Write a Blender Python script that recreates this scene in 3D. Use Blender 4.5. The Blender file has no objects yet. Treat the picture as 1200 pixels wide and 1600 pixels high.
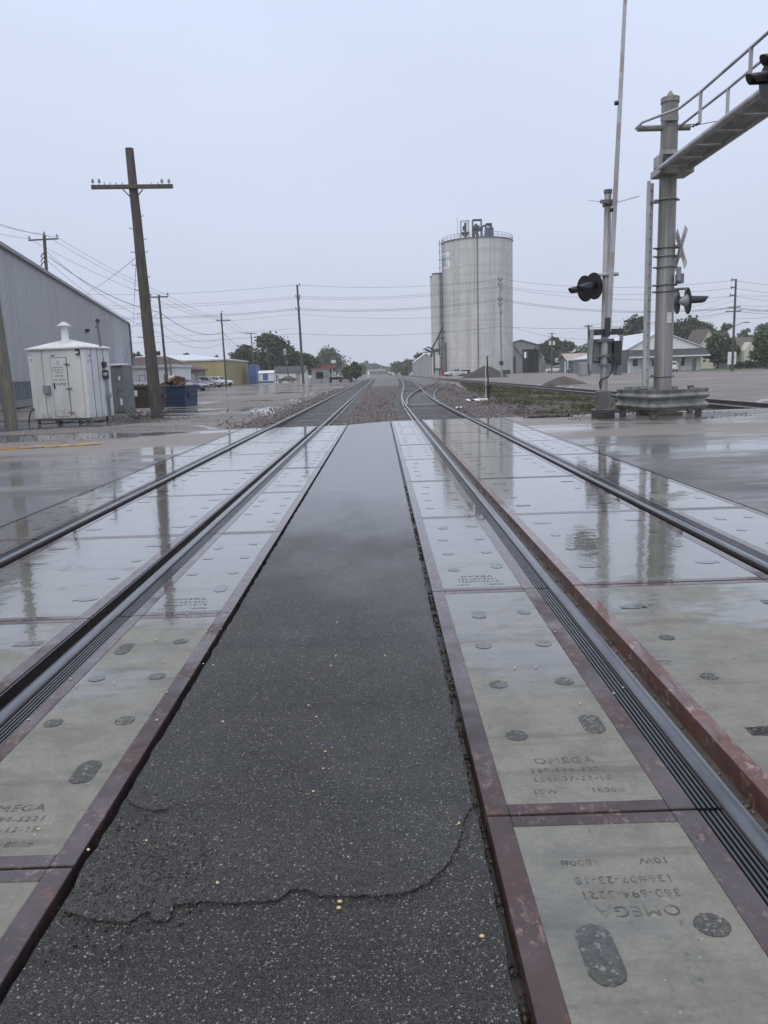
import bpy, math, random
import numpy as np
from mathutils import Vector, Matrix
R_ = math.radians
scene = bpy.context.scene
COL = scene.collection
rng = random.Random(7)

# ------------------------------------------------------------------ camera
F, CX, CY, H = 1202.0, 600.0, 800.0, 1.4
ROLL, PITCH = 0.033, math.atan(217.3/1202.0)
cp, sp, cr, sr = math.cos(PITCH), math.sin(PITCH), math.cos(ROLL), math.sin(ROLL)
FWD = Vector((0, cp, -sp)); RT0 = Vector((1, 0, 0)); UP0 = Vector((0, sp, cp))
RT = cr*RT0 - sr*UP0; UP = sr*RT0 + cr*UP0
cam = bpy.data.objects.new('camera', bpy.data.cameras.new('camera'))
COL.objects.link(cam)
cam.matrix_world = Matrix(((RT.x, UP.x, -FWD.x, 0), (RT.y, UP.y, -FWD.y, 0), (RT.z, UP.z, -FWD.z, H), (0, 0, 0, 1)))
cam.data.sensor_fit = 'VERTICAL'; cam.data.sensor_height = 36; cam.data.sensor_width = 27
cam.data.lens = 36*F/1600
cam.data.clip_start = 0.05; cam.data.clip_end = 6000
scene.camera = cam

def ray(px, py): return FWD*F + RT*(px-CX) + UP*(CY-py)
def G(px, py, z=0.0):
    a = ray(px, py); t = (z-H)/a.z
    return Vector((a.x*t, a.y*t, z))
def AT(px, py, Y):
    a = ray(px, py); t = Y/a.y
    return Vector((a.x*t, Y, H+a.z*t))

# ------------------------------------------------------------------ sky, sun, exposure
SUN_EL, SUN_ROT = R_(58), R_(215)
w = bpy.data.worlds.new('World'); scene.world = w; w.use_nodes = True
nt = w.node_tree; nt.nodes.clear()
def wn(t, **k):
    n = nt.nodes.new(t)
    for a, b in k.items(): setattr(n, a, b)
    return n
sky = wn('ShaderNodeTexSky', sky_type='NISHITA', sun_disc=False)
sky.sun_elevation = SUN_EL; sky.sun_rotation = SUN_ROT; sky.dust_density = 4; sky.air_density = 1.5
hs = wn('ShaderNodeHueSaturation'); hs.inputs['Saturation'].default_value = 0.35
nt.links.new(sky.outputs[0], hs.inputs['Color'])
tc = wn('ShaderNodeTexCoord'); sx = wn('ShaderNodeSeparateXYZ'); nt.links.new(tc.outputs['Generated'], sx.inputs[0])
rp = wn('ShaderNodeValToRGB'); nt.links.new(sx.outputs['Z'], rp.inputs[0])
e = rp.color_ramp.elements
e[0].position = 0.0; e[0].color = (5.05, 5.5, 6.55, 1)
e[1].position = 0.75; e[1].color = (7.0, 8.1, 10.3, 1)
m1 = rp.color_ramp.elements.new(0.12); m1.color = (5.55, 6.15, 7.55, 1)
m2 = rp.color_ramp.elements.new(0.40); m2.color = (6.45, 7.3, 9.2, 1)
nz = wn('ShaderNodeTexNoise'); nz.inputs['Scale'].default_value = 1.5; nz.inputs['Detail'].default_value = 5
mp = wn('ShaderNodeMapping'); mp.inputs['Scale'].default_value = (1, 1, 3.0)
nt.links.new(tc.outputs['Generated'], mp.inputs[0]); nt.links.new(mp.outputs[0], nz.inputs['Vector'])
mr = wn('ShaderNodeMapRange'); mr.inputs['From Min'].default_value = .3; mr.inputs['From Max'].default_value = .7
mr.inputs['To Min'].default_value = .94; mr.inputs['To Max'].default_value = 1.05
nt.links.new(nz.outputs['Fac'], mr.inputs['Value'])
mu = wn('ShaderNodeVectorMath', operation='SCALE'); nt.links.new(rp.outputs[0], mu.inputs[0]); nt.links.new(mr.outputs[0], mu.inputs['Scale'])
mx = wn('ShaderNodeMix', data_type='RGBA'); mx.inputs[0].default_value = 0.9
nt.links.new(hs.outputs[0], mx.inputs['A']); nt.links.new(mu.outputs[0], mx.inputs['B'])
bg = wn('ShaderNodeBackground'); bg.inputs['Strength'].default_value = 0.114
nt.links.new(mx.outputs['Result'], bg.inputs['Color'])
wo = wn('ShaderNodeOutputWorld'); nt.links.new(bg.outputs[0], wo.inputs['Surface'])

sl = bpy.data.lights.new('sun', 'SUN'); sl.energy = 1.5; sl.angle = R_(60); sl.color = (1, .90, .74)
so = bpy.data.objects.new('sun', sl); COL.objects.link(so)
so.rotation_euler = (R_(90)-SUN_EL, 0, R_(180)-SUN_ROT); so.location = (0, -10, 40)
scene.view_settings.view_transform = 'Standard'; scene.view_settings.look = 'None'
scene.view_settings.exposure = 0; scene.view_settings.gamma = 1
scene.cycles.max_bounces = 6; scene.cycles.volume_bounces = 2; scene.cycles.diffuse_bounces = 3
scene.cycles.caustics_reflective = False; scene.cycles.caustics_refractive = False

# ------------------------------------------------------------------ mesh helpers
class MB:
    def __init__(s): s.v = []; s.f = []; s.mi = []
    def add(s, vs, fs, mi=0):
        o = len(s.v); s.v += [tuple(v) for v in vs]
        for f in fs: s.f.append(tuple(i+o for i in f)); s.mi.append(mi)
        return s
    def box(s, c, d, rz=0, rot=None, mi=0, taper=None):
        hx, hy, hz = d[0]/2, d[1]/2, d[2]/2; vs = []
        M = rot if rot is not None else Matrix.Rotation(rz, 3, 'Z')
        for z in (-1, 1):
            k = taper if (taper and z > 0) else (1, 1)
            for x, y in ((-1, -1), (1, -1), (1, 1), (-1, 1)):
                vs.append(Vector(c) + M @ Vector((x*hx*k[0], y*hy*k[1], z*hz)))
        return s.add(vs, [(3, 2, 1, 0), (4, 5, 6, 7), (0, 1, 5, 4), (1, 2, 6, 5), (2, 3, 7, 6), (3, 0, 4, 7)], mi)
    def bx(s, x0, x1, y0, y1, z0, z1, mi=0):
        return s.box(((x0+x1)/2, (y0+y1)/2, (z0+z1)/2), (abs(x1-x0), abs(y1-y0), abs(z1-z0)), mi=mi)
    def beam(s, p0, p1, w, h, mi=0, upv=(0, 0, 1)):
        p0, p1 = Vector(p0), Vector(p1); d = (p1-p0); L = d.length; d = d/L
        a = d.cross(Vector(upv))
        if a.length < 1e-4: a = d.cross(Vector((0, 1, 0)))
        a.normalize(); b = a.cross(d)
        M = Matrix((a, d, b)).transposed()
        return s.box((p0+p1)/2, (w, L, h), rot=M, mi=mi)
    def tube(s, path, r, n=8, cap=True, mi=0):
        path = [Vector(p) for p in path]; N = len(path)
        rs = r if isinstance(r, (list, tuple)) else [r]*N
        vs, fs = [], []; ref = None
        for i, p in enumerate(path):
            d = (path[min(i+1, N-1)] - path[max(i-1, 0)])
            if d.length < 1e-9: d = Vector((0, 0, 1))
            d.normalize()
            if ref is None:
                ref = Vector((1, 0, 0)) if abs(d.x) < .9 else Vector((0, 1, 0))
            a = ref - d*ref.dot(d); a.normalize(); ref = a; b = d.cross(a)
            for k in range(n):
                t = 2*math.pi*k/n
                vs.append(p + (a*math.cos(t)+b*math.sin(t))*rs[i])
        for i in range(N-1):
            for k in range(n):
                k2 = (k+1) % n
                fs.append((i*n+k, i*n+k2, (i+1)*n+k2, (i+1)*n+k))
        if cap:
            fs.append(tuple(range(n-1, -1, -1))); fs.append(tuple((N-1)*n+k for k in range(n)))
        return s.add(vs, fs, mi)
    def cyl(s, p0, p1, r0, r1=None, n=16, mi=0):
        return s.tube([p0, p1], [r0, r0 if r1 is None else r1], n, True, mi)
    def lathe(s, prof, origin=(0, 0, 0), axis=(0, 0, 1), n=20, mi=0):
        ax = Vector(axis).normalized(); o = Vector(origin)
        q = Vector((0, 0, 1)).rotation_difference(ax)
        vs, fs = [], []
        for r, z in prof:
            for k in range(n):
                t = 2*math.pi*k/n
                vs.append(o + q @ Vector((r*math.cos(t), r*math.sin(t), z)))
        for i in range(len(prof)-1):
            for k in range(n):
                k2 = (k+1) % n
                fs.append((i*n+k, i*n+k2, (i+1)*n+k2, (i+1)*n+k))
        fs.append(tuple(range(n-1, -1, -1))); fs.append(tuple((len(prof)-1)*n+k for k in range(n)))
        return s.add(vs, fs, mi)
    def prism(s, poly, fn, a, b, mi=0):
        """poly: 2-D outline (ccw); fn(u,v,t) -> point; extruded from t=a to t=b"""
        n = len(poly)
        vs = [fn(u, v, a) for u, v in poly] + [fn(u, v, b) for u, v in poly]
        fs = [tuple(range(n-1, -1, -1)), tuple(range(n, 2*n))] + [(i, (i+1) % n, n+(i+1) % n, n+i) for i in range(n)]
        return s.add(vs, fs, mi)
    def quad(s, a, b, c, d, mi=0): return s.add([a, b, c, d], [(0, 1, 2, 3)], mi)
    def build(s, name, mats, parent=None, smooth=False, bevel=0, local=False, fix=True):
        """vertices are world coordinates unless local (then relative to the thing's own origin)"""
        me = bpy.data.meshes.new(name)
        off = Vector((0, 0, 0))
        if parent is not None and not local:
            r = parent
            while r.parent: r = r.parent
            off = Vector(r.location)
        org = Vector((0, 0, 0))
        if parent is None and not local:
            a = np.array(s.v); lo, hi = a.min(0), a.max(0)
            org = Vector(((lo[0]+hi[0])/2, (lo[1]+hi[1])/2, lo[2])); off = org
        me.from_pydata([(v[0]-off.x, v[1]-off.y, v[2]-off.z) for v in s.v], [], s.f)
        if not isinstance(mats, (list, tuple)): mats = [mats]
        for m in mats: me.materials.append(m)
        if len(mats) > 1: me.polygons.foreach_set('material_index', s.mi)
        if fix:
            import bmesh
            bm = bmesh.new(); bm.from_mesh(me); bmesh.ops.recalc_face_normals(bm, faces=bm.faces); bm.to_mesh(me); bm.free()
        if smooth:
            me.polygons.foreach_set('use_smooth', [True]*len(me.polygons))
            me.set_sharp_from_angle(angle=R_(42))
        me.update()
        o = bpy.data.objects.new(name, me); COL.objects.link(o)
        if parent is not None: o.parent = parent
        else: o.location = org
        if bevel:
            b = o.modifiers.new('bevel', 'BEVEL'); b.width = bevel; b.segments = 2; b.limit_method = 'ANGLE'; b.angle_limit = R_(40)
        return o

def thing(name, label, cat, loc=(0, 0, 0), rz=0, group=None):
    o = bpy.data.objects.new(name, None); COL.objects.link(o); o.empty_display_size = .2
    o.location = loc; o.rotation_euler = (0, 0, rz); o['label'] = label; o['category'] = cat
    if group: o['group'] = group
    return o
def tag(o, label, cat, group=None):
    o['label'] = label; o['category'] = cat
    if group: o['group'] = group
    return o
def kind(o, k): o['kind'] = k; return o
def dup(root, loc, rz=0, label=None, group=None):
    def cpy(o, par):
        c = o.copy(); COL.objects.link(c)
        if par is not None: c.parent = par
        for ch in o.children: cpy(ch, c)
        return c
    r = cpy(root, None); r.location = loc; r.rotation_euler = (0, 0, rz)
    if label: r['label'] = label
    if group: r['group'] = group
    return r

def text_obj(name, s, size, mat, parent, fn, extrude=0.002, align='CENTER', spacing=1.0, bend=None):
    """fn maps flat (x, y, z) of the lettering to a point local to the thing"""
    cu = bpy.data.curves.new('t', 'FONT'); cu.body = s; cu.size = size; cu.align_x = align; cu.extrude = extrude
    cu.space_character = spacing; cu.resolution_u = 3
    ob = bpy.data.objects.new('t', cu); COL.objects.link(ob)
    dg = bpy.context.evaluated_depsgraph_get(); dg.update()
    me = bpy.data.meshes.new_from_object(ob.evaluated_get(dg))
    bpy.data.objects.remove(ob); bpy.data.curves.remove(cu)
    for v in me.vertices: v.co = Vector(fn(v.co.x, v.co.y, v.co.z))
    me.materials.clear(); me.materials.append(mat)
    o = bpy.data.objects.new(name, me); COL.objects.link(o); o.parent = parent
    return o

# ------------------------------------------------------------------ material helpers
class N:
    def __init__(s, name):
        s.m = bpy.data.materials.new(name); s.m.use_nodes = True; s.t = s.m.node_tree
        s.b = s.t.nodes['Principled BSDF']
    def n(s, t, **k):
        x = s.t.nodes.new(t)
        for a, b in k.items(): setattr(x, a, b)
        return x
    def l(s, a, b): s.t.links.new(a, b)
    def pos(s, scale=(1, 1, 1), obj=False, rnd=False):
        if obj:
            c = s.n('ShaderNodeTexCoord').outputs['Object']
            if rnd:
                oi = s.n('ShaderNodeObjectInfo'); ad = s.n('ShaderNodeVectorMath', operation='MULTIPLY_ADD')
                s.l(oi.outputs['Random'], ad.inputs[0]); ad.inputs[1].default_value = (37, 53, 71); s.l(c, ad.inputs[2]); c = ad.outputs[0]
        else: c = s.n('ShaderNodeNewGeometry').outputs['Position']
        mp = s.n('ShaderNodeMapping'); mp.inputs['Scale'].default_value = scale
        s.l(c, mp.inputs[0]); return mp.outputs[0]
    def noise(s, vec, scale, detail=4, rough=.55, dist=0):
        x = s.n('ShaderNodeTexNoise'); x.inputs['Scale'].default_value = scale; x.inputs['Detail'].default_value = detail
        x.inputs['Roughness'].default_value = rough; x.inputs['Distortion'].default_value = dist
        s.l(vec, x.inputs['Vector']); return x.outputs['Fac']
    def voro(s, vec, scale, out='Distance'):
        x = s.n('ShaderNodeTexVoronoi'); x.inputs['Scale'].default_value = scale; s.l(vec, x.inputs['Vector']); return x.outputs[out]
    def rng(s, v, a, b, c=0, d=1, smooth=True):
        x = s.n('ShaderNodeMapRange'); x.interpolation_type = 'SMOOTHSTEP' if smooth else 'LINEAR'
        for k, q in zip(('From Min', 'From Max', 'To Min', 'To Max'), (a, b, c, d)): x.inputs[k].default_value = q
        s.l(v, x.inputs['Value']); return x.outputs[0]
    def math(s, op, a, b=None):
        x = s.n('ShaderNodeMath', operation=op)
        for i, q in enumerate((a, b)):
            if q is None: continue
            if isinstance(q, (int, float)): x.inputs[i].default_value = q
            else: s.l(q, x.inputs[i])
        return x.outputs[0]
    def mix(s, f, a, b):
        x = s.n('ShaderNodeMix', data_type='RGBA')
        for k, q in ((0, f), ('A', a), ('B', b)):
            if isinstance(q, (int, float)): x.inputs[k].default_value = q
            elif isinstance(q, tuple): x.inputs[k].default_value = (*q, 1)
            else: s.l(q, x.inputs[k])
        return x.outputs['Result']
    def bump(s, h, strength=.3, dist=.01, normal=None):
        x = s.n('ShaderNodeBump'); x.inputs['Strength'].default_value = strength; x.inputs['Distance'].default_value = dist
        s.l(h, x.inputs['Height'])
        if normal is not None: s.l(normal, x.inputs['Normal'])
        return x.outputs[0]
    def set(s, **k):
        for a, q in k.items():
            i = s.b.inputs[a.replace('_', ' ')]
            if isinstance(q, (int, float)): i.default_value = q
            elif isinstance(q, tuple): i.default_value = (*q, 1) if len(q) == 3 else q
            else: s.l(q, i)
        return s.m
    def sep(s, vec):
        x = s.n('ShaderNodeSeparateXYZ'); s.l(vec, x.inputs[0]); return x.outputs

def mat(name, col, rough=.6, metal=0, col2=None, scale=3, stretch=(1, 1, 1), lo=.4, hi=.65, bump=0, bscale=None, coat=0, crough=.1, obj=True, fine=.12, spec=.5):
    """plain surface with two scales of wear"""
    t = N(name); v = t.pos(stretch, obj, rnd=obj)
    c2 = col2 if col2 else tuple(c*.72 for c in col)
    f = t.rng(t.noise(v, scale, 6, .6), lo, hi)
    c = t.mix(f, col, c2)
    f2 = t.rng(t.noise(v, scale*9, 3, .6), .3, .7, 1-fine, 1+fine, False)
    vm = t.n('ShaderNodeVectorMath', operation='SCALE'); t.l(c, vm.inputs[0]); t.l(f2, vm.inputs['Scale'])
    r = t.rng(t.noise(v, scale*2.3, 3), .3, .7, max(rough-.1, .03), min(rough+.1, 1), False)
    t.set(Base_Color=vm.outputs[0], Roughness=r, Metallic=metal, Coat_Weight=coat, Coat_Roughness=crough, Specular_IOR_Level=spec)
    if bump: t.set(Normal=t.bump(t.noise(v, bscale or scale*6, 4), .5, bump))
    return t.m
def flat(name, col, rough=.5, metal=0, emit=None, es=0, **k):
    t = N(name); t.set(Base_Color=col, Roughness=rough, Metallic=metal, **k)
    if emit: t.set(Emission_Color=emit, Emission_Strength=es)
    return t.m

def hut_paint():
    t = N('hut_paint'); v = t.pos((1, 1, .5), True)
    c = t.mix(t.rng(t.noise(v, 1.2, 6, .65), .38, .68), (.76, .765, .76), (.66, .66, .64))
    run = t.math('MULTIPLY', t.rng(t.noise(t.pos((1, 1, .06), True), 7, 6, .7), .60, .74), t.rng(t.noise(t.pos((1, 1, 1), True), 1.3, 4, .7), .46, .62))
    c = t.mix(t.math('MULTIPLY', run, .65), c, (.22, .15, .10))
    g = t.rng(t.sep(t.pos((1, 1, 1), True))[2], .12, .55, .55, 0)
    c = t.mix(t.math('MULTIPLY', g, t.rng(t.noise(v, 5, 6, .75), .42, .62)), c, (.20, .165, .13))
    t.set(Base_Color=c, Roughness=.45, Coat_Weight=.1); return t.m
# wet concrete panels (world-space so neighbours differ)
def concrete_wet(name='wet_concrete', dk=1.0):
    t = N(name); v = t.pos()
    big = t.noise(v, .9, 5, .6); med = t.noise(v, 5, 6, .65); fine = t.noise(v, 60, 3, .6)
    c = t.mix(t.rng(med, .38, .68), (.205, .194, .158), (.148, .140, .115))
    c = t.mix(t.rng(t.noise(t.pos((1, .35, 1)), 2.2, 6, .7), .55, .72), c, (.225, .20, .16))
    pit = t.rng(t.voro(t.pos((1, 1, 1)), 26), .02, .16, 1, 0)
    pm = t.math('MULTIPLY', pit, t.rng(t.noise(v, 9, 2), .44, .54))
    c = t.mix(t.math('MULTIPLY', pm, .8), c, (.085, .085, .08))
    if dk < 1:
        pv5 = t.n('ShaderNodeTexVoronoi'); pv5.inputs['Scale'].default_value = 110; t.l(v, pv5.inputs['Vector']); pc5 = t.sep(pv5.outputs['Color'])
        c = t.mix(t.rng(pc5[0], 0, 1, 0, .8, False), c, (.06, .058, .052)); c = t.mix(t.rng(pc5[1], .8, .9), c, (.42, .40, .36))
    trk = t.math('MULTIPLY', t.rng(t.noise(t.pos((.22, 2.6, 1)), 2.4, 5, .7), .52, .66), .55)
    c = t.mix(trk, c, (.095, .090, .080))
    blot = t.math('MULTIPLY', t.rng(t.noise(v, 17, 4, .7), .60, .68), t.rng(t.noise(v, 3.1, 3), .46, .6))
    c = t.mix(t.math('MULTIPLY', blot, .7), c, (.075, .072, .064))
    chip = t.math('MULTIPLY', t.rng(t.noise(v, 55, 3, .7), .66, .70), t.rng(t.noise(v, 2.3, 3), .50, .62))
    c = t.mix(chip, c, (.42, .42, .40))
    f = t.rng(fine, .3, .7, .88*dk, 1.1*dk, False)
    vm = t.n('ShaderNodeVectorMath', operation='SCALE'); t.l(c, vm.inputs[0]); t.l(f, vm.inputs['Scale'])
    P = t.sep(v)
    far = t.rng(P[1], 2.6, 6.0)
    wet = t.rng(t.math('ADD', t.noise(t.pos((.55, 1, 1)), .8, 5, .6), t.math('ADD', t.math('MULTIPLY', far, .24), t.math('MULTIPLY', t.math('SUBTRACT', t.noise(t.pos((1, 2.2, 1)), 7, 5, .7), .5), .32))), .50, .64)
    crr = t.rng(t.noise(t.pos((.5, 3, 1)), 5, 5, .75), .50, .70, .008, .07)
    hb = t.bump(t.noise(v, 60, 3, .6), .30, .0008)
    rip = t.bump(t.noise(t.pos((1, 1.2, 1)), 4.5, 3, .6), .5, .0040)
    vd_ = t.n('ShaderNodeVectorMath', operation='SCALE'); t.l(vm.outputs[0], vd_.inputs[0]); t.l(t.rng(wet, 0, 1, 1, .66, False), vd_.inputs['Scale'])
    t.set(Base_Color=vd_.outputs[0], Roughness=t.rng(wet, 0, 1, .55, .12, False), Normal=hb,
          Coat_Weight=t.rng(wet, 0, 1, .10, 1.0, False), Coat_Roughness=t.math('MAXIMUM', t.rng(wet, 0, 1, .30, .01, False), crr), Coat_IOR=1.4, Coat_Normal=rip)
    return t.m
def steel_rust(name='rusty_steel', base=(.062, .031, .028), worn=(.24, .15, .13)):
    t = N(name); v = t.pos()
    a = t.rng(t.noise(v, 5, 6, .7), .44, .60)
    b = t.rng(t.noise(t.pos((1, .6, 1)), 34, 6, .8), .50, .62)
    c = t.mix(t.rng(t.noise(v, 2, 3), .35, .65), base, (base[0]*.62, base[1]*.8, base[2]*.95))
    c = t.mix(t.math('MULTIPLY', t.math('MULTIPLY', a, b), .8), c, worn)
    c = t.mix(t.math('MULTIPLY', t.rng(t.noise(v, 9, 6, .75), .56, .68), .7), c, (.15, .062, .032))
    c = t.mix(t.math('MULTIPLY', t.rng(t.noise(t.pos((.5, 1, 1)), 22, 4, .7), .60, .66), .6), c, (.028, .020, .019))
    far = t.rng(t.sep(v)[1], 2.6, 6.0)
    wet = t.rng(t.math('ADD', t.noise(v, 1.7, 3), t.math('MULTIPLY', far, .25)), .45, .62)
    t.set(Base_Color=c, Roughness=t.rng(t.noise(v, 11, 4), .3, .7, .38, .7, False), Coat_Weight=t.rng(wet, 0, 1, .2, 1, False),
          Coat_Roughness=t.rng(wet, 0, 1, .3, .03, False), Coat_IOR=1.4, Normal=t.bump(t.noise(v, 70, 4, .7), .4, .0015))
    return t.m
def asphalt(name, chips, base=.022, wetlo=.0, chipscale=135, coatmax=1.0, dark=1.0):
    t = N(name); v = t.pos()
    dn = t.n('ShaderNodeTexNoise'); dn.inputs['Scale'].default_value = 170; dn.inputs['Detail'].default_value = 2; t.l(v, dn.inputs['Vector'])
    dv3 = t.n('ShaderNodeVectorMath', operation='MULTIPLY_ADD'); t.l(dn.outputs['Color'], dv3.inputs[0]); dv3.inputs[1].default_value = (.010, .010, .010); t.l(v, dv3.inputs[2]); vd = dv3.outputs[0]
    vo = t.n('ShaderNodeTexVoronoi'); vo.inputs['Scale'].default_value = chipscale; t.l(vd, vo.inputs['Vector'])
    cs = t.sep(vo.outputs['Color'])
    chip = t.math('MULTIPLY', t.rng(cs[0], .86-chips*.12, .9-chips*.12), t.math('LESS_THAN', vo.outputs['Distance'], t.rng(cs[1], 0, 1, .12, .46, False)))
    vo2 = t.n('ShaderNodeTexVoronoi'); vo2.inputs['Scale'].default_value = chipscale*2.3; t.l(vd, vo2.inputs['Vector'])
    cs2 = t.sep(vo2.outputs['Color'])
    chip2 = t.math('MULTIPLY', t.rng(cs2[1], .80, .84), t.rng(vo2.outputs['Distance'], .25, .45, 1, 0))
    c = t.mix(t.rng(t.noise(v, 1.3, 5, .65), .35, .68), (base, base, base*1.04), (base*1.7, base*1.65, base*1.65))
    c = t.mix(t.rng(cs2[0], .45, 1, 0, .8, False), c, (base*5.2, base*5.0, base*4.6))
    c = t.mix(t.rng(cs[1], .5, 1, 0, .6, False), c, (base*3.8, base*3.6, base*3.3))
    c = t.mix(t.rng(vo2.outputs['Distance'], .38, .62, 0, .75), c, (base*.35, base*.35, base*.35))
    c = t.mix(t.rng(t.noise(t.pos((.25, 2, 1)), 2.0, 5, .7), .5, .68, 0, .4), c, (base*.6, base*.6, base*.6))
    c = t.mix(t.math('MULTIPLY', chip2, .6), c, (.16, .155, .145))
    c = t.mix(t.math('MULTIPLY', chip, t.rng(cs[2], 0, 1, .45, 1, False)), c, (.33, .31, .275))
    P = t.sep(v)
    far = t.rng(P[1], 1.8, 12.0)
    wet = t.rng(t.math('ADD', t.math('MULTIPLY', t.noise(t.pos((.8, .5, 1)), .7, 5, .6), .45), t.math('MULTIPLY', far, .36)), .16, .54)
    hgt = t.math('ADD', t.noise(v, 110, 4, .75), t.math('MULTIPLY', vo.outputs['Distance'], -.5))
    bp = t.bump(hgt, .65, .005)
    cb = t.bump(t.math('ADD', t.noise(t.pos((1, 1, 1)), 55, 4, .75), t.math('MULTIPLY', vo.outputs['Distance'], -.35)), .5, .0014)
    t.set(Base_Color=c, Roughness=t.rng(wet, 0, 1, .72, .36, False), Normal=bp, Specular_IOR_Level=t.rng(wet, 0, 1, .22, .5, False), Coat_Weight=t.rng(wet, 0, 1, wetlo, coatmax, False),
          Coat_Roughness=t.rng(wet, 0, 1, .5, .27, False), Coat_IOR=1.42, Coat_Normal=cb)
    return t.m
def wet_lot_asphalt():
    t = N('wet_road'); v = t.pos()
    c = t.mix(t.rng(t.noise(v, .5, 5, .65), .35, .65), (.062, .060, .058), (.11, .103, .096))
    c = t.mix(t.rng(t.noise(t.pos((.5, 1.3, 1)), .6, 6, .7), .52, .66), c, (.185, .160, .142))
    P = t.sep(v); ax = t.math('ABSOLUTE', P[0])
    edge = t.math('ADD', P[1], t.math('MULTIPLY', t.noise(t.pos((.35, .6, 1)), .9, 6, .68), 9))
    gv = t.rng(edge, 17.5, 20.5)
    gv = t.math('MAXIMUM', gv, t.math('MULTIPLY', t.rng(P[0], 4.5, 8), t.rng(t.noise(v, .55, 6, .68), .45, .56)))
    c = t.mix(gv, c, (.20, .172, .150))
    c = t.mix(t.rng(t.noise(v, 70, 3, .7), .5, .75, 0, .6), c, (.2, .19, .18))
    wet = t.rng(t.math('SUBTRACT', t.noise(t.pos((.30, 1, 1)), .45, 6, .62, .3), t.math('MULTIPLY', gv, .05)), .42, .58)
    t.set(Base_Color=c, Roughness=t.rng(wet, 0, 1, .6, .35, False), Normal=t.bump(t.noise(v, 45, 4, .75), .6, .006),
          Coat_Weight=t.rng(wet, 0, 1, .12, 1, False), Coat_Roughness=t.rng(wet, 0, 1, .3, .04, False), Coat_IOR=1.38,
          Coat_Normal=t.bump(t.noise(t.pos((1, 1.4, 1)), 8, 3, .6), .5, .003))
    return t.m
def gravel():
    t = N('gravel_lot'); v = t.pos()
    vo = t.n('ShaderNodeTexVoronoi'); vo.inputs['Scale'].default_value = 22; t.l(v, vo.inputs['Vector']); cs = t.sep(vo.outputs['Color'])
    c = t.mix(t.rng(t.noise(v, .35, 6, .65), .35, .65), (.175, .150, .130), (.25, .22, .197))
    c = t.mix(t.rng(t.noise(t.pos((.10, .55, 1)), .55, 6, .68, .4), .50, .66), c, (.145, .120, .107))
    c = t.mix(t.rng(cs[0], 0, 1, 0, .5, False), c, (.10, .088, .08))
    c = t.mix(t.rng(cs[1], .8, 1, 0, .6), c, (.36, .33, .31))
    c = t.mix(t.rng(t.noise(t.pos((.012, .075, 1)), 1.0, 5, .65, .5), .44, .62, 0, .6), c, (.165, .138, .125))
    c = t.mix(t.rng(t.noise(t.pos((.02, .12, 1)), 1.0, 5, .65, .8), .56, .66, 0, .5), c, (.40, .365, .34))
    P = t.sep(v)
    # the lot beyond the far siding is drier
    side = t.rng(P[0], 6, 14, .045, -.04)
    wet = t.rng(t.math('ADD', t.noise(t.pos((.11, .36, 1)), .55, 6, .6, .5), side), .53, .60)
    t.set(Base_Color=t.mix(t.math('MULTIPLY', wet, .72), c, (.06, .054, .05)), Roughness=.75, Normal=t.bump(vo.outputs['Distance'], .8, .02),
          Coat_Weight=t.rng(wet, 0, 1, .02, 1, False), Coat_Roughness=t.rng(wet, 0, 1, .4, .05, False), Coat_IOR=1.36,
          Coat_Normal=t.bump(t.noise(v, 6, 2), .3, .003))
    return t.m
def stones():
    t = N('ballast_stone'); g = t.n('ShaderNodeNewGeometry'); r = g.outputs['Random Per Island']
    cr_ = t.n('ShaderNodeValToRGB'); t.l(r, cr_.inputs[0]); e = cr_.color_ramp.elements
    e[0].color = (.062, .050, .047, 1); e[1].color = (.20, .17, .16, 1)
    for p, q in ((.35, (.082, .064, .060, 1)), (.7, (.13, .105, .098, 1)), (.9, (.17, .12, .11, 1))):
        k = e.new(p); k.color = q
    t.set(Base_Color=cr_.outputs[0], Roughness=.55, Coat_Weight=.35, Coat_Roughness=.25)
    return t.m
def ballast_bed():
    t = N('ballast_bed'); v = t.pos()
    vo = t.n('ShaderNodeTexVoronoi'); vo.inputs['Scale'].default_value = 13; t.l(v, vo.inputs['Vector']); cs = t.sep(vo.outputs['Color'])
    c = t.mix(cs[0], (.055, .045, .042), (.15, .122, .115))
    c = t.mix(t.rng(t.noise(v, .6, 4), .4, .65, 0, .6), c, (.075, .062, .055))
    c = t.mix(t.rng(cs[1], .9, 1, 0, .8), c, (.25, .22, .21))
    t.set(Base_Color=c, Roughness=.7, Normal=t.bump(vo.outputs['Distance'], 1, .05), Coat_Weight=.2, Coat_Roughness=.3)
    return t.m
def leafmat(name, dark, light, hue=(.10, .11, .035)):
    t = N(name); g = t.n('ShaderNodeNewGeometry'); r = g.outputs['Random Per Island']
    v = t.pos((1, 1, 1), True)
    c = t.mix(r, dark, light)
    c = t.mix(t.rng(t.noise(v, .45, 3), .45, .65, 0, .45), c, hue)
    t.set(Base_Color=c, Roughness=.6, Subsurface_Weight=0.0, Specular_IOR_Level=.3)
    return t.m
def railmat():
    t = N('rail_steel'); g = t.n('ShaderNodeNewGeometry'); z = t.sep(g.outputs['Normal'])[2]
    v = t.pos((1, .15, 1))
    f = t.rng(z, .55, .8)
    rust = t.mix(t.rng(t.noise(v, 8, 5), .35, .65), (.045, .030, .026), (.025, .021, .021))
    st = t.mix(t.rng(t.noise(v, 14, 4), .4, .7), (.17, .17, .178), (.10, .097, .097))
    t.set(Base_Color=t.mix(f, rust, st), Metallic=f, Roughness=t.rng(f, 0, 1, .6, .24, False), Coat_Weight=.4, Coat_Roughness=.15)
    return t.m
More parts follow.
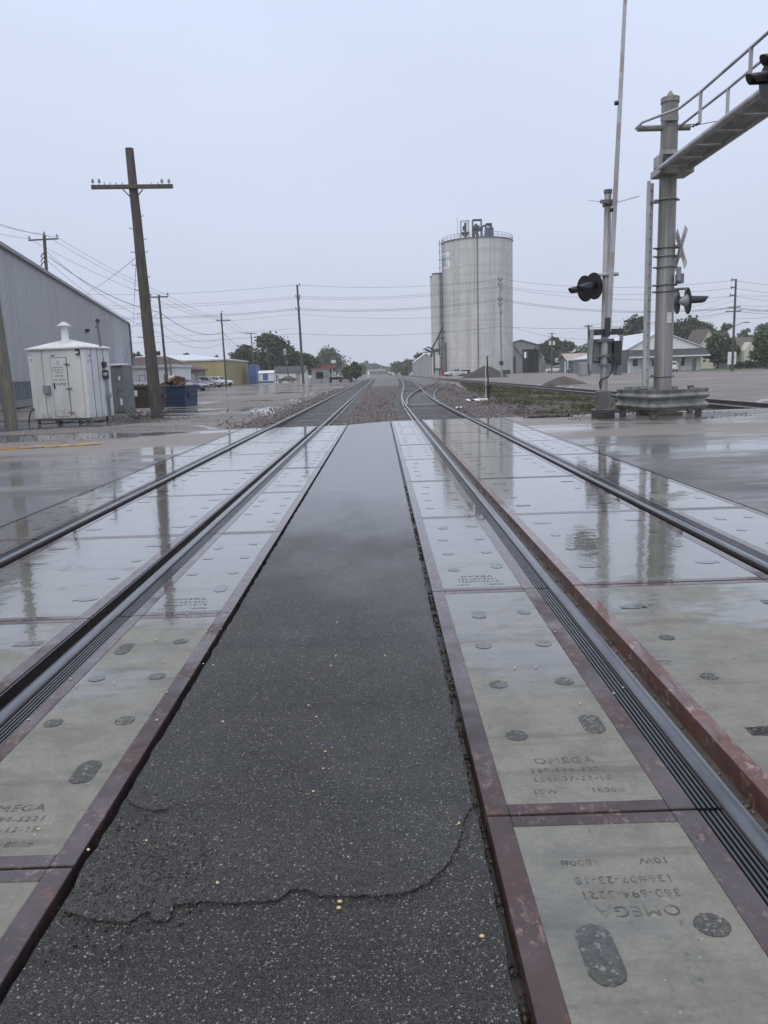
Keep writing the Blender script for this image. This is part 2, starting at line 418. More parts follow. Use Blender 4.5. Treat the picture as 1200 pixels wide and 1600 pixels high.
def woodmat(name, a, b, sz=.12, coat=.15):
    t = N(name); v = t.pos((1, 1, sz), True, True)
    f = t.noise(v, 14, 6, .7); g = t.noise(v, 46, 4, .7)
    c = t.mix(t.rng(f, .35, .65), a, b); c = t.mix(t.rng(g, .55, .68, 0, .75), c, tuple(x*.35 for x in a))
    t.set(Base_Color=c, Roughness=.75, Normal=t.bump(f, .6, .012), Coat_Weight=coat, Coat_Roughness=.3)
    return t.m
def siding(name, a, b, vz=.05):
    t = N(name); v = t.pos((1, 1, vz), True)
    c = t.mix(t.rng(t.noise(v, 1.1, 6, .65), .35, .7), a, b)
    t.set(Base_Color=c, Roughness=t.rng(t.noise(v, 3, 3), .3, .7, .35, .5, False), Specular_IOR_Level=.4)
    return t.m
def silo_concrete():
    t = N('silo_concrete'); o = t.pos((1, 1, 1), True)
    st = t.noise(t.pos((1, 1, .035), True), .9, 7, .68)
    ring = t.noise(t.pos((.03, .03, 1), True), 1.1, 4, .7)
    c = t.mix(t.rng(st, .34, .68), (.57, .57, .56), (.42, .42, .41))
    c = t.mix(t.rng(ring, .50, .64, 0, .5), c, (.37, .37, .36))
    c = t.mix(t.rng(t.noise(o, .25, 5, .7), .52, .7, 0, .6), c, (.64, .64, .63))
    st2 = t.math('MULTIPLY', t.rng(t.noise(t.pos((1, 1, .012), True), 2.6, 5, .7), .57, .68), .6)
    c = t.mix(st2, c, (.19, .183, .17))
    t.set(Base_Color=c, Roughness=.8, Normal=t.bump(t.noise(o, 3, 4), .3, .03))
    return t.m

MT = dict(
    conc=concrete_wet(), plug=concrete_wet('plug_fill', .44), frame=steel_rust(), angle=steel_rust('rusty_angle', (.155, .062, .045), (.38, .26, .21)),
    asph=asphalt('asphalt_new', .5, .030, wetlo=.0), asph2=asphalt('asphalt_old', 1.4, .025, wetlo=.0, chipscale=155, coatmax=.9),
    road=wet_lot_asphalt(), gravel=gravel(), stone=stones(), bed=ballast_bed(), rail=railmat(),
    rubber=mat('black_rubber', (.017, .017, .019), .35, scale=9, coat=.5, crough=.1, bump=.001, obj=False),
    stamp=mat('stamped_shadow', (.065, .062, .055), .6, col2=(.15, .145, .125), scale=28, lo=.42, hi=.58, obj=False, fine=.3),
    mud=mat('track_mud', (.10, .085, .07), .6, col2=(.055, .048, .042), scale=5, obj=False, coat=.35, crough=.2, bump=.01, bscale=60),
    tie=woodmat('tie_wood', (.085, .078, .075), (.05, .045, .043), 1, .45),
    galv=mat('galvanized_steel', (.36, .365, .37), .45, .55, col2=(.25, .255, .26), scale=2.5, stretch=(1, 1, .3), coat=.15),
    galv_d=mat('weathered_galvanized', (.20, .20, .195), .5, .4, col2=(.12, .118, .11), scale=3, stretch=(1, 1, .25), coat=.2),
    alum=mat('mill_aluminium', (.50, .505, .51), .42, .45, col2=(.36, .355, .34), scale=1.6, stretch=(1, 1, .2), coat=.12),
    mast=mat('mast_aluminium', (.36, .357, .345), .5, .3, col2=(.21, .203, .18), scale=1.6, stretch=(1, 1, .10), lo=.36, hi=.62, coat=.1),
    dark=mat('dark_steel', (.045, .047, .052), .5, .2, scale=4, coat=.2), black=mat('black_enamel', (.016, .016, .018), .4, scale=5, coat=.25),
    greyp=mat('grey_painted_steel', (.185, .19, .20), .5, scale=2, coat=.15), silver=mat('silver_painted_box', (.30, .31, .33), .5, col2=(.21, .215, .225), scale=1.6),
    white=mat('white_paint', (.72, .73, .73), .5, scale=1.5, col2=(.58, .585, .57)), shed=hut_paint(),
    red=flat('red_lens', (.30, .018, .018), .2), redp=mat('red_paint', (.32, .035, .035), .5),
    pole=woodmat('weathered_pole', (.105, .090, .078), (.052, .043, .037)), pole2=woodmat('pale_green_pole', (.20, .195, .155), (.125, .12, .095)),
    polef=woodmat('grey_pole', (.095, .085, .077), (.055, .049, .045)),
    glassins=flat('glass_insulator', (.30, .33, .33), .15, Transmission_Weight=.2), wire=flat('wire', (.035, .036, .04), .6),
    glass=flat('dark_window', (.022, .026, .030), .08), lamp=flat('lit_lamp', (1, .8, .55), .4, emit=(1, .72, .42), es=6),
    conc2=mat('plain_concrete', (.27, .265, .25), .8, scale=3, bump=.004), grass=None)
# ------------------------------------------------------------------ ground
def grid_axis(segs):
    out = []
    for a, b, st in segs:
        n = max(1, int(round((b-a)/st))); out += [a+(b-a)*i/n for i in range(n)]
    out.append(segs[-1][1]); return np.array(out)
def sstep(x, a, b):
    t = np.clip((x-a)/(b-a), 0, 1); return t*t*(3-2*t)
def band(x, a, b, s): return sstep(x, a-s, a)*(1-sstep(x, b, b+s))
def zground(X, Y):
    X = np.asarray(X, float); Y = np.asarray(Y, float)
    past = sstep(Y, 21.9, 22.7)
    near = band(X, -4.2, 4.0, .2)*(1-past)*-.24
    bal = band(X, -4.7, 5.0, .9)*past*-.19
    gr = band(X, 5.6, 10.2, .6)*past*-.10
    sid = band(X, 10.4, 13.8, .5)*sstep(Y, 23.4, 24.4)*-.17
    far = np.minimum(np.minimum(near, bal), np.minimum(gr, sid))
    und = .018*(np.sin(X*.9+Y*.31)*np.sin(Y*.53-X*.2)+.6*np.sin(X*2.1-Y*.8))*sstep(np.abs(X), 4.5, 9)*past
    return far-.012+und*.8-.012*past
gx = grid_axis([(-900, -200, 100), (-200, -60, 20), (-60, -20, 2), (-20, 20, .4), (20, 60, 2), (60, 200, 20), (200, 900, 100)])
gy = grid_axis([(-60, -10, 10), (-10, 16, 2), (16, 70, .4), (70, 140, 2), (140, 300, 10), (300, 900, 60)])
XX, YY = np.meshgrid(gx, gy)
ZZ = zground(XX, YY)
def sheet(name, XX, YY, ZZ, m):
    ny, nx = XX.shape
    v = np.stack([XX, YY, ZZ], -1).reshape(-1, 3)
    i = np.arange(ny*nx).reshape(ny, nx)
    f = np.stack([i[:-1, :-1], i[:-1, 1:], i[1:, 1:], i[1:, :-1]], -1).reshape(-1, 4)
    me = bpy.data.meshes.new(name); me.vertices.add(len(v)); me.vertices.foreach_set('co', v.ravel())
    me.loops.add(f.size); me.loops.foreach_set('vertex_index', f.ravel())
    me.polygons.add(len(f)); me.polygons.foreach_set('loop_start', np.arange(0, f.size, 4)); me.polygons.foreach_set('loop_total', np.full(len(f), 4))
    me.update(calc_edges=True); me.polygons.foreach_set('use_smooth', np.ones(len(f), bool)); me.materials.append(m)
    o = bpy.data.objects.new(name, me); COL.objects.link(o); return o
kind(sheet('ground', XX, YY, ZZ, MT['gravel']), 'structure')

# ballast bed along the tracks
bx0 = np.linspace(0, 1, 29); by = grid_axis([(21.8, 80, .5), (80, 160, 2), (160, 520, 12)])
BX = np.zeros((len(by), len(bx0))); BY = np.repeat(by[:, None], len(bx0), 1)
for j, y in enumerate(by):
    l = -4.55-.25*math.sin(y*1.7)-.2*math.sin(y*.6+1)-.12*rng.random(); r = 4.7+.3*math.sin(y*1.3)+.2*rng.random()+max(0, min(y-30, 130))*.055
    BX[j] = l+(r-l)*bx0
BZ = zground(np.clip(BX, -99, 99), BY)+.02
BZ[:, 0] -= .05; BZ[:, -1] -= .05; BZ[0] -= .07; BZ[1] -= .03; BZ[:, 1] -= .02
kind(sheet('ballast', BX, BY, BZ, MT['bed']), 'structure')

# ------------------------------------------------------------------ road
def jag(pts, step, amp, seed):
    r = random.Random(seed); out = []
    for a, b in zip(pts[:-1], pts[1:]):
        d = math.hypot(b[0]-a[0], b[1]-a[1]); n = max(1, int(d/step))
        for i in range(n):
            t = i/n; k = amp if (i or out) else 0
            out.append((a[0]+(b[0]-a[0])*t+r.uniform(-k, k), a[1]+(b[1]-a[1])*t+r.uniform(-k, k)))
    out.append(pts[-1]); return out
up_ = lambda u, v, t: (u, v, t)
# left and right aprons, each with a ragged far edge
mb = MB()
edgeL = jag([(-3.875, 21.6), (-5.0, 21.2), (-6.2, 19.4), (-7.4, 17.9), (-10, 17.0), (-16, 16.2), (-60, 15)], .35, .12, 3)
mb.prism([(-3.875, -9)]+edgeL+[(-60, -9)], up_, 0.0, -.3)
edgeR = jag([(60, 24), (14, 23.2), (9, 22.9), (5.4, 22.9), (3.56, 22.75)], .4, .07, 4)
mb.prism([(60, -9)]+edgeR+[(3.56, -9)], up_, 0.0, -.3)
kind(mb.build('road', MT['road']), 'structure')
# strip between the tracks: older surface, and a newer ragged-edged layer on it
mb = MB()
lft = jag([(-.918, 21.6), (-.918, -8)], .06, .006, 5); rgt = jag([(.262, -8), (.262, 22.7)], .06, .005, 6)
mb.prism(lft+rgt, up_, -.0045, -.3)
kind(mb.build('pavement', MT['asph2']), 'structure')
front = [(-.905, 1.86), (-.80, 1.815), (-.714, 1.80), (-.66, 1.845), (-.642, 1.80), (-.60, 1.815), (-.60, 1.863), (-.505, 1.876), (-.47, 1.865), (-.434, 1.865), (-.33, 1.868), (-.30, 1.908), (-.247, 1.911), (-.209, 1.883), (-.139, 1.877),
         (-.034, 1.874), (.036, 1.884), (.09, 1.925), (.13, 1.975), (.165, 2.03), (.188, 2.093), (.205, 2.16), (.221, 2.225), (.245, 2.27), (.256, 2.30)]
front = jag(front, .012, .0045, 8)
left_in = jag([(-.908, 21.6), (-.908, 2.42), (-.86, 2.36), (-.79, 2.33), (-.74, 2.345), (-.755, 2.30), (-.80, 2.25), (-.86, 2.19), (-.905, 2.13), (-.905, 1.86)], .03, .006, 9)
right_out = jag([(.256, 2.30), (.254, 22.6)], .05, .005, 10)
mb = MB(); mb.prism(left_in[:-1]+front[:-1]+right_out, up_, .003, -.02)
kind(mb.build('road_surface', MT['asph']), 'structure')
# bed between and beside the rails
mb = MB(); mb.bx(-3.9, -.9, -8.5, 22.2, -.2, -.085); mb.bx(.25, 3.58, -8.5, 23.2, -.2, -.085)
kind(mb.build('track_bed', MT['mud']), 'structure')
# yellow painted line at the far left edge
y = N('worn_yellow_paint'); pv = y.pos()
y.set(Base_Color=y.mix(y.rng(y.noise(y.pos((.6, 1, 1)), 6, 5, .7), .46, .58), (.48, .27, .035), (.17, .14, .11)), Roughness=.5, Coat_Weight=.6, Coat_Roughness=.1)
mb = MB(); pts = [(-6.45, 17.75), (-7.6, 17.35), (-9.5, 16.95), (-16, 16.1)]
for (a, b), (c, d) in zip(pts[:-1], pts[1:]): mb.beam((a, b, .012), (c, d, .012), .5, .03)
kind(mb.build('road_line', y.m), 'structure')

# ------------------------------------------------------------------ tracks
def spline(pts):
    P = [p for p in pts]
    def f(t):
        if t <= P[0][0]: return P[0][1]
        if t >= P[-1][0]: return P[-1][1]
        i = max(k for k in range(len(P)-1) if P[k][0] <= t)
        p1, p2 = P[i], P[i+1]; p0 = P[i-1] if i else (2*p1[0]-p2[0], p1[1]); p3 = P[i+2] if i+2 < len(P) else (2*p2[0]-p1[0], p2[1])
        u = (t-p1[0])/(p2[0]-p1[0]); h = p2[0]-p1[0]
        m1 = (p2[1]-p0[1])/(p2[0]-p0[0])*h; m2 = (p3[1]-p1[1])/(p3[0]-p1[0])*h
        return (2*u**3-3*u*u+1)*p1[1]+(u**3-2*u*u+u)*m1+(-2*u**3+3*u*u)*p2[1]+(u**3-u*u)*m2
    return f
RPROF = [(-.072, -.178), (.072, -.178), (.072, -.166), (.012, -.142), (.012, -.048), (.037, -.038), (.037, -.010), (.030, -.001), (.018, .003), (-.018, .003), (-.030, -.001), (-.037, -.010), (-.037, -.038), (-.012, -.048), (-.012, -.142), (-.072, -.166)]
def rail_mesh(xf, ys, z0=.010):
    mb = MB(); n = len(RPROF); vs, fs = [], []
    for y in ys:
        x = xf(y)
        vs += [(x+a, y, z0+b) for a, b in RPROF]
    for i in range(len(ys)-1):
        for k in range(n):
            k2 = (k+1) % n; fs.append((i*n+k, i*n+k2, (i+1)*n+k2, (i+1)*n+k))
    fs.append(tuple(range(n))); fs.append(tuple((len(ys)-1)*n+k for k in range(n)))
    return mb.add(vs, fs)
YS = [float(v) for v in grid_axis([(-7, 24, 3), (24, 130, 1.0), (130, 480, 6)])]
def ties(t, xc, y0, y1, L=2.6, lim=98, sp=.53, ang=None):
    r = random.Random(int(xc(y0)*10)+5); y = y0; k = 0; proto = None; rest = MB()
    while y < y1:
        x = xc(y)+r.uniform(-.05, .05); z = -.237+r.uniform(-.008, .006); rz = r.uniform(-.02, .02)+(ang(y) if ang else 0)
        LL = L(y) if callable(L) else L
        if k < lim:
            if proto is None or callable(L):
                proto = MB().box((0, 0, 0), (LL, .225, .18)).build('tie', MT['tie'], t, local=True, bevel=.008); o = proto
            else:
                o = proto.copy(); COL.objects.link(o)
            o.parent = t; o.location = (x-t.location.x, y-t.location.y, z+.0); o.rotation_euler = (0, 0, rz)
        else: rest.box((x, y, z), (LL, .225, .18), rz)
        k += 1; y += sp*r.uniform(.93, 1.07)
    if rest.v:
        o = rest.build('far_ties', MT['tie'], t); kind(o, 'stuff')
xl, xr = (lambda y: -3.12), (lambda y: -1.67)
tl = thing('railway_track', 'straight hut-side railway track of two steel rails on wooden ties', 'railway track', (-2.4, 0, 0))
for f in (xl, xr): rail_mesh(f, YS).build('rail', MT['rail'], tl, smooth=True)
ties(tl, lambda y: -2.4, 21.9, 200)
sh = spline([(-10, 0), (33, 0), (42, .12), (52, .36), (62, .72), (80, 1.35), (105, 2.05), (150, 3.1), (210, 3.9), (300, 4.4), (480, 4.6)])
t2 = thing('railway_track', 'gate-side railway track that swings into an S bend beyond the crossing', 'railway track', (1.87, 0, 0))
for c in (1.09, 2.645): rail_mesh((lambda y, c=c: c+sh(y)), YS).build('rail', MT['rail'], t2, smooth=True)
ties(t2, lambda y: 1.87+sh(y), 23.1, 200)
dv = spline([(33.5, 0.02), (36, .06), (41.6, .28), (51.6, .98), (64.7, 2.25), (82, 4.2), (120, 8.0), (150, 9.7), (175, 10.15), (200, 10.16)])
t3 = thing('turnout_track', 'turnout track curving away through the switch towards the siding', 'railway track', (2.2, 34, 0))
YD = [float(v) for v in grid_axis([(34, 130, 1.0), (130, 190, 5)])]
rail_mesh(lambda y: 1.165+dv(y), YD, .008).build('rail', MT['rail'], t3, smooth=True)
rail_mesh(lambda y: 2.645+dv(y), [y for y in YD if y > 34.5], .008).build('rail', MT['rail'], t3, smooth=True)
mb = MB()
for y0 in (35.2, 63.5, 66): mb.bx(1.05+sh(y0), 2.9+dv(y0), y0-.14, y0+.14, -.165, -.12)
mb.build('switch_rod', MT['dark'], t3)
ties(t3, lambda y: 2.05+dv(y)*.9+.3, 34, 130, 2.7, 98, .6)
t4 = thing('railway_track', 'straight siding track between the weedy grass and the far gravel lot', 'railway track', (12, 0, 0))
for c in (11.25, 12.75): rail_mesh((lambda y, c=c: c), YS).build('rail', MT['rail'], t4, smooth=True)
ties(t4, lambda y: 12.0, 24.2, 150)

# ------------------------------------------------------------------ concrete crossing slabs
def capsule(L, W, n=18):
    out = []
    for k in range(n+1):
        a = -math.pi/2+math.pi*k/n; out.append((W/2*math.cos(a)+0, W/2*math.sin(a)))
    # long axis y
    pts = [(W/2*math.cos(math.pi*k/n), (L-W)/2+W/2*math.sin(math.pi*k/n)) for k in range(n+1)]
    pts += [(-W/2*math.cos(math.pi*k/n), -(L-W)/2-W/2*math.sin(math.pi*k/n)) for k in range(n+1)]
    return pts
def wob(pts, a, s):
    r = random.Random(s); return [(x*(1+r.uniform(-a, a)), y*(1+r.uniform(-a, a))) for x, y in pts]
def panel(w, L, fw_l, fw_r, plugs, rub, frame_l='frame', frame_r='frame', endw=.058):
    """local: panel centred on the origin, top at z=0; rub: -1/0/+1 side of the ribbed rubber filler"""
    t = thing('crossing_block', 'x', 'crossing slab')
    hw, hl = w/2, L/2-.006
    MB().bx(-hw+fw_l, hw-fw_r, -hl+endw, hl-endw, -.2, -.002).build('concrete_infill', MT['conc'], t, local=True)
    f = MB(); f.bx(-hw, -hw+fw_l, -hl, hl, -.2, .001, 0); f.bx(hw-fw_r, hw, -hl, hl, -.2, .001, 1)
    f.bx(-hw+fw_l, hw-fw_r, hl-endw, hl, -.2, .0, 2); f.bx(-hw+fw_l, hw-fw_r, -hl, -hl+endw, -.2, .0, 2)
    f.build('steel_frame', [MT[frame_l], MT[frame_r], MT['frame']], t, local=True, bevel=.004)
    for i, (px, py, ln, wd) in enumerate(plugs):
        p = wob(capsule(ln, wd), .025, i+3)
        MB().prism(p, lambda u, v, z: (px+u, py+v, z), -.02, .0005).build('lifting_pocket', MT['plug'], t, local=True)
    if rub:
        x0 = hw if rub > 0 else -hw; mb = MB()
        a, b = (x0, x0+.084) if rub > 0 else (x0-.084, x0)
        mb.bx(a, b, -hl, hl, -.12, -.016)
        for k in range(5):
            xx = a+.008+k*.0168; mb.bx(xx, xx+.0085, -hl+.003, hl-.003, -.016, -.003)
        mb.build('rubber_filler', MT['rubber'], t, local=True)
    if not rub:   # black strip added to darken the slab edge inside the flangeway gap
        MB().bx(hw+.001, hw+.012, -hl, hl, -.12, -.006).build('flange_dark_strip', MT['rubber'], t, local=True)
    return t
plR = [(-.10, .78, .15, .085), (.17, .80, .085, .085), (-.14, .26, .085, .085), (.17, .26, .085, .085), (-.14, -.24, .085, .085), (.16, -.23, .085, .085), (-.145, -.74, .085, .085), (.17, -.66, .16, .085)]
plR0 = [(-.142, .68, .20, .09), (.165, .765, .085, .09), (.165, .25, .085, .085), (-.14, -.25, .085, .085)]
plL = [(-.16, .64, .16, .075), (.12, .73, .08, .08), (-.16, .24, .08, .08), (.13, .24, .08, .08), (-.17, -.24, .08, .08), (.13, -.24, .08, .08), (.125, -.66, .165, .085)]
plG = [(-.42, .8, .085, .15), (.42, .8, .085, .15), (-.42, .26, .08, .08), (.42, .26, .08, .08), (-.42, -.26, .08, .08), (.42, -.26, .08, .08), (.42, -.8, .085, .15), (-.42, -.8, .085, .15)]
LR_, LL_ = 2.56, 2.44
ords = ['first from the camera', 'second from the camera', 'third from the camera', 'fourth from the camera', 'fifth from the camera', 'fourth before the ballast', 'third before the ballast', 'second before the ballast', 'last before the ballast']
cols = [  # x0, x1, y of first seam, length, plugs, rubber, name
    (.295, .966, 2.24, LR_, plR, 1, .075, .085, 'frame', 'frame', 'narrow concrete slab between asphalt and gate-side track'),
    (1.215, 2.52, 2.27, LR_, plG, 0, .07, .07, 'angle', 'frame', 'wide concrete slab between the gate-side rails'),
    (2.772, 3.53, 2.24, LR_, plR, -1, .075, .06, 'frame', 'frame', 'narrow concrete slab on the outer edge of the gate-side track'),
    (-1.548, -.948, 2.05, LL_, plL, -1, .065, .075, 'frame', 'frame', 'narrow concrete slab between hut-side track and asphalt'),
    (-2.99, -1.80, 2.02, LL_, plG, 0, .06, .075, 'frame', 'frame', 'wide concrete slab between the hut-side rails'),
    (-3.845, -3.245, 2.05, LL_, plL, 1, .05, .065, 'frame', 'frame', 'narrow concrete slab on the outer edge of the hut-side track'),
]
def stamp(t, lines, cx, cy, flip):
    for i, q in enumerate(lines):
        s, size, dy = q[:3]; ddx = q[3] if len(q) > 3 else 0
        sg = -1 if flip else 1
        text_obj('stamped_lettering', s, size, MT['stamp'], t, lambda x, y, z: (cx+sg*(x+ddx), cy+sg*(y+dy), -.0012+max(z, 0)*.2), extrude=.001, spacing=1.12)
def lines(d, wt): return [('OMEGA', .058, .0), ('360-694-3221', .043, -.062), (d, .043, -.122), ('10W', .040, -.20, -.11), (wt, .040, -.20, .10)]
for ci, (x0, x1, ys, L, pl, rub, fl, fr, ml, mr_, nm) in enumerate(cols):
    proto = None
    for k in range(9):
        yc = ys+L*(k-.5); xc = (x0+x1)/2
        lab = '%s, %s' % (nm, ords[k])
        if ci == 0 and k == 0:
            o = panel(x1-x0, L, fl, fr, plR0, rub, ml, mr_); o.location = (xc, yc, 0); o['label'] = lab; o['group'] = 'concrete crossing slabs'
            stamp(o, lines('136#07-23-18', '1800#'), .0, .845, True); continue
        if proto is None:
            proto = panel(x1-x0, L, fl, fr, pl, rub, ml, mr_); o = proto; o.location = (xc, yc, 0); o['label'] = lab; o['group'] = 'concrete crossing slabs'
            fresh = True
        else: o = dup(proto, (xc, yc, rng.uniform(-.002, .003)), 0, lab)
        if ci == 0 and k == 3: pass
    # lettering goes on after copying, so that only the panels that show it carry it
    for o in [o for o in COL.objects if o.parent is None and o.get('category') == 'crossing slab' and abs(o.location.x-(x0+x1)/2) < 1e-4]:
        k = round((o.location.y-ys)/L+.5)
        if ci == 0 and k in (1, 2): stamp(o, lines('136#07-23-18', '1800#'), -.01, -L/2+.32, False)
        if ci == 3 and k in (1, 2): stamp(o, lines('136#07-12-18', '1800#'), -.03, -L/2+.31, False)

# ------------------------------------------------------------------ loose stones, grass
def fast_mesh(name, V, Fq, m, nper):
    me = bpy.data.meshes.new(name); me.vertices.add(len(V)); me.vertices.foreach_set('co', V.astype(np.float32).ravel())
    me.loops.add(Fq.size); me.loops.foreach_set('vertex_index', Fq.ravel().astype(np.int32))
    me.polygons.add(len(Fq)); me.polygons.foreach_set('loop_start', np.arange(0, Fq.size, nper)); me.polygons.foreach_set('loop_total', np.full(len(Fq), nper))
    me.update(calc_edges=True); me.materials.append(m)
    o = bpy.data.objects.new(name, me); COL.objects.link(o); return o
def stones_at(name, X, Y, Z, S, m, seed, label, cat):
    r = np.random.default_rng(seed); n = len(X)
    base = np.array([(-1, -1, -1), (1, -1, -1), (1, 1, -1), (-1, 1, -1), (-1, -1, 1), (1, -1, 1), (1, 1, 1), (-1, 1, 1)], float)*.5
    V = base[None]*(1+r.uniform(-.45, .45, (n, 8, 3)))
    V[:, 4:] *= np.array([.7, .7, 1])
    V *= S[:, None, None]*r.uniform(.65, 1.2, (n, 1, 3))
    a = r.uniform(0, 6.28, n); b = r.normal(0, .5, n)
    c, s = np.cos(a)[:, None], np.sin(a)[:, None]; cb, sb = np.cos(b)[:, None], np.sin(b)[:, None]
    x, y, z = V[..., 0], V[..., 1]*cb-V[..., 2]*sb, V[..., 1]*sb+V[..., 2]*cb
    V = np.stack([x*c-y*s+X[:, None], x*s+y*c+Y[:, None], z+Z[:, None]], -1).reshape(-1, 3)
    f = np.array([(3, 2, 1, 0), (4, 5, 6, 7), (0, 1, 5, 4), (1, 2, 6, 5), (2, 3, 7, 6), (3, 0, 4, 7)])
    Fq = (f[None]+(np.arange(n)*8)[:, None, None]).reshape(-1, 4)
    o = fast_mesh(name, V, Fq, m, 4); tag(o, label, cat); kind(o, 'stuff'); return o
rs = np.random.default_rng(3); n = 46000
u = rs.random(n); Y = 22.0+66*u**2.0
X = rs.uniform(-5.0, 5.2, n)+rs.normal(0, .25, n); X = np.where((X > 4.6), X+rs.random(n)*np.clip(Y-30, 0, 60)*.05, X)
shv = np.array([sh(float(q)) for q in Y])
keep = np.ones(n, bool)
for c in (-3.12, -1.67): keep &= np.abs(X-c) > .10
for c in (1.09, 2.645): keep &= np.abs(X-c-shv) > .10
inl = (np.abs(X+2.4) < 1.3) | (np.abs(X-1.87-shv) < 1.3)
keep &= ~(inl & (rs.random(n) < .88))
keep &= ~((X < -4.1) & (rs.random(n) < .6))
keep &= ~((X < -4.2) & (Y < 24.5))
X, Y, inl = X[keep], Y[keep], inl[keep]
S = rs.uniform(.045, .090, len(X))*(1+np.clip(Y-30, 0, 50)*.010)*np.where(X < -4.0, .62, 1)
stones_at('ballast_stones', X, Y, zground(X, Y)+.02+S*.25+np.where(inl, -.01, np.where(X < -4.2, -.012, rs.uniform(0, .045, len(X)))), S, MT['stone'], 5, 'loose purple-brown ballast stones heaped around both tracks', 'ballast')
# grit lying in the flangeways and along the asphalt edges
n = 900; Y = 1.2+9*rs.random(n)**1.6; ch = rs.integers(0, 4, n)
X = np.choose(ch, [rs.uniform(1.135, 1.205, n), rs.uniform(-1.79, -1.72, n), rs.uniform(.27, .293, n), rs.uniform(-.945, -.92, n)])
S = rs.uniform(.006, .02, n)
stones_at('grit', X, Y, np.full(n, -.082), S, MT['stone'], 8, 'small grit and pebbles lying in the gaps beside the rails', 'grit')
# pebbles on the left lot, and crumbs of broken asphalt by the crack
n = 2200; Y = 17.5+30*rs.random(n)**1.5; X = -5.2-16*rs.random(n)
S = rs.uniform(.010, .028, n)
stones_at('gravel', X, Y, zground(X, Y)+.006, S, MT['stone'], 9, 'loose gravel scattered over the dirt lot in front of the signal hut', 'gravel')
n = 900; X = rs.normal(-.72, .13, n); Y = rs.normal(2.0, .14, n); q = (X > -.9) & (X < -.4); X, Y = X[q], Y[q]
stones_at('asphalt_crumbs', X, Y, np.full(len(X), .003), rs.uniform(.002, .008, len(X)), MT['asph2'], 10, 'crumbs of broken asphalt at the ragged patch edge', 'rubble')

fp = np.array(front); n = 380; ii = rs.integers(0, len(fp), n); X = fp[ii, 0]+rs.normal(0, .012, n); Y = fp[ii, 1]+rs.normal(-.006, .012, n)
stones_at('asphalt_crumbs', X, Y, np.where(rs.random(n) < .6, -.004, .003), rs.uniform(.0015, .0055, n), MT['asph2'], 31, 'crumbs of black asphalt strewn along the broken patch edge', 'rubble')
gm = leafmat('weed_grass', (.045, .048, .024), (.15, .128, .078), (.085, .11, .036))
def grass(name, X, Y, hgt, label, seed, wid=.012, per=7):
    r = np.random.default_rng(seed); n = len(X)
    X = np.repeat(X, per)+r.normal(0, .06, n*per); Y = np.repeat(Y, per)+r.normal(0, .06, n*per)
    Hh = np.repeat(hgt, per)*r.uniform(.5, 1.1, n*per); Z = zground(X, Y)
    a = r.uniform(0, 6.28, n*per); W = wid*(1+np.clip(Y-25, 0, 60)*.03)*r.uniform(.7, 1.4, n*per)
    lx, ly = r.normal(0, .38, n*per)*Hh, r.normal(0, .38, n*per)*Hh
    p0 = np.stack([X-np.cos(a)*W, Y-np.sin(a)*W, Z], -1); p1 = np.stack([X+np.cos(a)*W, Y+np.sin(a)*W, Z], -1)
    p2 = np.stack([X+lx*.5+np.cos(a)*W*.7, Y+ly*.5+np.sin(a)*W*.7, Z+Hh*.65], -1); p3 = np.stack([X+lx, Y+ly, Z+Hh], -1)
    V = np.stack([p0, p1, p2, p3], 1).reshape(-1, 3)
    Fq = (np.array([(0, 1, 2, 3)])[None]+(np.arange(n*per)*4)[:, None, None]).reshape(-1, 4)
    o = fast_mesh(name, V, Fq, gm, 4); tag(o, label, 'grass'); kind(o, 'stuff'); return o
sx_ = np.linspace(0, 1, 15); sy2 = grid_axis([(23.2, 60, .8), (60, 130, 4)])
SX_ = np.array([[4.9+max(0, min(y-33, 90))*.085+(10.75-4.9-max(0, min(y-33, 90))*.085)*q+.15*math.sin(y*2+q*9) for q in sx_] for y in sy2]); SY_ = np.repeat(sy2[:, None], 15, 1)
SZ_ = zground(SX_, SY_)+.022; SZ_[0] -= .06; SZ_[:, 0] -= .05; SZ_[:, -1] -= .05
soil = N('weedy_soil'); sv = soil.pos(); soil.set(Base_Color=soil.mix(soil.rng(soil.noise(sv, 2.5, 6, .7), .35, .65), (.11, .09, .07), (.055, .055, .032)), Roughness=.9, Normal=soil.bump(soil.noise(sv, 14, 4, .7), .8, .05))
kind(sheet('soil', SX_, SY_, SZ_, soil.m), 'structure')
n = 9000; Y = 23.3+70*rs.random(n)**1.7; edge = 4.5+np.clip(Y-33, 0, 90)*.085
X = edge+rs.random(n)*(10.6-edge); q = (X > edge) & (X < 10.7)
den = np.sin(X*1.1+Y*.35)+np.sin(Y*.7-X*.6)+rs.normal(0, .9, n); q &= den > -.5
X, Y = X[q], Y[q]
grass('grass', X, Y, np.clip(.10+.075*np.sin(X*1.7+Y*.5)+rs.normal(0, .055, len(X)), .03, .36), 'brown and green weedy grass between the right track and the siding', 4)
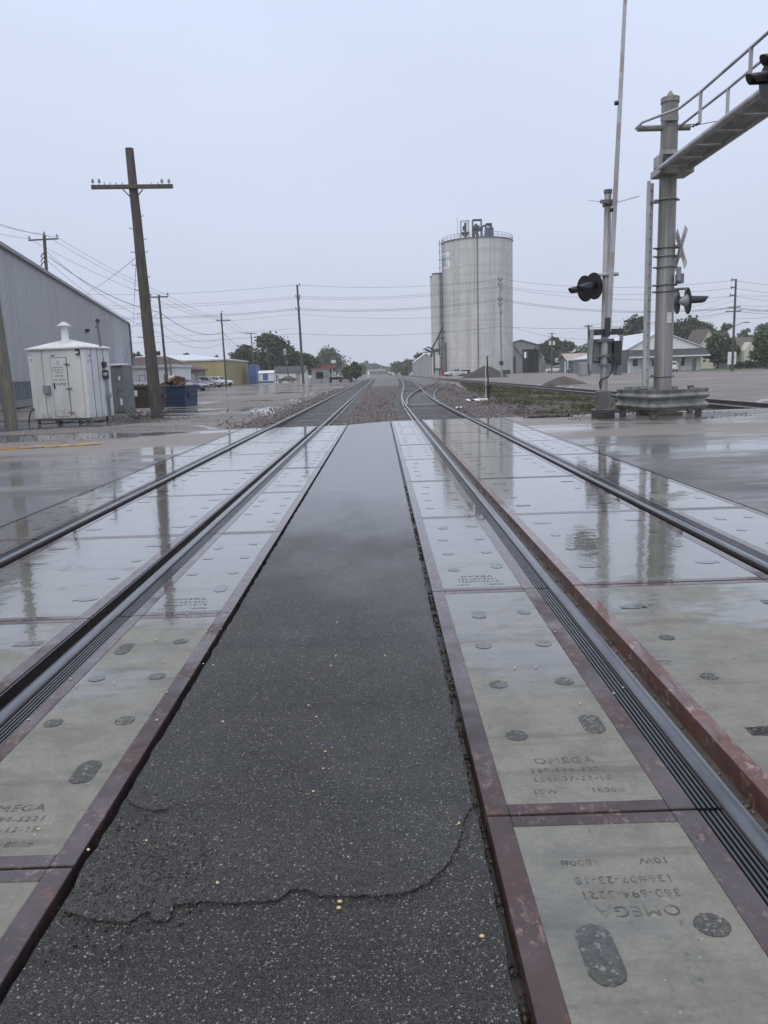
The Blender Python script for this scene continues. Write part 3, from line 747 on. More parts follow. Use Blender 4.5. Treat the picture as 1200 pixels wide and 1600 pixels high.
# ------------------------------------------------------------------ spilt corn
cm = mat('corn_yellow', (.55, .40, .16), .4, col2=(.60, .53, .38), scale=20)
kp = [(207, 974), (223, 984), (243, 999), (321, 917), (328, 898), (291, 959), (330, 984), (346, 982), (321, 987), (254, 1033), (176, 1067), (261, 1080), (318, 1036), (331, 1039),
      (525, 972), (525, 1025), (517, 1040), (46, 1124), (246, 1125), (350, 1127), (484, 1101), (493, 1120), (506, 1174), (506, 1199), (488, 1235), (62, 1295), (139, 1328), (229, 1311), (535, 1407), (533, 1416), (341, 1380),
      (806, 1043), (839, 1041), (783, 1055), (907, 1099), (717, 1287), (757, 1461), (603, 1024), (112, 1060), (119, 1072), (975, 1073), (961, 1083), (869, 987)]
kern = None
for i, (px, py) in enumerate(kp):
    p = G(px, py, .006); lbl = 'small yellow corn kernel spilt on the wet crossing'
    if kern is None:
        kern = MB().lathe([(.001, -.0055), (.0042, -.0035), (.0052, 0), (.0040, .0040), (.0018, .0065)], n=9).build('corn_kernel', cm, None, smooth=True)
        for v in kern.data.vertices: v.co.y *= .6; v.co.z -= 0
        o = kern; tag(o, lbl, 'corn kernel', 'corn kernels spilt on the crossing')
    else: o = kern.copy(); COL.objects.link(o)
    big = 1.15 if py > 1400 else .9
    o.location = (p.x, p.y, .004); o.rotation_euler = (1.4, 0, rng.uniform(0, 6)); o.scale = (big, big, big)
# ================================================================== signals on the right
def flasher(t, c, nd, name='flashing_light', lit=.0):
    """round black backing plate facing nd, with hood and red lens; c = world centre"""
    c = Vector(c); nd = Vector(nd).normalized(); RB = .335
    b = MB(); b.lathe([(.0, -.02), (RB*.96, -.02), (RB, -.012), (RB, .0), (.105, .004), (.105, .012), (.0, .012)], c, nd, 32)  # plate
    bo = b.build('backing_plate', MT['black'], t, smooth=True)
    MB().lathe([(.10, .012), (.095, .022), (.06, .034), (.0, .038)], c, nd, 24).build('lens', MT['red'], bo, smooth=True)
    # hood: half open tube, longer on top
    vs, fs = [], []; q = Vector((0, 0, 1)).rotation_difference(nd); side = nd.cross(Vector((0, 0, 1))).normalized(); upd = side.cross(nd)
    m = 18; L = .50
    for j, tt in enumerate((0, .25, .6, 1.0)):
        for k in range(m+1):
            a = R_(-30)+R_(240)*k/m; rr = .125-.03*tt
            ln = L*tt*(.84+.16*math.sin(a))
            vs.append(c+nd*(.004+ln)+side*math.cos(a)*rr+upd*(math.sin(a)*rr-.03*tt))
    for j in range(3):
        for k in range(m): fs.append((j*(m+1)+k, j*(m+1)+k+1, (j+1)*(m+1)+k+1, (j+1)*(m+1)+k))
    h = MB().add(vs, fs).build('hood', MT['black'], bo, smooth=True, fix=False)
    s = h.modifiers.new('thick', 'SOLIDIFY'); s.thickness = .006
    MB().lathe([(.165, -.02), (.16, -.05), (.12, -.12), (.075, -.18), (.05, -.215), (.0, -.22)], c, nd, 24).build('lamp_housing', MT['silver'], bo, smooth=True)
    return bo
def clampband(t, c, r, mt='galv_d', ext=.10):
    b = MB(); b.tube([(c[0]+r*math.cos(a), c[1]+r*math.sin(a), c[2]) for a in [2*math.pi*k/24 for k in range(25)]], .022, 6)
    b.beam((c[0]-r-ext, c[1]-.02, c[2]), (c[0]-r+.02, c[1]-.02, c[2]), .05, .04)
    b.beam((c[0]+r-.02, c[1]-.02, c[2]), (c[0]+r+ext*.6, c[1]-.02, c[2]), .05, .04)
    return b.build('mast_band', MT[mt], t)

# ---- crossing gate (arm up)
gb = G(942, 654)
YG = gb.y
gt = thing('crossing_gate', 'railroad crossing gate with its striped arm raised upright and twin hooded lights', 'crossing gate', gb)
top = AT(950, 303, YG)
mx_ = lambda z: gb.x+(top.x-gb.x)*(z/top.z)
MB().bx(gb.x-.25, gb.x+.25, gb.y-.25, gb.y+.25, -.1, .22).build('foundation', MT['dark'], gt, bevel=.02)
b = MB(); b.bx(gb.x-.17, gb.x+.17, gb.y-.17, gb.y+.17, .22, .74); b.bx(gb.x-.27, gb.x+.27, gb.y-.22, gb.y+.22, .22, .26)
for q in (-1, 1): b.bx(gb.x+q*.22-.05, gb.x+q*.22+.05, gb.y-.26, gb.y-.2, .22, .34)
b.build('junction_base', MT['galv_d'], gt, bevel=.015)
MB().tube([(mx_(.3), gb.y, .3), (mx_(2.05), gb.y, 2.05), (mx_(2.1), gb.y, 2.1), (top.x, gb.y, top.z)], [.10, .10, .098, .088], 20).build('mast', MT['alum'], gt, smooth=True)
MB().lathe([(.10, 0), (.105, .02), (.105, .10), (.0, .11)], top, (0, 0, 1), 20).build('mast_cap', MT['galv_d'], gt, smooth=True)
P = lambda x, y, dy=0: AT(x, y, YG+dy)
def pbox(t, name, mt, x0, y0, x1, y1, dy0, dy1, bevel=.015, par=None):
    a, c = P(x0, y1, dy0), P(x1, y0, dy0)
    o = MB().bx(a.x, c.x, gb.y+dy0, gb.y+dy1, a.z, c.z).build(name, MT[mt], par or t, bevel=bevel); return o
gm_ = pbox(gt, 'gate_mechanism', 'greyp', 925, 529, 960, 568, .10, .62)
pbox(gt, 'mechanism_cover', 'greyp', 928, 533, 957, 565, .05, .10, par=gm_)
pbox(gt, 'cross_channel', 'dark', 921, 513, 975, 524, -.22, -.05)
b = MB()
b.beam(P(925, 516, -.30), P(921, 580, -.30), .07, .13, upv=(0, 1, 0)); b.beam(P(972, 514, .25), P(966, 585, .25), .07, .13, upv=(0, 1, 0))
b.build('counterweight_arm', MT['galv'], gt, bevel=.01)
for (x0, y0, x1, y1, dy) in ((908, 566, 919, 588, -.42), (963, 558, 974, 586, .15)):
    pbox(gt, 'counterweight', 'silver', x0, y0, x1, y1, dy, dy+.34, .02)
pbox(gt, 'counterweight_bracket', 'dark', 959, 532, 972, 570, -.1, .2, .02)
b = MB()
for zz in (533, 556, 570): p = P(943, zz); b.lathe([(.125, -.03), (.135, -.03), (.135, .03), (.125, .03)], p, (0, 0, 1), 20); b.beam(p+Vector((-.2, -.13, 0)), p+Vector((.2, -.13, 0)), .03, .05)
b.build('mast_clamp', MT['galv_d'], gt)
b = MB()
for dx, dr in ((0, .022), (4, .016)):
    b.tube([P(955+dx, 552, -.15), P(957+dx, 565, -.2), P(956, 580, -.24), P(950, 589, -.22), P(940, 593, -.2), P(937, 597, -.12), P(938, 606, -.05)], dr, 8)
b.build('cable_conduit', MT['black'], gt, smooth=True)
# arm
def arm(px): return px
a0, a1, a2 = P(950.5, 518, -.28), P(961, 270, -.28), P(985, -160, -.28)
b = MB()
def rect_arm(b, p0, p1, w0, w1, d, mi):
    vs = []
    for p, ww in ((p0, w0), (p1, w1)):
        for sx_, sy_ in ((-1, -1), (1, -1), (1, 1), (-1, 1)): vs.append(p+Vector((sx_*ww/2, sy_*d/2, 0)))
    b.add(vs, [(3, 2, 1, 0), (4, 5, 6, 7), (0, 1, 5, 4), (1, 2, 6, 5), (2, 3, 7, 6), (3, 0, 4, 7)], mi)
ns = 13
for i in range(ns):
    t0, t1 = i/ns, (i+1)/ns; L0, L1 = a0.lerp(a2, t0), a0.lerp(a2, t1)
    rect_arm(b, L0, L1, .13-.06*t0, .13-.06*t1, .05, 0)
ga = b.build('gate_arm', MT['alum'], gt)
pink = mat('faded_red_stripe', (.42, .30, .30), .5, col2=(.34, .31, .31), scale=6, lo=.35, hi=.6)
b = MB()
for i in (2, 4, 6, 8, 10):
    t0 = (i+.05)/ns; t1 = (i+.55)/ns
    L0, L1 = a0.lerp(a2, t0)+Vector((0, -.028, 0)), a0.lerp(a2, t1)+Vector((0, -.028, 0))
    b = MB(); rect_arm(b, L0, L1, .125-.06*t0, .125-.06*t1, .004, 0); b.build('arm_stripe', pink, ga)
pbox(gt, 'arm_adapter', 'dark', 946, 496, 954, 526, -.34, -.2)
for t0 in (.30, .55):
    p = a0.lerp(a2, t0)+Vector((-.09, 0, 0))
    MB().lathe([(.0, -.05), (.05, -.045), (.055, 0), (.05, .045), (0, .05)], p, (1, 0, 0), 14).build('arm_light', MT['black'], ga, smooth=True)
# crossbuck blades seen edge-on from the tracks, plus bracket
pc = P(949, 318)
for sg, a, c in ((1, (921, 313, -.35), (956, 318, -.1)), (-1, (953, 319, .0), (996, 307, .25))):
    p0, p1 = P(*a), P(*c); MB().beam(p0, p1, .012, .20 if sg < 0 else .16, upv=(0, 1, .25)).build('crossbuck_blade', MT['alum'], gt)
b = MB(); b.lathe([(.10, -.07), (.125, -.07), (.125, .07), (.10, .07)], pc, (0, 0, 1), 18); b.beam(pc+Vector((-.22, -.12, .03)), pc+Vector((.22, -.12, .03)), .05, .08)
b.build('crossbuck_bracket', MT['galv_d'], gt)
# twin lights on a cross pipe, facing the left road
b = MB(); b.tube([P(932, 430, -.1), P(966, 428, -.1)], .05, 10); b.tube([P(938, 431, -.5), P(938, 431, .6)], .04, 10)
b.build('light_bracket', MT['alum'], gt, smooth=True)
flasher(gt, P(928, 447, -.38), (-.92, -.40, -.12)); flasher(gt, P(914, 451, .12), (-.92, -.40, -.12))

# ---- cantilever signal
cb_ = G(1034, 650); YC = cb_.y
Q = lambda x, y, dy=0: AT(x, y, YC+dy)
ct = thing('cantilever_signal', 'tall aluminium signal mast with a railed walkway arm reaching over the road', 'railroad signal', cb_)
tp = Q(1047, 160); R0, R1 = .235, .205
mxc = lambda z: cb_.x+(tp.x-cb_.x)*(z/tp.z)
NP = 24; b = MB(); path = [(mxc(z), cb_.y, z) for z in (0, 2.5, 4.5, 6.4, tp.z)]
b.tube(path, [R0, R0, R0-.012, R0-.02, R1], 40)
ms = b.build('mast', MT['mast'], ct, smooth=True)
b = MB()   # lengthwise seams and flat ribs of the segmented mast
for a in (-101, -89, -58, -125):
    ca, sa = math.cos(R_(a)), math.sin(R_(a))
    b.tube([(mxc(z)+rr*ca, cb_.y+rr*sa, z) for z, rr in ((.35, R0-.001), (4.5, R0-.013), (tp.z-.05, R1))], .008, 5)
b.build('mast_seam', MT['galv_d'], ms)
MB().lathe([(R1, -.02), (R1+.025, -.02), (R1+.025, .10), (R1*.97, .12), (.09, .13), (.075, .19), (.02, .27), (0, .28)], tp, (0, 0, 1), 28).build('mast_cap', MT['mast'], ct, smooth=True)
MB().bx(cb_.x-.42, cb_.x+.42, cb_.y-.42, cb_.y+.42, -.1, .12).build('foundation', MT['mud'], ct, bevel=.02)
b = MB(); b.bx(cb_.x-.36, cb_.x+.36, cb_.y-.36, cb_.y+.36, .14, .18)
for sx_ in (-1, 1):
    for sy_ in (-1, 1): b.cyl((cb_.x+sx_*.29, cb_.y+sy_*.29, .16), (cb_.x+sx_*.29, cb_.y+sy_*.29, .34), .025, n=8)
b.build('base_plate', MT['galv_d'], ct)
for py in (313, 388, 401, 418, 446, 456, 588):
    p = Q(1040, py); clampband(ct, (mxc(p.z), cb_.y, p.z), .245)
# small notice plate low on the mast
text_plate = MB().bx(mxc(2.6)-.02, mxc(2.6)+.10, cb_.y-R0-.02, cb_.y-R0-.005, 2.45, 2.72).build('notice_plate', MT['white'], ct)
# ladder, standing off the mast
lt = MB(); l0, l1 = Q(1011, 603, -.2), Q(1019, 283, -.2)
for dx, dyy in ((-.085, 0), (.085, .26)):
    lt.beam(l0+Vector((dx, dyy, 0)), l1+Vector((dx, dyy, 0.0)), .085, .06, upv=(0, 1, 0))
ld = lt.build('ladder', MT['alum'], ct)
lr = MB(); nr = 17
for k in range(nr):
    p = l0.lerp(l1, (k+.4)/nr); lr.cyl(p+Vector((-.085, 0, 0)), p+Vector((.085, .26, 0)), .017, n=8)
lr.build('ladder_rungs', MT['galv_d'], ld)
for py in (317, 588):
    p = Q(1018, py, -.05); MB().beam(p, (mxc(p.z)-.2, cb_.y-.05, p.z+.02), .05, .07).build('ladder_bracket', MT['galv_d'], ld)
# walkway arm towards -Y (over the road)
za = Q(1050, 268).z; xa = mxc(za)
b = MB(); b.bx(xa-.36, xa+.52, cb_.y-.40, cb_.y+.30, za-.12, za+.06); b.bx(xa-.36, xa-.29, cb_.y-.40, cb_.y+.1, za+.06, za+.36)
b.build('arm_clamp', MT['mast'], ct, bevel=.02)
for zz in (za+.36, za+1.15):
    MB().bx(xa-.32, xa+.12, cb_.y-.28, cb_.y-.22, zz, zz+.10).build('mast_bracket', MT['mast'], ct)
AL = 11.5; y0, y1 = cb_.y-.25, cb_.y-AL
def rise(y): return .05*(cb_.y-y)/AL
b = MB()
for dx in (-.30, .42):
    b.tube([(xa+dx, y0, za+.02), (xa+dx, (y0+y1)/2, za+.08), (xa+dx, y1, za+.12)], .075, 12)
wk = b.build('walkway_arm', MT['alum'], ct, smooth=True)
b = MB(); k = y0
while k > y1: MB().tube([(xa-.30, k, za+.0), (xa+.42, k, za+.0)], .028, 8).build('arm_strut', MT['galv'], wk); k -= 1.05
b = MB(); nb = 15
for i in range(nb): x = xa-.22+i*.56/(nb-1); b.beam((x, y0, za+.05), (x, y1, za+.13), .006, .03)
k = y0; 
while k > y1: b.beam((xa-.24, k, za+.052+.08*(y0-k)/(y0-y1)), (xa+.36, k, za+.052+.08*(y0-k)/(y0-y1)), .006, .028); k -= .10
b.build('walkway_grating', MT['galv_d'], wk)
# railing: two rails each side, sloping back to the mast cross pipe
zc = Q(1040, 198).z
b = MB(); b.tube([Q(996, 201, .0), Q(1078, 199, .0)], .075, 12); b.build('cross_pipe', MT['mast'], ct, smooth=True)
r1 = [Q(991, 202), Q(1004, 190), Q(1060, 170), AT(1096, 142, 18.6), AT(1173, 76, 15.8)]
ra = [Vector(v) for v in ()]
xL, xR_ = xa-.30, xa+.42
hb = .95
def railing(xx, pz):
    pts = [Vector(p) for p in pz]
    return pts
b = MB()
hl1, hl2 = AT(1096, 141, 17.2), AT(1173, 76, 15.0); xL = (hl1.x+hl2.x)/2; zL = (hl1.z+hl2.z)/2
hr1 = AT(1138, 138, 17.5); xR_ = hr1.x; zR = hr1.z
b.tube([Q(992, 202), Q(1004, 191, -.1), AT(1062, 169, 19.4), (xL, 17.2, zL), (xL, 15, zL), (xL, y1, zL+.03)], .032, 10)
b.tube([Q(1064, 196, -.05), (xR_, 17.5, zR), (xR_, 15, zR+.01), (xR_, y1, zR+.03)], .032, 10)
rl = b.build('handrail', MT['alum'], wk, smooth=True)
for i in range(4):
    for xx, zz, yy in ((xL, zL, 17.2-2.2*i), (xR_, zR, 17.5-2.2*i)): MB().beam((xx, yy, za+.06), (xx, yy, zz), .055, .055, upv=(0, 1, 0)).build('rail_post', MT['alum'], wk)
b = MB(); b.tube([Q(1006, 199, -.05), (xL+.1, cb_.y-3.6, za+.1)], .010, 6); b.tube([Q(1080, 197, -.05), (xR_-.05, cb_.y-3.9, za+.1)], .010, 6)
for p in (Vector((xL+.1, cb_.y-3.45, za+.14)), Q(1084, 196.5, -.1)): b.lathe([(0, -.06), (.03, -.05), (.03, .05), (0, .06)], p, (0, 1, 0), 8)
b.build('tie_cable', MT['dark'], wk)
# flashing lights on the arm, facing the left road
for (px, py, Yd) in ((1206, 122, 14.7), (1229, 92, 14.3)):
    flasher(wk, AT(px, py, Yd), (-.97, -.22, -.06))
MB().tube([AT(1212, 122, 14.9), (xa+.05, 15.0, za+.3)], .04, 8).build('light_bracket', MT['galv_d'], wk)
# mast lights facing away to the right road, crossbuck, bell box
flasher(ct, Q(1075, 470, -.72), (.99, -.10, .06)); flasher(ct, Q(1058, 471, .45), (.99, -.10, .06))
b = MB(); b.tube([Q(1048, 452, .6), Q(1072, 451, -.8)], .035, 8); b.build('light_bracket', MT['galv'], ct, smooth=True)
MB().bx(mxc(4.1)+.20, mxc(4.1)+.34, cb_.y-.42, cb_.y-.15, Q(1055, 445).z, Q(1055, 430).z).build('relay_box', MT['galv_d'], ct, bevel=.015)
MB().bx(mxc(4.1)+.17, mxc(4.1)+.245, cb_.y-.46, cb_.y-.3, Q(1055, 442).z, Q(1055, 420).z).build('bell_box', MT['silver'], ct, bevel=.01)
# crossbuck: plane faces -X, long dimension along Y/Z
xc_ = mxc(5)+.31; cz = Q(1060, 390).z; cy = cb_.y-.16
bmk = flat('sign_black', (.02, .02, .02), .5)
cs = mat('sign_white', (.78, .78, .78), .45, scale=3, fine=.04)
for i, (sg, word) in enumerate(((-1, 'RAILROAD'), (1, 'CROSSING'))):
    # u runs toward the camera (-Y), v up; readers stand on the -X side
    ang = R_(52)*sg; du, dv_ = math.cos(ang), math.sin(ang); xo = xc_+.018*(0 if i else 1)
    def cf(u, v, t, du=du, dv_=dv_, xo=xo): return Vector((xo+t, cy-(u*du-v*dv_), cz+(u*dv_+v*du)))
    bl = MB().prism([(-.64, -.115), (.56, -.115), (.64, 0), (.56, .115), (-.56, .115), (-.64, 0)][0:0] or [(-.60, -.115), (.60, -.115), (.60, .115), (-.60, .115)], cf, 0, .008).build('crossbuck_blade', cs, ct)
    org = Vector(ct.location)
    text_obj('lettering', word, .165, bmk, bl, lambda x, y, z: cf(x, y-.058, -.003-z*.3)-org, extrude=.001, spacing=1.05)
for q in (.08, -.2): MB().beam((mxc(5)+.1, cy+.1, cz+q), (xc_+.03, cy, cz+q), .05, .05).build('crossbuck_bracket', MT['galv_d'], ct)

# ---- guardrail round the cantilever base
MT['wpost'] = mat('wet_post', (.13, .13, .125), .6, .1, scale=4); MT['wbeam'] = mat('wet_guardrail', (.27, .275, .272), .5, .15, col2=(.14, .143, .135), scale=3, stretch=(1, 1, .4), coat=.3, crough=.2)
gr = thing('guardrail', 'curved galvanized W-beam guardrail on spiral posts shielding the cantilever mast base', 'guardrail', (8.1, 21, 0))
g1, g2, g3 = AT(968, 625, 20.9), AT(1024, 627, 19.35), AT(1104, 620, 19.9)
WP = [(.03, 0), (.10, .07), (.105, .095), (.0, .185), (.0, .235), (.105, .325), (.105, .35), (.045, .41), (.075, .50)]  # top lip bent outward to face down, added for a dark upper band
def wbeam(pts, zb, name, th=.006):
    pts = [Vector((p[0], p[1], 0)) for p in pts]; vs, fs = [], []; n = len(WP)
    for i, p in enumerate(pts):
        d = (pts[min(i+1, len(pts)-1)]-pts[max(i-1, 0)]).normalized(); nr_ = Vector((d.y, -d.x, 0))
        for o_, z in WP: vs.append((p.x+nr_.x*o_, p.y+nr_.y*o_, zb+z))
    for i in range(len(pts)-1):
        for k in range(n-1): fs.append((i*n+k, (i+1)*n+k, (i+1)*n+k+1, i*n+k+1))
    o = MB().add(vs, fs).build(name, MT['wbeam'], gr, smooth=False, fix=False)
    s = o.modifiers.new('thick', 'SOLIDIFY'); s.thickness = .008; return o
def curve(ps, n=10):
    out = []
    sp_ = [Vector((p[0], p[1], 0)) for p in ps]
    for i in range(len(sp_)-1):
        p0 = sp_[max(i-1, 0)]; p1 = sp_[i]; p2 = sp_[i+1]; p3 = sp_[min(i+2, len(sp_)-1)]
        for k in range(n):
            t = k/n; out.append(.5*((2*p1)+(p2-p0)*t+(2*p0-5*p1+4*p2-p3)*t*t+(3*p1-p0-3*p2+p3)*t**3))
    out.append(sp_[-1]); return out
front_pts = [(g1.x+.5, g1.y+1.1), (g1.x+.04, g1.y+.18), (g1.x+.03, g1.y+.04), (g1.x+.11, g1.y-.10), (g2.x-.08, g2.y+.07), (g2.x, g2.y+.01), (g2.x+.08, g2.y+.01), (g3.x-.12, g3.y-.04), (g3.x-.01, g3.y+.03), (g3.x+.02, g3.y+.16), (g3.x-.12, g3.y+.9)]
wbeam(front_pts, .25, 'w_beam')
bp_ = [(g3.x-.30, g3.y+1.2), (g3.x-.9, g3.y+1.75), (g1.x+1.2, g1.y+1.5), (g1.x+.5, g1.y+1.05)]
wbeam(curve(bp_), .28, 'w_beam')
def spiral_post(x, y, h, lean=0):
    b = MB(); n, m = 14, 12; vs, fs = [], []
    for j in range(n+1):
        z = -.08+(h+.08)*j/n
        for k in range(m):
            a = 2*math.pi*k/m; rr = .088*(1+.10*math.cos(3*(a-j*.8)))
            vs.append((x+rr*math.cos(a), y+rr*math.sin(a), z))
    for j in range(n):
        for k in range(m): k2 = (k+1) % m; fs.append((j*m+k, j*m+k2, (j+1)*m+k2, (j+1)*m+k))
    fs.append(tuple(range(m-1, -1, -1))); fs.append(tuple(n*m+k for k in range(m)))
    b.add(vs, fs); return b.build('guardrail_post', MT['wpost'], gr)
for px, Y_, hh in ((973, 21.0, .70), (1022, 19.55, .62), (1091, 20.15, .62), (1078, 21.6, .78)):
    p = AT(px, 640, Y_); spiral_post(p.x, p.y, hh)
b = MB(); p = AT(1008, 640, 21.2); b.bx(p.x-.15, p.x+.25, p.y, p.y+.3, 0, .34); b.bx(p.x+.5, p.x+1.7, p.y+.4, p.y+.5, .2, .28); b.build('cable_tray', MT['dark'], gr)
# low mound of dirt and cinders at the feet
md = MB(); n = 40; vs, fs = [], []; r = random.Random(12); rings = (1.0, .8, .55, .3)
for q, rr in enumerate(rings):
    for k in range(n):
        a = 2*math.pi*k/n; w_ = 1+.14*math.sin(3*a+1)+.07*math.sin(7*a)+r.uniform(-.04, .04)
        vs.append((7.55+2.35*rr*w_*math.cos(a), 20.9+1.55*rr*w_*math.sin(a), (-.006, .006, .012, .014)[q]+r.uniform(0, .012)*(q > 0)))
for q in range(3):
    for k in range(n): k2 = (k+1) % n; fs.append((q*n+k, q*n+k2, (q+1)*n+k2, (q+1)*n+k))
fs.append(tuple(3*n+k for k in range(n)))
kind(md.add(vs, fs).build('dirt', MT['mud'], None, fix=True), 'structure')
n = 520; a = rs.uniform(0, 6.28, n); q = np.sqrt(rs.random(n))
stones_at('cinders', 7.55+2.5*q*np.cos(a), 20.9+1.6*q*np.sin(a), np.full(n, .008), rs.uniform(.012, .035, n), MT['stone'], 15, 'dark cinders and grit around the guardrail posts', 'gravel')

# ---- switch stand between turnout and grass, with the white slab and bits at its foot
sb = G(765, 625, -.1)
st = thing('switch_stand', 'tall black switch stand with a thin white marker rod beside the ballast', 'switch stand', sb)
S_ = lambda x, y, dy=0: AT(x, y, sb.y+dy)
MB().tube([S_(761, 556), S_(763, 600)], .035, 8).build('target_mast', MT['black'], st)
b = MB(); a = S_(761, 601); c = S_(767, 608); b.bx(a.x, c.x, sb.y-.12, sb.y+.12, c.z, a.z); b.beam(S_(763, 606), S_(763, 624), .11, .11, upv=(0, 1, 0)); b.beam(S_(766, 602), S_(767, 617), .035, .035, upv=(0, 1, 0))
b.build('stand_body', MT['black'], st, bevel=.01)
MB().beam(S_(757, 605), S_(762, 604), .05, .04).build('throw_lever', MT['black'], st)
MB().tube([S_(758.5, 571), S_(759.5, 624)], .018, 8).build('marker_rod', MT['white'], st)
pw = S_(758.5, 625); MB().bx(pw.x-.30, pw.x+.10, sb.y-.35, sb.y+.3, -.10, -.02).build('base_slab', MT['white'], st, bevel=.01)
for (px, py, w_, lab) in ((740, 627, .5, 'crumpled pale plastic scrap on the ballast near the switch stand'), (719, 640, .22, 'small white scrap lying on the ballast by the gate-side rail')):
    p = G(px, py, -.14); r = random.Random(px); vs = []
    for j in range(4):
        for k in range(6): vs.append((p.x+(k/5-.5)*w_*1.6, p.y+(j/3-.5)*w_, -.12+r.uniform(0, .12)))
    o = MB().add(vs, [(j*6+k, j*6+k+1, (j+1)*6+k+1, (j+1)*6+k) for j in range(3) for k in range(5)]).build('plastic_scrap', MT['white'], None, fix=False)
    s = o.modifiers.new('thick', 'SOLIDIFY'); s.thickness = .01; tag(o, lab, 'scrap')
p = G(559.5, 593, -.02); o = MB().box((p.x, p.y, -.02), (.3, .25, .2), .4).build('white_block', MT['white'], None, bevel=.03); tag(o, 'small white block lying on the ballast between the tracks far off', 'block')

# ================================================================== left side, near
def yaw_of(a, b): d = Vector(b)-Vector(a); return math.atan2(d.y, d.x)
# ---- signal bungalow: local x along the front, y into depth
s0, s1, s2 = G(55, 662), G(142, 661), G(171, 657)
s0.y = 27.75; s0.x = AT(55, 662, 27.75).x
bw = (s1-s0).length; rz = yaw_of(s0, s1); bd = 1.5; bh = 2.58
bt = thing('signal_bungalow', 'white steel signal hut with hipped roof, vent stack and lettered door', 'signal hut', (s0.x, s0.y, 0), rz)
z0 = .18
# wall shell
MB().bx(0, bw, 0, bd, z0, bh).build('wall', MT['shed'], bt, local=True, bevel=.01)
b = MB(); b.bx(.56, .572, -.008, 0, z0, bh); b.bx(bw-.155, bw-.147, -.008, 0, z0, bh)
for yy in (.38, .75, 1.12): b.bx(bw, bw+.008, yy-.010, yy+.010, z0, bh)
b.build('panel_seam', MT['galv_d'], bt, local=True)
ov = .07; hr = .36; cx0, cx1 = bw/2-.12, bw/2+.12
vs = [(-ov, -ov, bh), (bw+ov, -ov, bh), (bw+ov, bd+ov, bh), (-ov, bd+ov, bh), (-ov, -ov, bh+.05), (bw+ov, -ov, bh+.05), (bw+ov, bd+ov, bh+.05), (-ov, bd+ov, bh+.05), (cx0, bd/2, bh+hr), (cx1, bd/2, bh+hr)]
MB().add(vs, [(3, 2, 1, 0), (0, 1, 5, 4), (1, 2, 6, 5), (2, 3, 7, 6), (3, 0, 4, 7), (4, 5, 9, 8), (5, 6, 9), (6, 7, 8, 9), (7, 4, 8)]).build('roof', MT['white'], bt, local=True)
vst = MB().lathe([(.17, .20), (.15, .34), (.125, .38), (.125, .78), (.13, .80), (.0, .80)], (bw/2+.06, bd/2-.2, bh+.0), n=20).build('vent_stack', MT['shed'], bt, smooth=True, local=True)
MB().lathe([(.0, .80), (.245, .80), (.245, .825), (.06, .955), (.0, .965)], (bw/2+.06, bd/2-.2, bh), n=20).build('vent_cap', MT['white'], vst, smooth=True, local=True)
dx0, dx1, dz0, dz1 = .90, 1.52, .26, 2.28
dr = MB().bx(dx0, dx1, -.022, -.001, dz0, dz1).build('door', MT['shed'], bt, local=True, bevel=.006)
b = MB(); b.bx(dx0-.02, dx1+.02, -.006, -.001, dz1, dz1+.02); b.bx(dx0-.018, dx0-.002, -.006, -.001, dz0, dz1); b.bx(dx1+.002, dx1+.022, -.006, -.001, dz0, dz1); b.build('door_gap', MT['dark'], dr, local=True)
for zz in (2.06, 1.22, .38):
    MB().bx(dx1-.08, dx1+.14, -.045, -.022, zz-.02, zz+.02).build('hinge', MT['galv'], dr, local=True)
b = MB(); b.bx(dx0+.07, dx0+.10, -.06, -.022, 1.22, 1.42); b.build('handle', MT['dark'], dr, local=True)
for zz in (2.08, .42):
    v_ = MB()
    for k in range(3): v_.bx(.5*(dx0+dx1)-.09, .5*(dx0+dx1)+.06, -.034, -.022, zz+k*.045, zz+k*.045+.022)
    v_.build('louvre', MT['white'], dr, local=True)
blk = flat('paint_black', (.03, .03, .032), .5)
for s, sz, zz in (('BNSF RAILWAY', .068, 1.93), ('IN EMERGENCY CALL', .062, 1.845), ('1-800-832-5452', .062, 1.76), ('HWY 28', .10, 1.63), ('M.P. 157.15', .105, 1.49), ('DOT 067933R', .105, 1.34)):
    text_obj('lettering', s, sz, blk, dr, lambda x, y, z: (.5*(dx0+dx1)-.02+x*.86, -.024-z*.3, zz+y), extrude=.002)
for s, zz in (('BS', 2.28), ('8 70', 2.10)):
    text_obj('lettering', s, .13, MT['greyp'], bt, lambda x, y, z: (bw+.004+z*.3, .28+x, zz+y), extrude=.002)
MB().bx(.56, .80, -.13, 0, 1.06, 1.36).build('phone_box', MT['silver'], bt, local=True, bevel=.02)
b = MB(); b.bx(bw-.30, bw-.17, -.05, 0, 2.36, 2.55); b.build('lamp_bracket', MT['dark'], bt, local=True)
MB().lathe([(.0, -.03), (.05, -.02), (.055, .02), (.03, .05), (0, .06)], (bw-.235, -.06, 2.42), n=14).build('door_lamp', MT['white'], bt, local=True, smooth=True)
b = MB()
for zz in (2.46, 2.28): b.lathe([(0, 0), (.05, .004), (.04, .03), (0, .035)], (.12, 0, zz), (0, -1, 0), 12)
b.build('vent_plug', MT['white'], bt, local=True)
MB().bx(.95, 1.08, -.02, 0, 2.36, 2.39).build('data_plate', MT['dark'], bt, local=True)
b = MB()
for xx in (.1, .9, bw-.2, bw-.02):
    for yy in (.1, bd-.15): b.bx(xx-.03, xx+.03, yy-.05, yy+.05, -.05, z0)
b.bx(.05, bw-.05, .02, .10, .1, z0); b.build('support_leg', MT['galv_d'], bt, local=True)
MB().tube([(.05, -.02, .55), (-.06, -.10, .45), (-.12, -.14, .2), (-.10, -.2, -.02)], .025, 8).build('ground_conduit', MT['black'], bt, local=True, smooth=True)
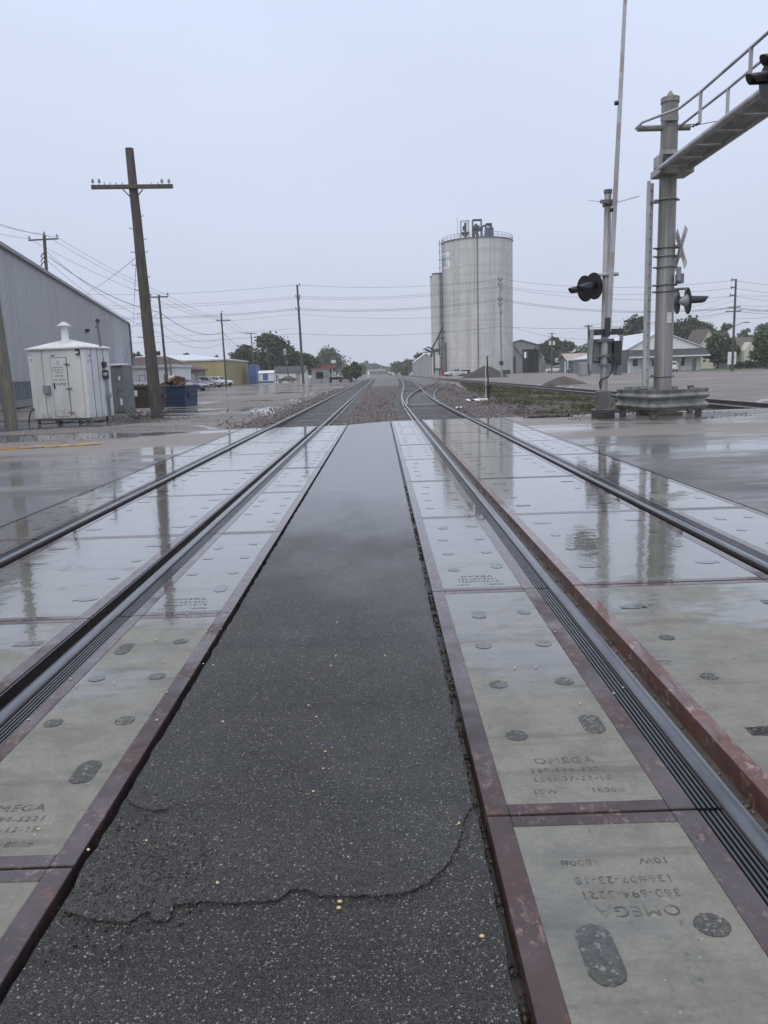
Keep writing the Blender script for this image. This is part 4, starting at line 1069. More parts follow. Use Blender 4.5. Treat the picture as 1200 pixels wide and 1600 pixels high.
# ---- power service post beside the hut
mp0 = G(173, 657); mp0.y = 28.3; mp0.x = AT(173, 657, 28.3).x
mt_ = thing('service_post', 'slim grey power service post with meter boxes against the signal hut', 'service post', mp0)
W_ = lambda x, y, dy=0: AT(x, y, mp0.y+dy)
MB().tube([W_(163, 590), W_(160, 568), W_(152, 502)], [.055, .05, .045], 10).build('pole', MT['galv_d'], mt_, smooth=True)
b = MB(); b.tube([W_(165, 588), W_(171, 661)], .045, 10); b.tube([W_(167, 590, .1), W_(174, 660, .1)], .04, 10); b.build('conduit', MT['galv'], mt_, smooth=True)
for x0_, y0_, x1_, y1_, nm in ((160, 565, 164, 574, 'switch_box'), (161, 578, 167, 592, 'meter_box')):
    a, c = W_(x0_, y1_, -.12), W_(x1_, y0_, -.12); MB().bx(a.x, c.x, mp0.y-.14, mp0.y+.06, a.z, c.z).build(nm, MT['dark'], mt_, bevel=.015)
p = W_(165, 585, -.15); MB().lathe([(.0, 0), (.075, 0), (.07, .06), (.0, .08)], p, (0, -1, 0), 16).build('meter_dial', MT['galv'], mt_, smooth=True)
b = MB(); p = W_(152, 502); b.lathe([(.05, -.04), (.08, .0), (.07, .08), (.0, .1)], p, (.3, 0, 1), 12); b.beam(W_(149, 511), W_(155, 511), .03, .05); b.beam(W_(152, 522), W_(156, 522), .03, .05); b.build('weather_head', MT['dark'], mt_)
a, c = W_(171, 622), W_(173, 614); MB().bx(a.x-.02, c.x+.02, mp0.y-.1, mp0.y, a.z, c.z).build('junction_box', MT['silver'], mt_)
# ---- grey cabinet
c0 = G(184, 647); c0.y = 33; c0.x = AT(184, 647, 33).x
kt = thing('equipment_cabinet', 'tall grey steel equipment cabinet with pale hood standing behind the signal hut', 'cabinet', (c0.x, c0.y, 0), R_(-18))
MB().bx(-.42, .42, 0, .7, .06, 2.06).build('body', MT['greyp'], kt, local=True, bevel=.012)
MB().bx(-.42, .42, -.004, 0, .1, .12).build('door_seam', MT['dark'], kt, local=True)
d_ = MB().bx(-.02, .40, -.02, -.001, .14, 1.98).build('door', MT['greyp'], kt, local=True, bevel=.006)
MB().bx(.02, .09, -.06, -.02, 1.0, 1.16).build('handle', MT['galv'], d_, local=True); MB().bx(.2, .32, -.026, -.02, .42, .7).build('notice', MT['white'], d_, local=True)
MB().bx(.22, .30, -.026, -.02, 1.45, 1.62).build('notice', MT['white'], d_, local=True)
MB().bx(-.10, .46, -.10, .4, 2.06, 2.14).build('hood', MT['white'], kt, local=True, bevel=.02)
MB().bx(-.5, .5, -.08, .8, -.05, .06).build('plinth', MT['conc2'], kt, local=True)
# ---- low concrete block behind
p = G(204, 637); o = MB().bx(p.x-.6, p.x+.35, 38, 38.8, -.05, .62).build('concrete_block', MT['conc2'], None, bevel=.03); tag(o, 'low pale concrete block between the grey cabinet and the brown dumpster', 'concrete block')

# ---- wooden poles
def insulator(p, t, mt='glassins', s=1.0, par=None):
    b = MB(); b.cyl(p+Vector((0, 0, -.10*s)), p+Vector((0, 0, .06*s)), .014*s, n=6)
    b.lathe([(.0, .0), (.05*s, .0), (.055*s, .03*s), (.035*s, .05*s), (.045*s, .08*s), (.03*s, .115*s), (0, .12*s)], p+Vector((0, 0, .02)), n=12)
    return b.build('insulator', MT[mt], par or t, smooth=True)
def pole(label, base, topv, r0, r1, mt='polef', name='utility_pole', group=None):
    t = thing(name, label, 'utility pole', (base.x, base.y, base.z), 0, group)
    N_ = 9; pts = [Vector(base).lerp(Vector(topv), k/(N_-1)) for k in range(N_)]; pts[0] = pts[0]-Vector((0, 0, .2))
    r = random.Random(int(abs(base.x)*100)); 
    MB().tube([p+Vector((r.uniform(-.01, .01), r.uniform(-.01, .01), 0)) if 0 < i < N_-1 else p for i, p in enumerate(pts)], [r0+(r1-r0)*k/(N_-1) for k in range(N_)], 18).build('shaft', MT[mt], t, smooth=True)
    return t
ob = G(246, 653); ot = AT(202, 232, ob.y)
op = pole('weathered leaning pole with a double crossarm carrying no wires, beside the signal hut', ob, ot, .235, .145, 'pole', name='telegraph_pole')
O_ = lambda x, y, dy=0: AT(x, y, ob.y+dy)
for dy in (-.20, .20):
    MB().beam(O_(143 if dy < 0 else 146, 292.5, dy), O_(270, 291, dy), .10, .14).build('crossarm', MT['pole'], op, bevel=.008)
for x0_, x1_ in ((192, 205), (223, 213)):
    MB().beam(O_(x0_, 296, -.27), O_(x1_, 309, -.27), .012, .04).build('brace', MT['dark'], op)
for px in (145, 155, 253, 264): insulator(O_(px, 286, -.2 if px != 145 else .2), op, s=1.0)
b = MB()
for px in (163, 172, 181, 191, 236, 247): p = O_(px, 287.5, -.2); b.cyl(p+Vector((0, 0, -.05)), p+Vector((0, 0, .06)), .014, n=6)
b.build('insulator_pin', MT['dark'], op)
b = MB()
for px, py in ((218, 338), (208, 357), (223, 374), (211, 394), (225, 394), (212, 414), (229, 433), (217, 453), (231, 470), (220, 490), (236, 508), (222, 527), (238, 548)):
    ax = 202+(py-232)/(653-232)*44; sg = 1 if px > ax else -1
    p = O_(ax, py); q = Vector((sg*(abs(px-ax)*ob.y/1202+.12), 0, 0)); b.tube([p, p+q, p+q+Vector((0, 0, .05))], .013, 6)
b.build('step_bolt', MT['dark'], op)
lb0 = G(19, 670); lt0 = AT(-32, 300, lb0.y)
pole('pale greenish wooden pole leaning at the picture edge before the signal hut', lb0, lt0, .20, .15, 'pole2')

# ---- dumpsters
def dumpster(label, loc, rz, w, d, h, m, dark, lids=True, wheels=True, slope=.0):
    t = thing('dumpster', label, 'dumpster', loc, rz)
    # body flares outwards toward the front rim
    zb = .16 if wheels else .06
    vs = [(-w/2*.94, .10, zb), (w/2*.94, .10, zb), (w/2*.94, d-.1, zb), (-w/2*.94, d-.1, zb), (-w/2, 0, h), (w/2, 0, h), (w/2, d, h), (-w/2, d, h)]
    bo = MB().add(vs, [(0, 1, 5, 4), (1, 2, 6, 5), (2, 3, 7, 6), (3, 0, 4, 7), (3, 2, 1, 0)]).build('body', m, t, local=True)
    s = bo.modifiers.new('thick', 'SOLIDIFY'); s.thickness = .03
    b = MB(); b.bx(-w/2-.04, w/2+.04, -.05, .02, h-.02, h+.06); b.bx(-w/2-.04, w/2+.04, d-.02, d+.05, h-.02, h+.06); b.bx(-w/2-.04, -w/2+.03, .02, d-.02, h-.02, h+.06); b.bx(w/2-.03, w/2+.04, .02, d-.02, h-.02, h+.06)
    b.build('rim', dark, t, local=True, bevel=.008)
    b = MB(); mid = zb+(h-zb)*.48; b.bx(-w/2-.015, w/2+.015, .028, .055, mid, mid+.05)
    for q in (-1, 1): b.bx(q*w*.455-.04, q*w*.455+.04, .005, .07, zb, h-.03)
    b.build('rib', dark, t, local=True)
    for q in (-1, 1): MB().bx(q*(w/2+.03)-.05, q*(w/2+.03)+.05, .3, d-.3, h*.55, h*.55+.14).build('fork_pocket', dark, t, local=True)
    if wheels:
        for x in (-w*.4, w*.4):
            for y in (.14, d-.14): MB().lathe([(0, -.03), (.075, -.03), (.075, .03), (0, .03)], (x, y, .078), (1, 0, 0), 14).build('wheel', MT['black'], t, local=True)
    if lids:
        for k in range(2):
            x0_ = -w/2+.01+k*w/2; b = MB()
            b.add([(x0_, -.03, h+.07), (x0_+w/2-.02, -.03, h+.07), (x0_+w/2-.02, d, h+.20), (x0_, d, h+.20), (x0_, -.03, h+.10), (x0_+w/2-.02, -.03, h+.10), (x0_+w/2-.02, d, h+.23), (x0_, d, h+.23)],
                  [(3, 2, 1, 0), (4, 5, 6, 7), (0, 1, 5, 4), (1, 2, 6, 5), (2, 3, 7, 6), (3, 0, 4, 7)])
            for j in range(4): xx = x0_+.1+j*(w/2-.2)/3; b.bx(xx-.05, xx+.05, -.05, .16, h+.09, h+.15)
            b.build('lid', MT['greyp'], t, local=True)
    return t
brown = mat('brown_paint', (.070, .056, .050), .5, scale=3, coat=.2); blue = mat('blue_paint', (.022, .045, .095), .45, scale=2, col2=(.03, .055, .10), coat=.25)
d1 = G(232, 642)
db = dumpster('brown wheeled dumpster with lids, partly hidden by the leaning old pole', (d1.x, 35.6, 0), R_(3), 1.72, 1.3, 1.12, brown, brown)
pl_ = MB().bx(-.50, -.14, -.075, -.052, .72, .98).build('notice_plate', MT['white'], db, local=True)
for s, sz, zz in (('SERVICE', .075, .88), ('CALL', .05, .80)): pass
MB().bx(.62, .70, -.03, -.005, .66, .92).build('warning_sticker', MT['white'], db, local=True)
d2 = G(273, 638)
dumpster('dark blue open dumpster heaped with scrap boards and boxes', (d2.x+.0, 38.4, 0), R_(-14), 1.45, 1.35, 1.06, blue, blue, False, False)
card = mat('cardboard', (.22, .145, .10), .8, scale=4); rsw = mat('rusty_scrap', (.10, .052, .036), .7, scale=5)
def dq(x, y, dy): return AT(x, y, 38.9+dy)
for i, (px, py, w_, d__, h_, rx, m_, lab) in enumerate(((255, 601, .42, .5, .34, .1, rsw, 'dark rust brown box at the pole end of the heap in the blue dumpster'), (268, 594, .55, .5, .13, -.55, card, 'tan cardboard box tipped on top of the heap in the blue dumpster'),
      (273, 600, .5, .5, .22, .2, rsw, 'dark brown board in the middle of the blue dumpster heap'), (281, 595, .30, .4, .42, .25, rsw, 'dark upright scrap piece at the top of the blue dumpster heap'), (285, 600, .55, .4, .10, -.6, card, 'tan plank leaning down the car side of the blue dumpster heap'),
      (291, 601, .5, .4, .22, .15, MT['white'], 'white bagged scrap at the car end of the blue dumpster heap'), (262, 604, .4, .6, .22, .0, rsw, 'low brown plank at the near rim of the blue dumpster'), (297, 604, .35, .4, .16, .3, MT['silver'], 'grey bag by the outer rim of the blue dumpster'))):
    p = dq(px, py, .25+.1*(i % 3)); p.z = max(p.z, 1.0)
    M3 = Matrix.Rotation(rx, 3, 'Y') @ Matrix.Rotation(.5*i, 3, 'Z')
    b = MB().box(p, (w_, d__, h_), rot=M3); o = b.build('scrap_piece', m_, None, bevel=.012); tag(o, lab, 'scrap')
# support heap inside the dumpster
b = MB(); c_ = Vector((d2.x+.06, 38.4, 0)); vs = []; r = random.Random(4)
Rz = Matrix.Rotation(R_(-14), 3, 'Z'); vs = []; fs = []
for j in range(7):
    for k in range(7):
        u_, v_ = k/6-.5, j/6; hgt = .82+.30*(1-4*u_*u_)*(1-(2*v_-1)**2)+r.uniform(-.06, .06)
        q = Rz @ Vector((u_*1.34, +.08+v_*1.2, hgt)); vs.append(c_+q)
o = MB().add(vs, [(j*7+k, j*7+k+1, (j+1)*7+k+1, (j+1)*7+k) for j in range(6) for k in range(6)]).build('scrap_heap', rsw, None, fix=False)
tag(o, 'rubbish filling the blue dumpster up to its rim', 'rubbish'); s = o.modifiers.new('thick', 'SOLIDIFY'); s.thickness = .3; s.offset = -1
# ---- brush pile at the pole's foot
bp0 = G(226, 655); bt_ = MB(); r = random.Random(21)
for k in range(46):
    a = r.uniform(0, 6.28); L = r.uniform(.4, 1.1); p = bp0+Vector((r.gauss(0, .38), r.gauss(0, .3), r.uniform(.0, .12)))
    q = p+Vector((math.cos(a)*L*.6, math.sin(a)*L*.5, r.uniform(.0, .5)*L)); m_ = p.lerp(q, .5)+Vector((r.uniform(-.05, .05), 0, r.uniform(0, .07)))
    bt_.tube([p, m_, q], [.014, .011, .004], 5)
o = bt_.build('brush_pile', MT['polef'], None); tag(o, 'tangle of bare cut branches at the foot of the leaning old pole', 'brush pile')
n = 700; X = bp0.x+rs.normal(-.3, .9, n); Y = bp0.y+rs.normal(.1, .55, n)
stones_at('rubble', X, Y, zground(X, Y)+.01, rs.uniform(.02, .06, n), MT['stone'], 17, 'dirt clods and gravel heaped round the foot of the old pole', 'gravel')
# ================================================================== buildings
wht_sd = siding('white_siding', (.78, .78, .775), (.68, .68, .675)); gry_sd = siding('grey_metal_siding', (.45, .45, .458), (.39, .39, .40))
gryd_sd = siding('dark_grey_siding', (.15, .162, .195), (.125, .135, .165)); tan_sd = siding('tan_siding', (.44, .37, .19), (.36, .305, .16)); tand_sd = siding('grey_shop_siding', (.22, .215, .20), (.18, .175, .165))  # the shop wall's grey is its own siding colour
maroon = mat('maroon_roofing', (.085, .040, .045), .6, scale=1.2); pale_roof = mat('pale_metal_roof', (.60, .63, .66), .4, scale=.8, col2=(.52, .55, .58)); dark_roof = mat('dark_shingles', (.055, .055, .060), .75, scale=1.5)
brown_roof = mat('brown_shingles', (.12, .095, .085), .8, scale=2); cream = siding('cream_siding', (.52, .50, .42), (.45, .43, .36)); teal = siding('teal_siding', (.09, .15, .15), (.075, .12, .125)); tan_roof = mat('tan_metal_roof', (.42, .33, .28), .5, scale=1)
bluew = siding('blue_panel', (.085, .16, .36), (.07, .13, .30)); shedgrey = siding('grain_shed_siding', (.33, .335, .335), (.27, .275, .275)); binm = siding('bin_steel', (.34, .36, .38), (.28, .295, .31)); lawn = None
def outline(fn, poly, a, b, mb): mb.prism(poly, fn, a, b)
def gable_house(label, x0, x1, y0, y1, he, hp, wall_m, roof_m, name='house', cat='house', axis='y', wins=(), doors=(), ov=.35, th=.14, trim=None):
    """axis-aligned house: ridge along axis; wins/doors: (face, u0, u1, z0, z1), face in 'f' (y0) 'l' (x0) 'r' (x1)"""
    t = thing(name, label, cat, ((x0+x1)/2, (y0+y1)/2, 0))
    if axis == 'y':
        poly = [(x0, -.1), (x1, -.1), (x1, he), ((x0+x1)/2, hp), (x0, he)]; MB().prism(poly, lambda u, v, q: Vector((u, q, v)), y0, y1).build('wall', wall_m, t)
        xm = (x0+x1)/2; sl_ = (hp-he)/(xm-x0)
        b = MB(); b.prism([(x0-ov, he-ov*sl_), (xm, hp), (x1+ov, he-ov*sl_), (x1+ov, he-ov*sl_+th), (xm, hp+th), (x0-ov, he-ov*sl_+th)], lambda u, v, q: Vector((u, q, v+.004)), y0-ov*.8, y1+ov*.8)
    else:
        poly = [(y0, -.1), (y1, -.1), (y1, he), ((y0+y1)/2, hp), (y0, he)]; MB().prism(poly, lambda u, v, q: Vector((q, u, v)), x0, x1).build('wall', wall_m, t)
        ym = (y0+y1)/2; sl_ = (hp-he)/(ym-y0)
        b = MB(); b.prism([(y0-ov, he-ov*sl_), (ym, hp), (y1+ov, he-ov*sl_), (y1+ov, he-ov*sl_+th), (ym, hp+th), (y0-ov, he-ov*sl_+th)], lambda u, v, q: Vector((q, u, v+.004)), x0-ov*.8, x1+ov*.8)
    b.build('roof', roof_m, t)
    openings(t, x0, x1, y0, y1, wins, doors, trim)
    return t
def openings(t, x0, x1, y0, y1, wins, doors, trim=None):
    for nm, lst in (('window', wins), ('door', doors)):
        for w_ in lst:
            f, u0, u1, za_, zb_ = w_[:5]; m_ = w_[5] if len(w_) > 5 else (MT['glass'] if nm == 'window' else MT['greyp'])
            b = MB(); fr = MB(); e = .07
            if f == 'f':
                b.bx(u0, u1, y0-.03, y0, za_, zb_); 
                for q in ((u0-e, u0, za_-e, zb_+e), (u1, u1+e, za_-e, zb_+e), (u0, u1, za_-e, za_), (u0, u1, zb_, zb_+e)): fr.bx(q[0], q[1], y0-.06, y0, q[2], q[3])
            else:
                xx, s = (x0, -1) if f == 'l' else (x1, 1)
                b.bx(xx, xx+.03*s, u0, u1, za_, zb_)
                for q in ((u0-e, u0, za_-e, zb_+e), (u1, u1+e, za_-e, zb_+e), (u0, u1, za_-e, za_), (u0, u1, zb_, zb_+e)): fr.bx(xx, xx+.06*s, q[0], q[1], q[2], q[3])
            o = b.build(nm, m_, t)
            fr.build('frame', trim or MT['white'], o)

# ---- the long grey corrugated building
A0 = Vector((-21.7, 44, 0)); dA = Vector((-.206, 1, 0)).normalized(); nA = Vector((dA.y, -dA.x, 0))  # nA faces the tracks
wt = thing('metal_warehouse', 'long grey corrugated metal warehouse filling the edge behind the white signal hut', 'warehouse', A0)
def WA(s, o_, z): return A0+dA*s+nA*o_+Vector((0, 0, z))
s_a, s_b, HB = -26.0, 73.5, 9.75
def corr(sa, sb, z0, z1, pitch, dep, name, m_, par, base=0.0):
    prof = []; s = sa
    while s < sb:
        for u, o_ in ((0, 0), (.34, 0), (.42, dep), (.62, dep), (.70, 0)): prof.append((s+u*pitch, base+o_))
        s += pitch
    n = len(prof); vs = [WA(a, o_, z0) for a, o_ in prof]+[WA(a, o_, z1) for a, o_ in prof]
    return MB().add(vs, [(i, i+1, n+i+1, n+i) for i in range(n-1)]).build(name, m_, par, fix=False)
corr(s_a, s_b, 1.62, HB, .62, .055, 'corrugated_wall', gry_sd, wt)
corr(s_a, s_b, .45, 1.56, .62, .05, 'wainscot', gryd_sd, wt, .004)
b = MB()
for z0_, z1_, o1 in ((0, .46, .05), (1.55, 1.63, .075)):
    vs = [WA(s_a, -.1, z0_), WA(s_b, -.1, z0_), WA(s_b, o1, z0_), WA(s_a, o1, z0_)]+[WA(s_a, -.1, z1_), WA(s_b, -.1, z1_), WA(s_b, o1, z1_), WA(s_a, o1, z1_)]
    MB().add(vs, [(3, 2, 1, 0), (4, 5, 6, 7), (0, 1, 5, 4), (1, 2, 6, 5), (2, 3, 7, 6), (3, 0, 4, 7)]).build('base_kerb' if z0_ == 0 else 'wainscot_rail', MT['conc2'] if z0_ == 0 else gryd_sd, wt)
D_ = 7.0
vs = [WA(s_a, -.02, 0), WA(s_b, -.02, 0), WA(s_b, -D_, 0), WA(s_a, -D_, 0), WA(s_a, -.02, HB-.05), WA(s_b, -.02, HB-.05), WA(s_b, -D_, HB-.05), WA(s_a, -D_, HB-.05)]
MB().add(vs, [(3, 2, 1, 0), (4, 5, 6, 7), (0, 1, 5, 4), (1, 2, 6, 5), (2, 3, 7, 6), (3, 0, 4, 7)]).build('wall', gry_sd, wt)
vs = [WA(s_a-.2, .16, HB-.12), WA(s_b+.1, .16, HB-.12), WA(s_b+.1, -D_-.2, HB-.05), WA(s_a-.2, -D_-.2, HB-.05), WA(s_a-.2, .16, HB+.14), WA(s_b+.1, .16, HB+.14), WA(s_b+.1, -D_/2, HB+.62), WA(s_a-.2, -D_/2, HB+.62)]
MB().add(vs, [(0, 1, 5, 4), (4, 5, 6, 7), (1, 2, 6, 5), (3, 0, 4, 7), (2, 3, 7, 6), (3, 2, 1, 0)]).build('roof', gry_sd, wt)
vs = [WA(s_a, .16, HB-.14), WA(s_b, .16, HB-.14), WA(s_b, .27, HB-.14), WA(s_a, .27, HB-.14), WA(s_a, .16, HB+.10), WA(s_b, .16, HB+.10), WA(s_b, .27, HB+.10), WA(s_a, .27, HB+.10)]
MB().add(vs, [(3, 2, 1, 0), (4, 5, 6, 7), (0, 1, 5, 4), (1, 2, 6, 5), (2, 3, 7, 6), (3, 0, 4, 7)]).build('gutter', MT['greyp'], wt)
MB().beam(WA(s_b-.05, .12, 0), WA(s_b-.05, .12, HB-.12), .30, .20, upv=(0, 1, 0)).build('downpipe', gryd_sd, wt)
def on_wall(px, py):
    # where the pixel's ray meets the long wall
    a = ray(px, py); o0 = Vector((0, 0, H)); t = (A0-o0).dot(nA)/a.dot(nA); return o0+a*t
p = on_wall(133, 517); wl = MB().box(p+nA*.22, (.42, .34, .34)).build('wall_lamp', MT['dark'], wt, bevel=.03); MB().box(p+nA*.36+Vector((.18, -.05, -.12)), (.22, .3, .1)).build('lamp_lens', MT['white'], wl)
p = on_wall(139, 475); MB().cyl((p.x-2.2, p.y, HB+.2), (p.x-2.2, p.y, HB+1.25), .22, n=12).build('roof_vent', MT['dark'], wt)

# ---- the low buildings past the dumpsters
X_ = lambda px, Y: AT(px, 585, Y).x
Z_ = lambda px, py, Y: AT(px, py, Y).z
def hip_roof(t, x0, x1, y0, y1, he, hp, m_, ov=.5):
    ym = (y0+y1)/2; ins = (y1-y0)/2
    vs = [(x0-ov, y0-ov, he), (x1+ov, y0-ov, he), (x1+ov, y1+ov, he), (x0-ov, y1+ov, he), (x0+ins, ym, hp), (x1-ins, ym, hp)]
    MB().add([(a, c, d-.14) for a, c, d in vs[:4]]+vs, [(3, 2, 1, 0), (0, 1, 5, 4), (1, 2, 6, 5), (2, 3, 7, 6), (3, 0, 4, 7), (4, 5, 9, 8), (5, 6, 9), (6, 7, 8, 9), (7, 4, 8)]).build('roof', m_, t)
Y0 = 138; x0, x1 = -62, X_(308, Y0)
mt2 = thing('long_shop', 'low shop with a maroon hipped roof and a lit wall lamp beyond the dumpsters', 'shop', ((x0+x1)/2, Y0, 0))
he_ = Z_(300, 577.5, Y0-.4); MB().bx(x0, x1, Y0, Y0+6.5, -.1, he_).build('wall', tand_sd, mt2)
rx_, rz_ = X_(262, Y0+3.2), Z_(262, 556.5, Y0+3.2); rv = [(x0-.5, Y0-.5, he_), (x1+.6, Y0-.5, he_), (x1+.6, Y0+7, he_), (x0-.5, Y0+7, he_), (x0+3, Y0+3.2, rz_), (rx_, Y0+3.2, rz_)]
MB().add([(a, c, d-.16) for a, c, d in rv[:4]]+rv, [(3, 2, 1, 0), (0, 1, 5, 4), (1, 2, 6, 5), (2, 3, 7, 6), (3, 0, 4, 7), (4, 5, 9, 8), (5, 6, 9), (6, 7, 8, 9), (7, 4, 8)]).build('roof', maroon, mt2)
openings(mt2, x0, x1, Y0, Y0+6.5, [('f', x1-5.6, x1-4.6, 1.2, 2.2)], [('f', x1-1.6, x1-.7, 0, 2.1)])
p = AT(280, 580, Y0-.1); lo_ = MB().bx(p.x-.14, p.x+.14, Y0-.2, Y0, p.z-.1, p.z+.16).build('wall_lamp', MT['dark'], mt2); MB().lathe([(0, -.12), (.1, -.1), (.13, 0), (.1, .1), (0, .12)], (p.x, Y0-.3, p.z), n=12).build('bulb', MT['lamp'], lo_, smooth=True)
b = MB(); b.tube([(x1+.3, Y0-.45, he_-.1), (x1+.35, Y0-.3, he_-.5), (x1-.1, Y0-.1, he_-.7), (x1-.1, Y0-.1, .1)], .07, 8); b.build('downpipe', MT['dark'], mt2)
Y1 = 97; a0_, a1_ = -48, X_(271, Y1)
wb_ = thing('flat_shop', 'low white flat-roofed annex with service doors in front of the maroon roof', 'shop', ((a0_+a1_)/2, Y1, 0))
MB().bx(a0_, a1_, Y1, Y1+9, -.1, 2.95).build('wall', wht_sd, wb_); MB().bx(a0_-.15, a1_+.25, Y1-.3, Y1+9.2, 2.95, 3.28).build('roof', pale_roof, wb_)
openings(wb_, a0_, a1_, Y1, Y1+9, [], [('f', X_(218, Y1), X_(226, Y1), 0, 2.05, wht_sd), ('f', X_(257, Y1), X_(262, Y1), 0, 2.05, MT['greyp'])], MT['greyp'])
b = MB(); b.cyl((X_(266, 95), 95.5, 0), (X_(265.5, 95), 95.5, Z_(266, 562, 95.5)), .11, n=10); o = b.build('vent_pipe', MT['galv_d'], None); tag(o, 'grey standing vent pipe at the corner of the white annex', 'pipe')
p = AT(268, 590, 94.5); o = MB().bx(p.x-.45, p.x+.45, 94.4, 95.1, 0, 1.9).build('storage_tank', MT['white'], None, bevel=.15); tag(o, 'white upright tank by the corner of the white annex', 'tank')
p = AT(218, 600, 60); o = MB().cyl((p.x, 60, 0), (p.x, 60, 1.15), .085, n=14).build('bollard', MT['redp'], None); tag(o, 'red bollard standing behind the brown dumpster', 'bollard')
Y2 = 150; t0_, t1_ = -50, X_(353, Y2)
tb = thing('metal_shed', 'tan metal shed with white roof trim behind the parked cars', 'shed', ((t0_+t1_)/2, Y2, 0))
corrm = MB(); MB().bx(t0_, t1_, Y2, Y2+26, -.1, 4.75).build('wall', tan_sd, tb)
b = MB()
for k in range(40): xx = t0_+.25+k*(t1_-t0_-.5)/39; b.bx(xx-.03, xx+.03, Y2-.035, Y2, 0, 4.72)
for k in range(50): yy = Y2+.3+k*.52; b.bx(t1_, t1_+.035, yy-.03, yy+.03, 0, 4.72)
b.build('wall_ribs', tan_sd, tb)
b = MB(); b.bx(t0_-.2, t1_+.25, Y2-.25, Y2+26.2, 4.75, 5.0); b.add([(t0_-.2, Y2-.25, 5.0), (t1_+.25, Y2-.25, 5.0), (t1_+.25, Y2+26.2, 5.0), (t0_-.2, Y2+26.2, 5.0), (t0_-.2, Y2+13, 6.4), (t1_-9, Y2+13, 6.4)], [(0, 1, 5, 4), (1, 2, 5), (2, 3, 4, 5), (3, 0, 4)])
b.build('roof', pale_roof, tb)
Yb = 168; xa_, xb_ = X_(388, Yb), X_(400, Yb)
o = thing('shipping_container', 'tall blue container standing at the end of the tan metal shed', 'container', ((xa_+xb_)/2, Yb, 0)); MB().bx(xa_, xb_, Yb, Yb+5, 0, 3.95).build('body', bluew, o)
b = MB(); [b.bx(xa_+.1+k*.26, xa_+.2+k*.26, Yb-.05, Yb, .1, 3.85) for k in range(6)]; b.build('door_ribs', bluew, o); MB().bx(xa_-.04, xb_+.04, Yb-.06, Yb+5, 3.95, 4.05).build('roof', MT['silver'], o)
Yk = 165; xa_, xb_ = X_(404, Yk), X_(427, Yk)
kk = gable_house('small white kiosk with a bright blue window beyond the blue container', xa_, xb_, Yk, Yk+3, 2.15, 2.6, wht_sd, MT['white'], 'kiosk', 'kiosk', 'x', [('f', X_(411, Yk), X_(418, Yk), .75, 1.95, bluew)], (), .15, .08, bluew)
MB().bx(xa_, xb_, Yk-.03, Yk, .1, .5).build('blue_band', bluew, kk)
Yh = 192
gable_house('low white garage with a dark roof behind the parked grey car', X_(428, Yh), X_(476, Yh), Yh, Yh+9, 2.3, 3.7, wht_sd, dark_roof, 'garage', 'garage', 'x', [('f', X_(431, Yh), X_(435, Yh), .2, 1.7)], [('f', X_(462, Yh), X_(469, Yh), 0, 2.0, MT['silver'])])
Yg = 128; xa_, xb_ = X_(487, Yg), X_(513, Yg)
gh = gable_house('small grey metal hut with a black square window by the tall power pole', xa_, xb_, Yg, Yg+3, 2.25, 2.32, MT['galv'], MT['galv_d'], 'hut', 'hut', 'x', [('f', X_(494, Yg), X_(505, Yg), .85, 1.85)], (), .15, .06, MT['galv_d'])
MB().bx(xa_-.15, xb_+.45, Yg-.2, Yg+.2, 2.36, 2.46).build('roof_edge', MT['redp'], gh)
o = thing('fuel_canopy', 'flat red fuel station canopy on posts far beyond the grey hut', 'canopy', (X_(505, 250), 250, 0)); MB().bx(X_(490, 250), X_(522, 250), 250, 258, 3.55, 4.35).build('canopy_roof', MT['redp'], o)
for px in (493, 506, 519): MB().bx(X_(px, 250)-.12, X_(px, 250)+.12, 252, 252.25, 0, 3.55).build('post', MT['white'], o)
# old stacked timber and a dark pallet deck by the far left track
o = thing('timber_stack', 'long low stack of black timbers beside the far straight track', 'timber', (X_(532, 145), 145, 0))
for k, (px, pw_, z0_, z1_) in enumerate(((516, 5, 0, .5), (532, 5, 0, .4), (548, 5, 0, .5), (530, 38, .45, .75), (524, 20, .75, .95), (545, 11, .7, 1.15))):
    x_ = X_(px, 145); w_ = pw_*145/1202; MB().bx(x_-w_/2, x_+w_/2, 144.6, 145.6+.2*k, z0_, z1_).build('timber', MT['black'], o)

# ---- grain elevator
SY = 222.0
sxc = X_(747.5, SY); srad = 106.5/2*SY/1202*.985; shh = AT(748, 371, SY-srad).z
se = thing('grain_silo', 'huge round concrete grain silo with rooftop machinery and a sign high on its flank', 'silo', (sxc, SY, 0))
vdir = math.atan2(-SY, -sxc)   # towards the camera
def sil_r(a):
    d = (a-vdir+math.pi) % (2*math.pi)-math.pi; r = srad
    for c_, wd, dp in ((.005, .018, .55), (-.72, .02, .22), (.42, .012, .08), (.52, .012, .07), (.86, .014, .12)):
        q = abs(d-c_)/wd
        if q < 1: r -= dp*(1 if q < .7 else (1-q)/.3)
    return r
na = 720; zs = [0, 2, 8, 14, 20, 26, shh-4, shh]; vs, fs = [], []
for z in zs:
    for k in range(na): a = 2*math.pi*k/na; r = sil_r(a); vs.append((sxc+r*math.cos(a), SY+r*math.sin(a), z))
for j in range(len(zs)-1):
    for k in range(na): k2 = (k+1) % na; fs.append((j*na+k, j*na+k2, (j+1)*na+k2, (j+1)*na+k))
fs.append(tuple((len(zs)-1)*na+k for k in range(na)))
sco = silo_concrete()
MB().add(vs, fs).build('silo_wall', sco, se, smooth=True)
MB().lathe([(srad+.02, shh-.05), (srad+.22, shh), (srad+.22, shh+.28), (srad-.2, shh+.32), (0, shh+.32)], (sxc, SY, 0), n=96).build('roof_rim', MT['galv_d'], se, smooth=True)
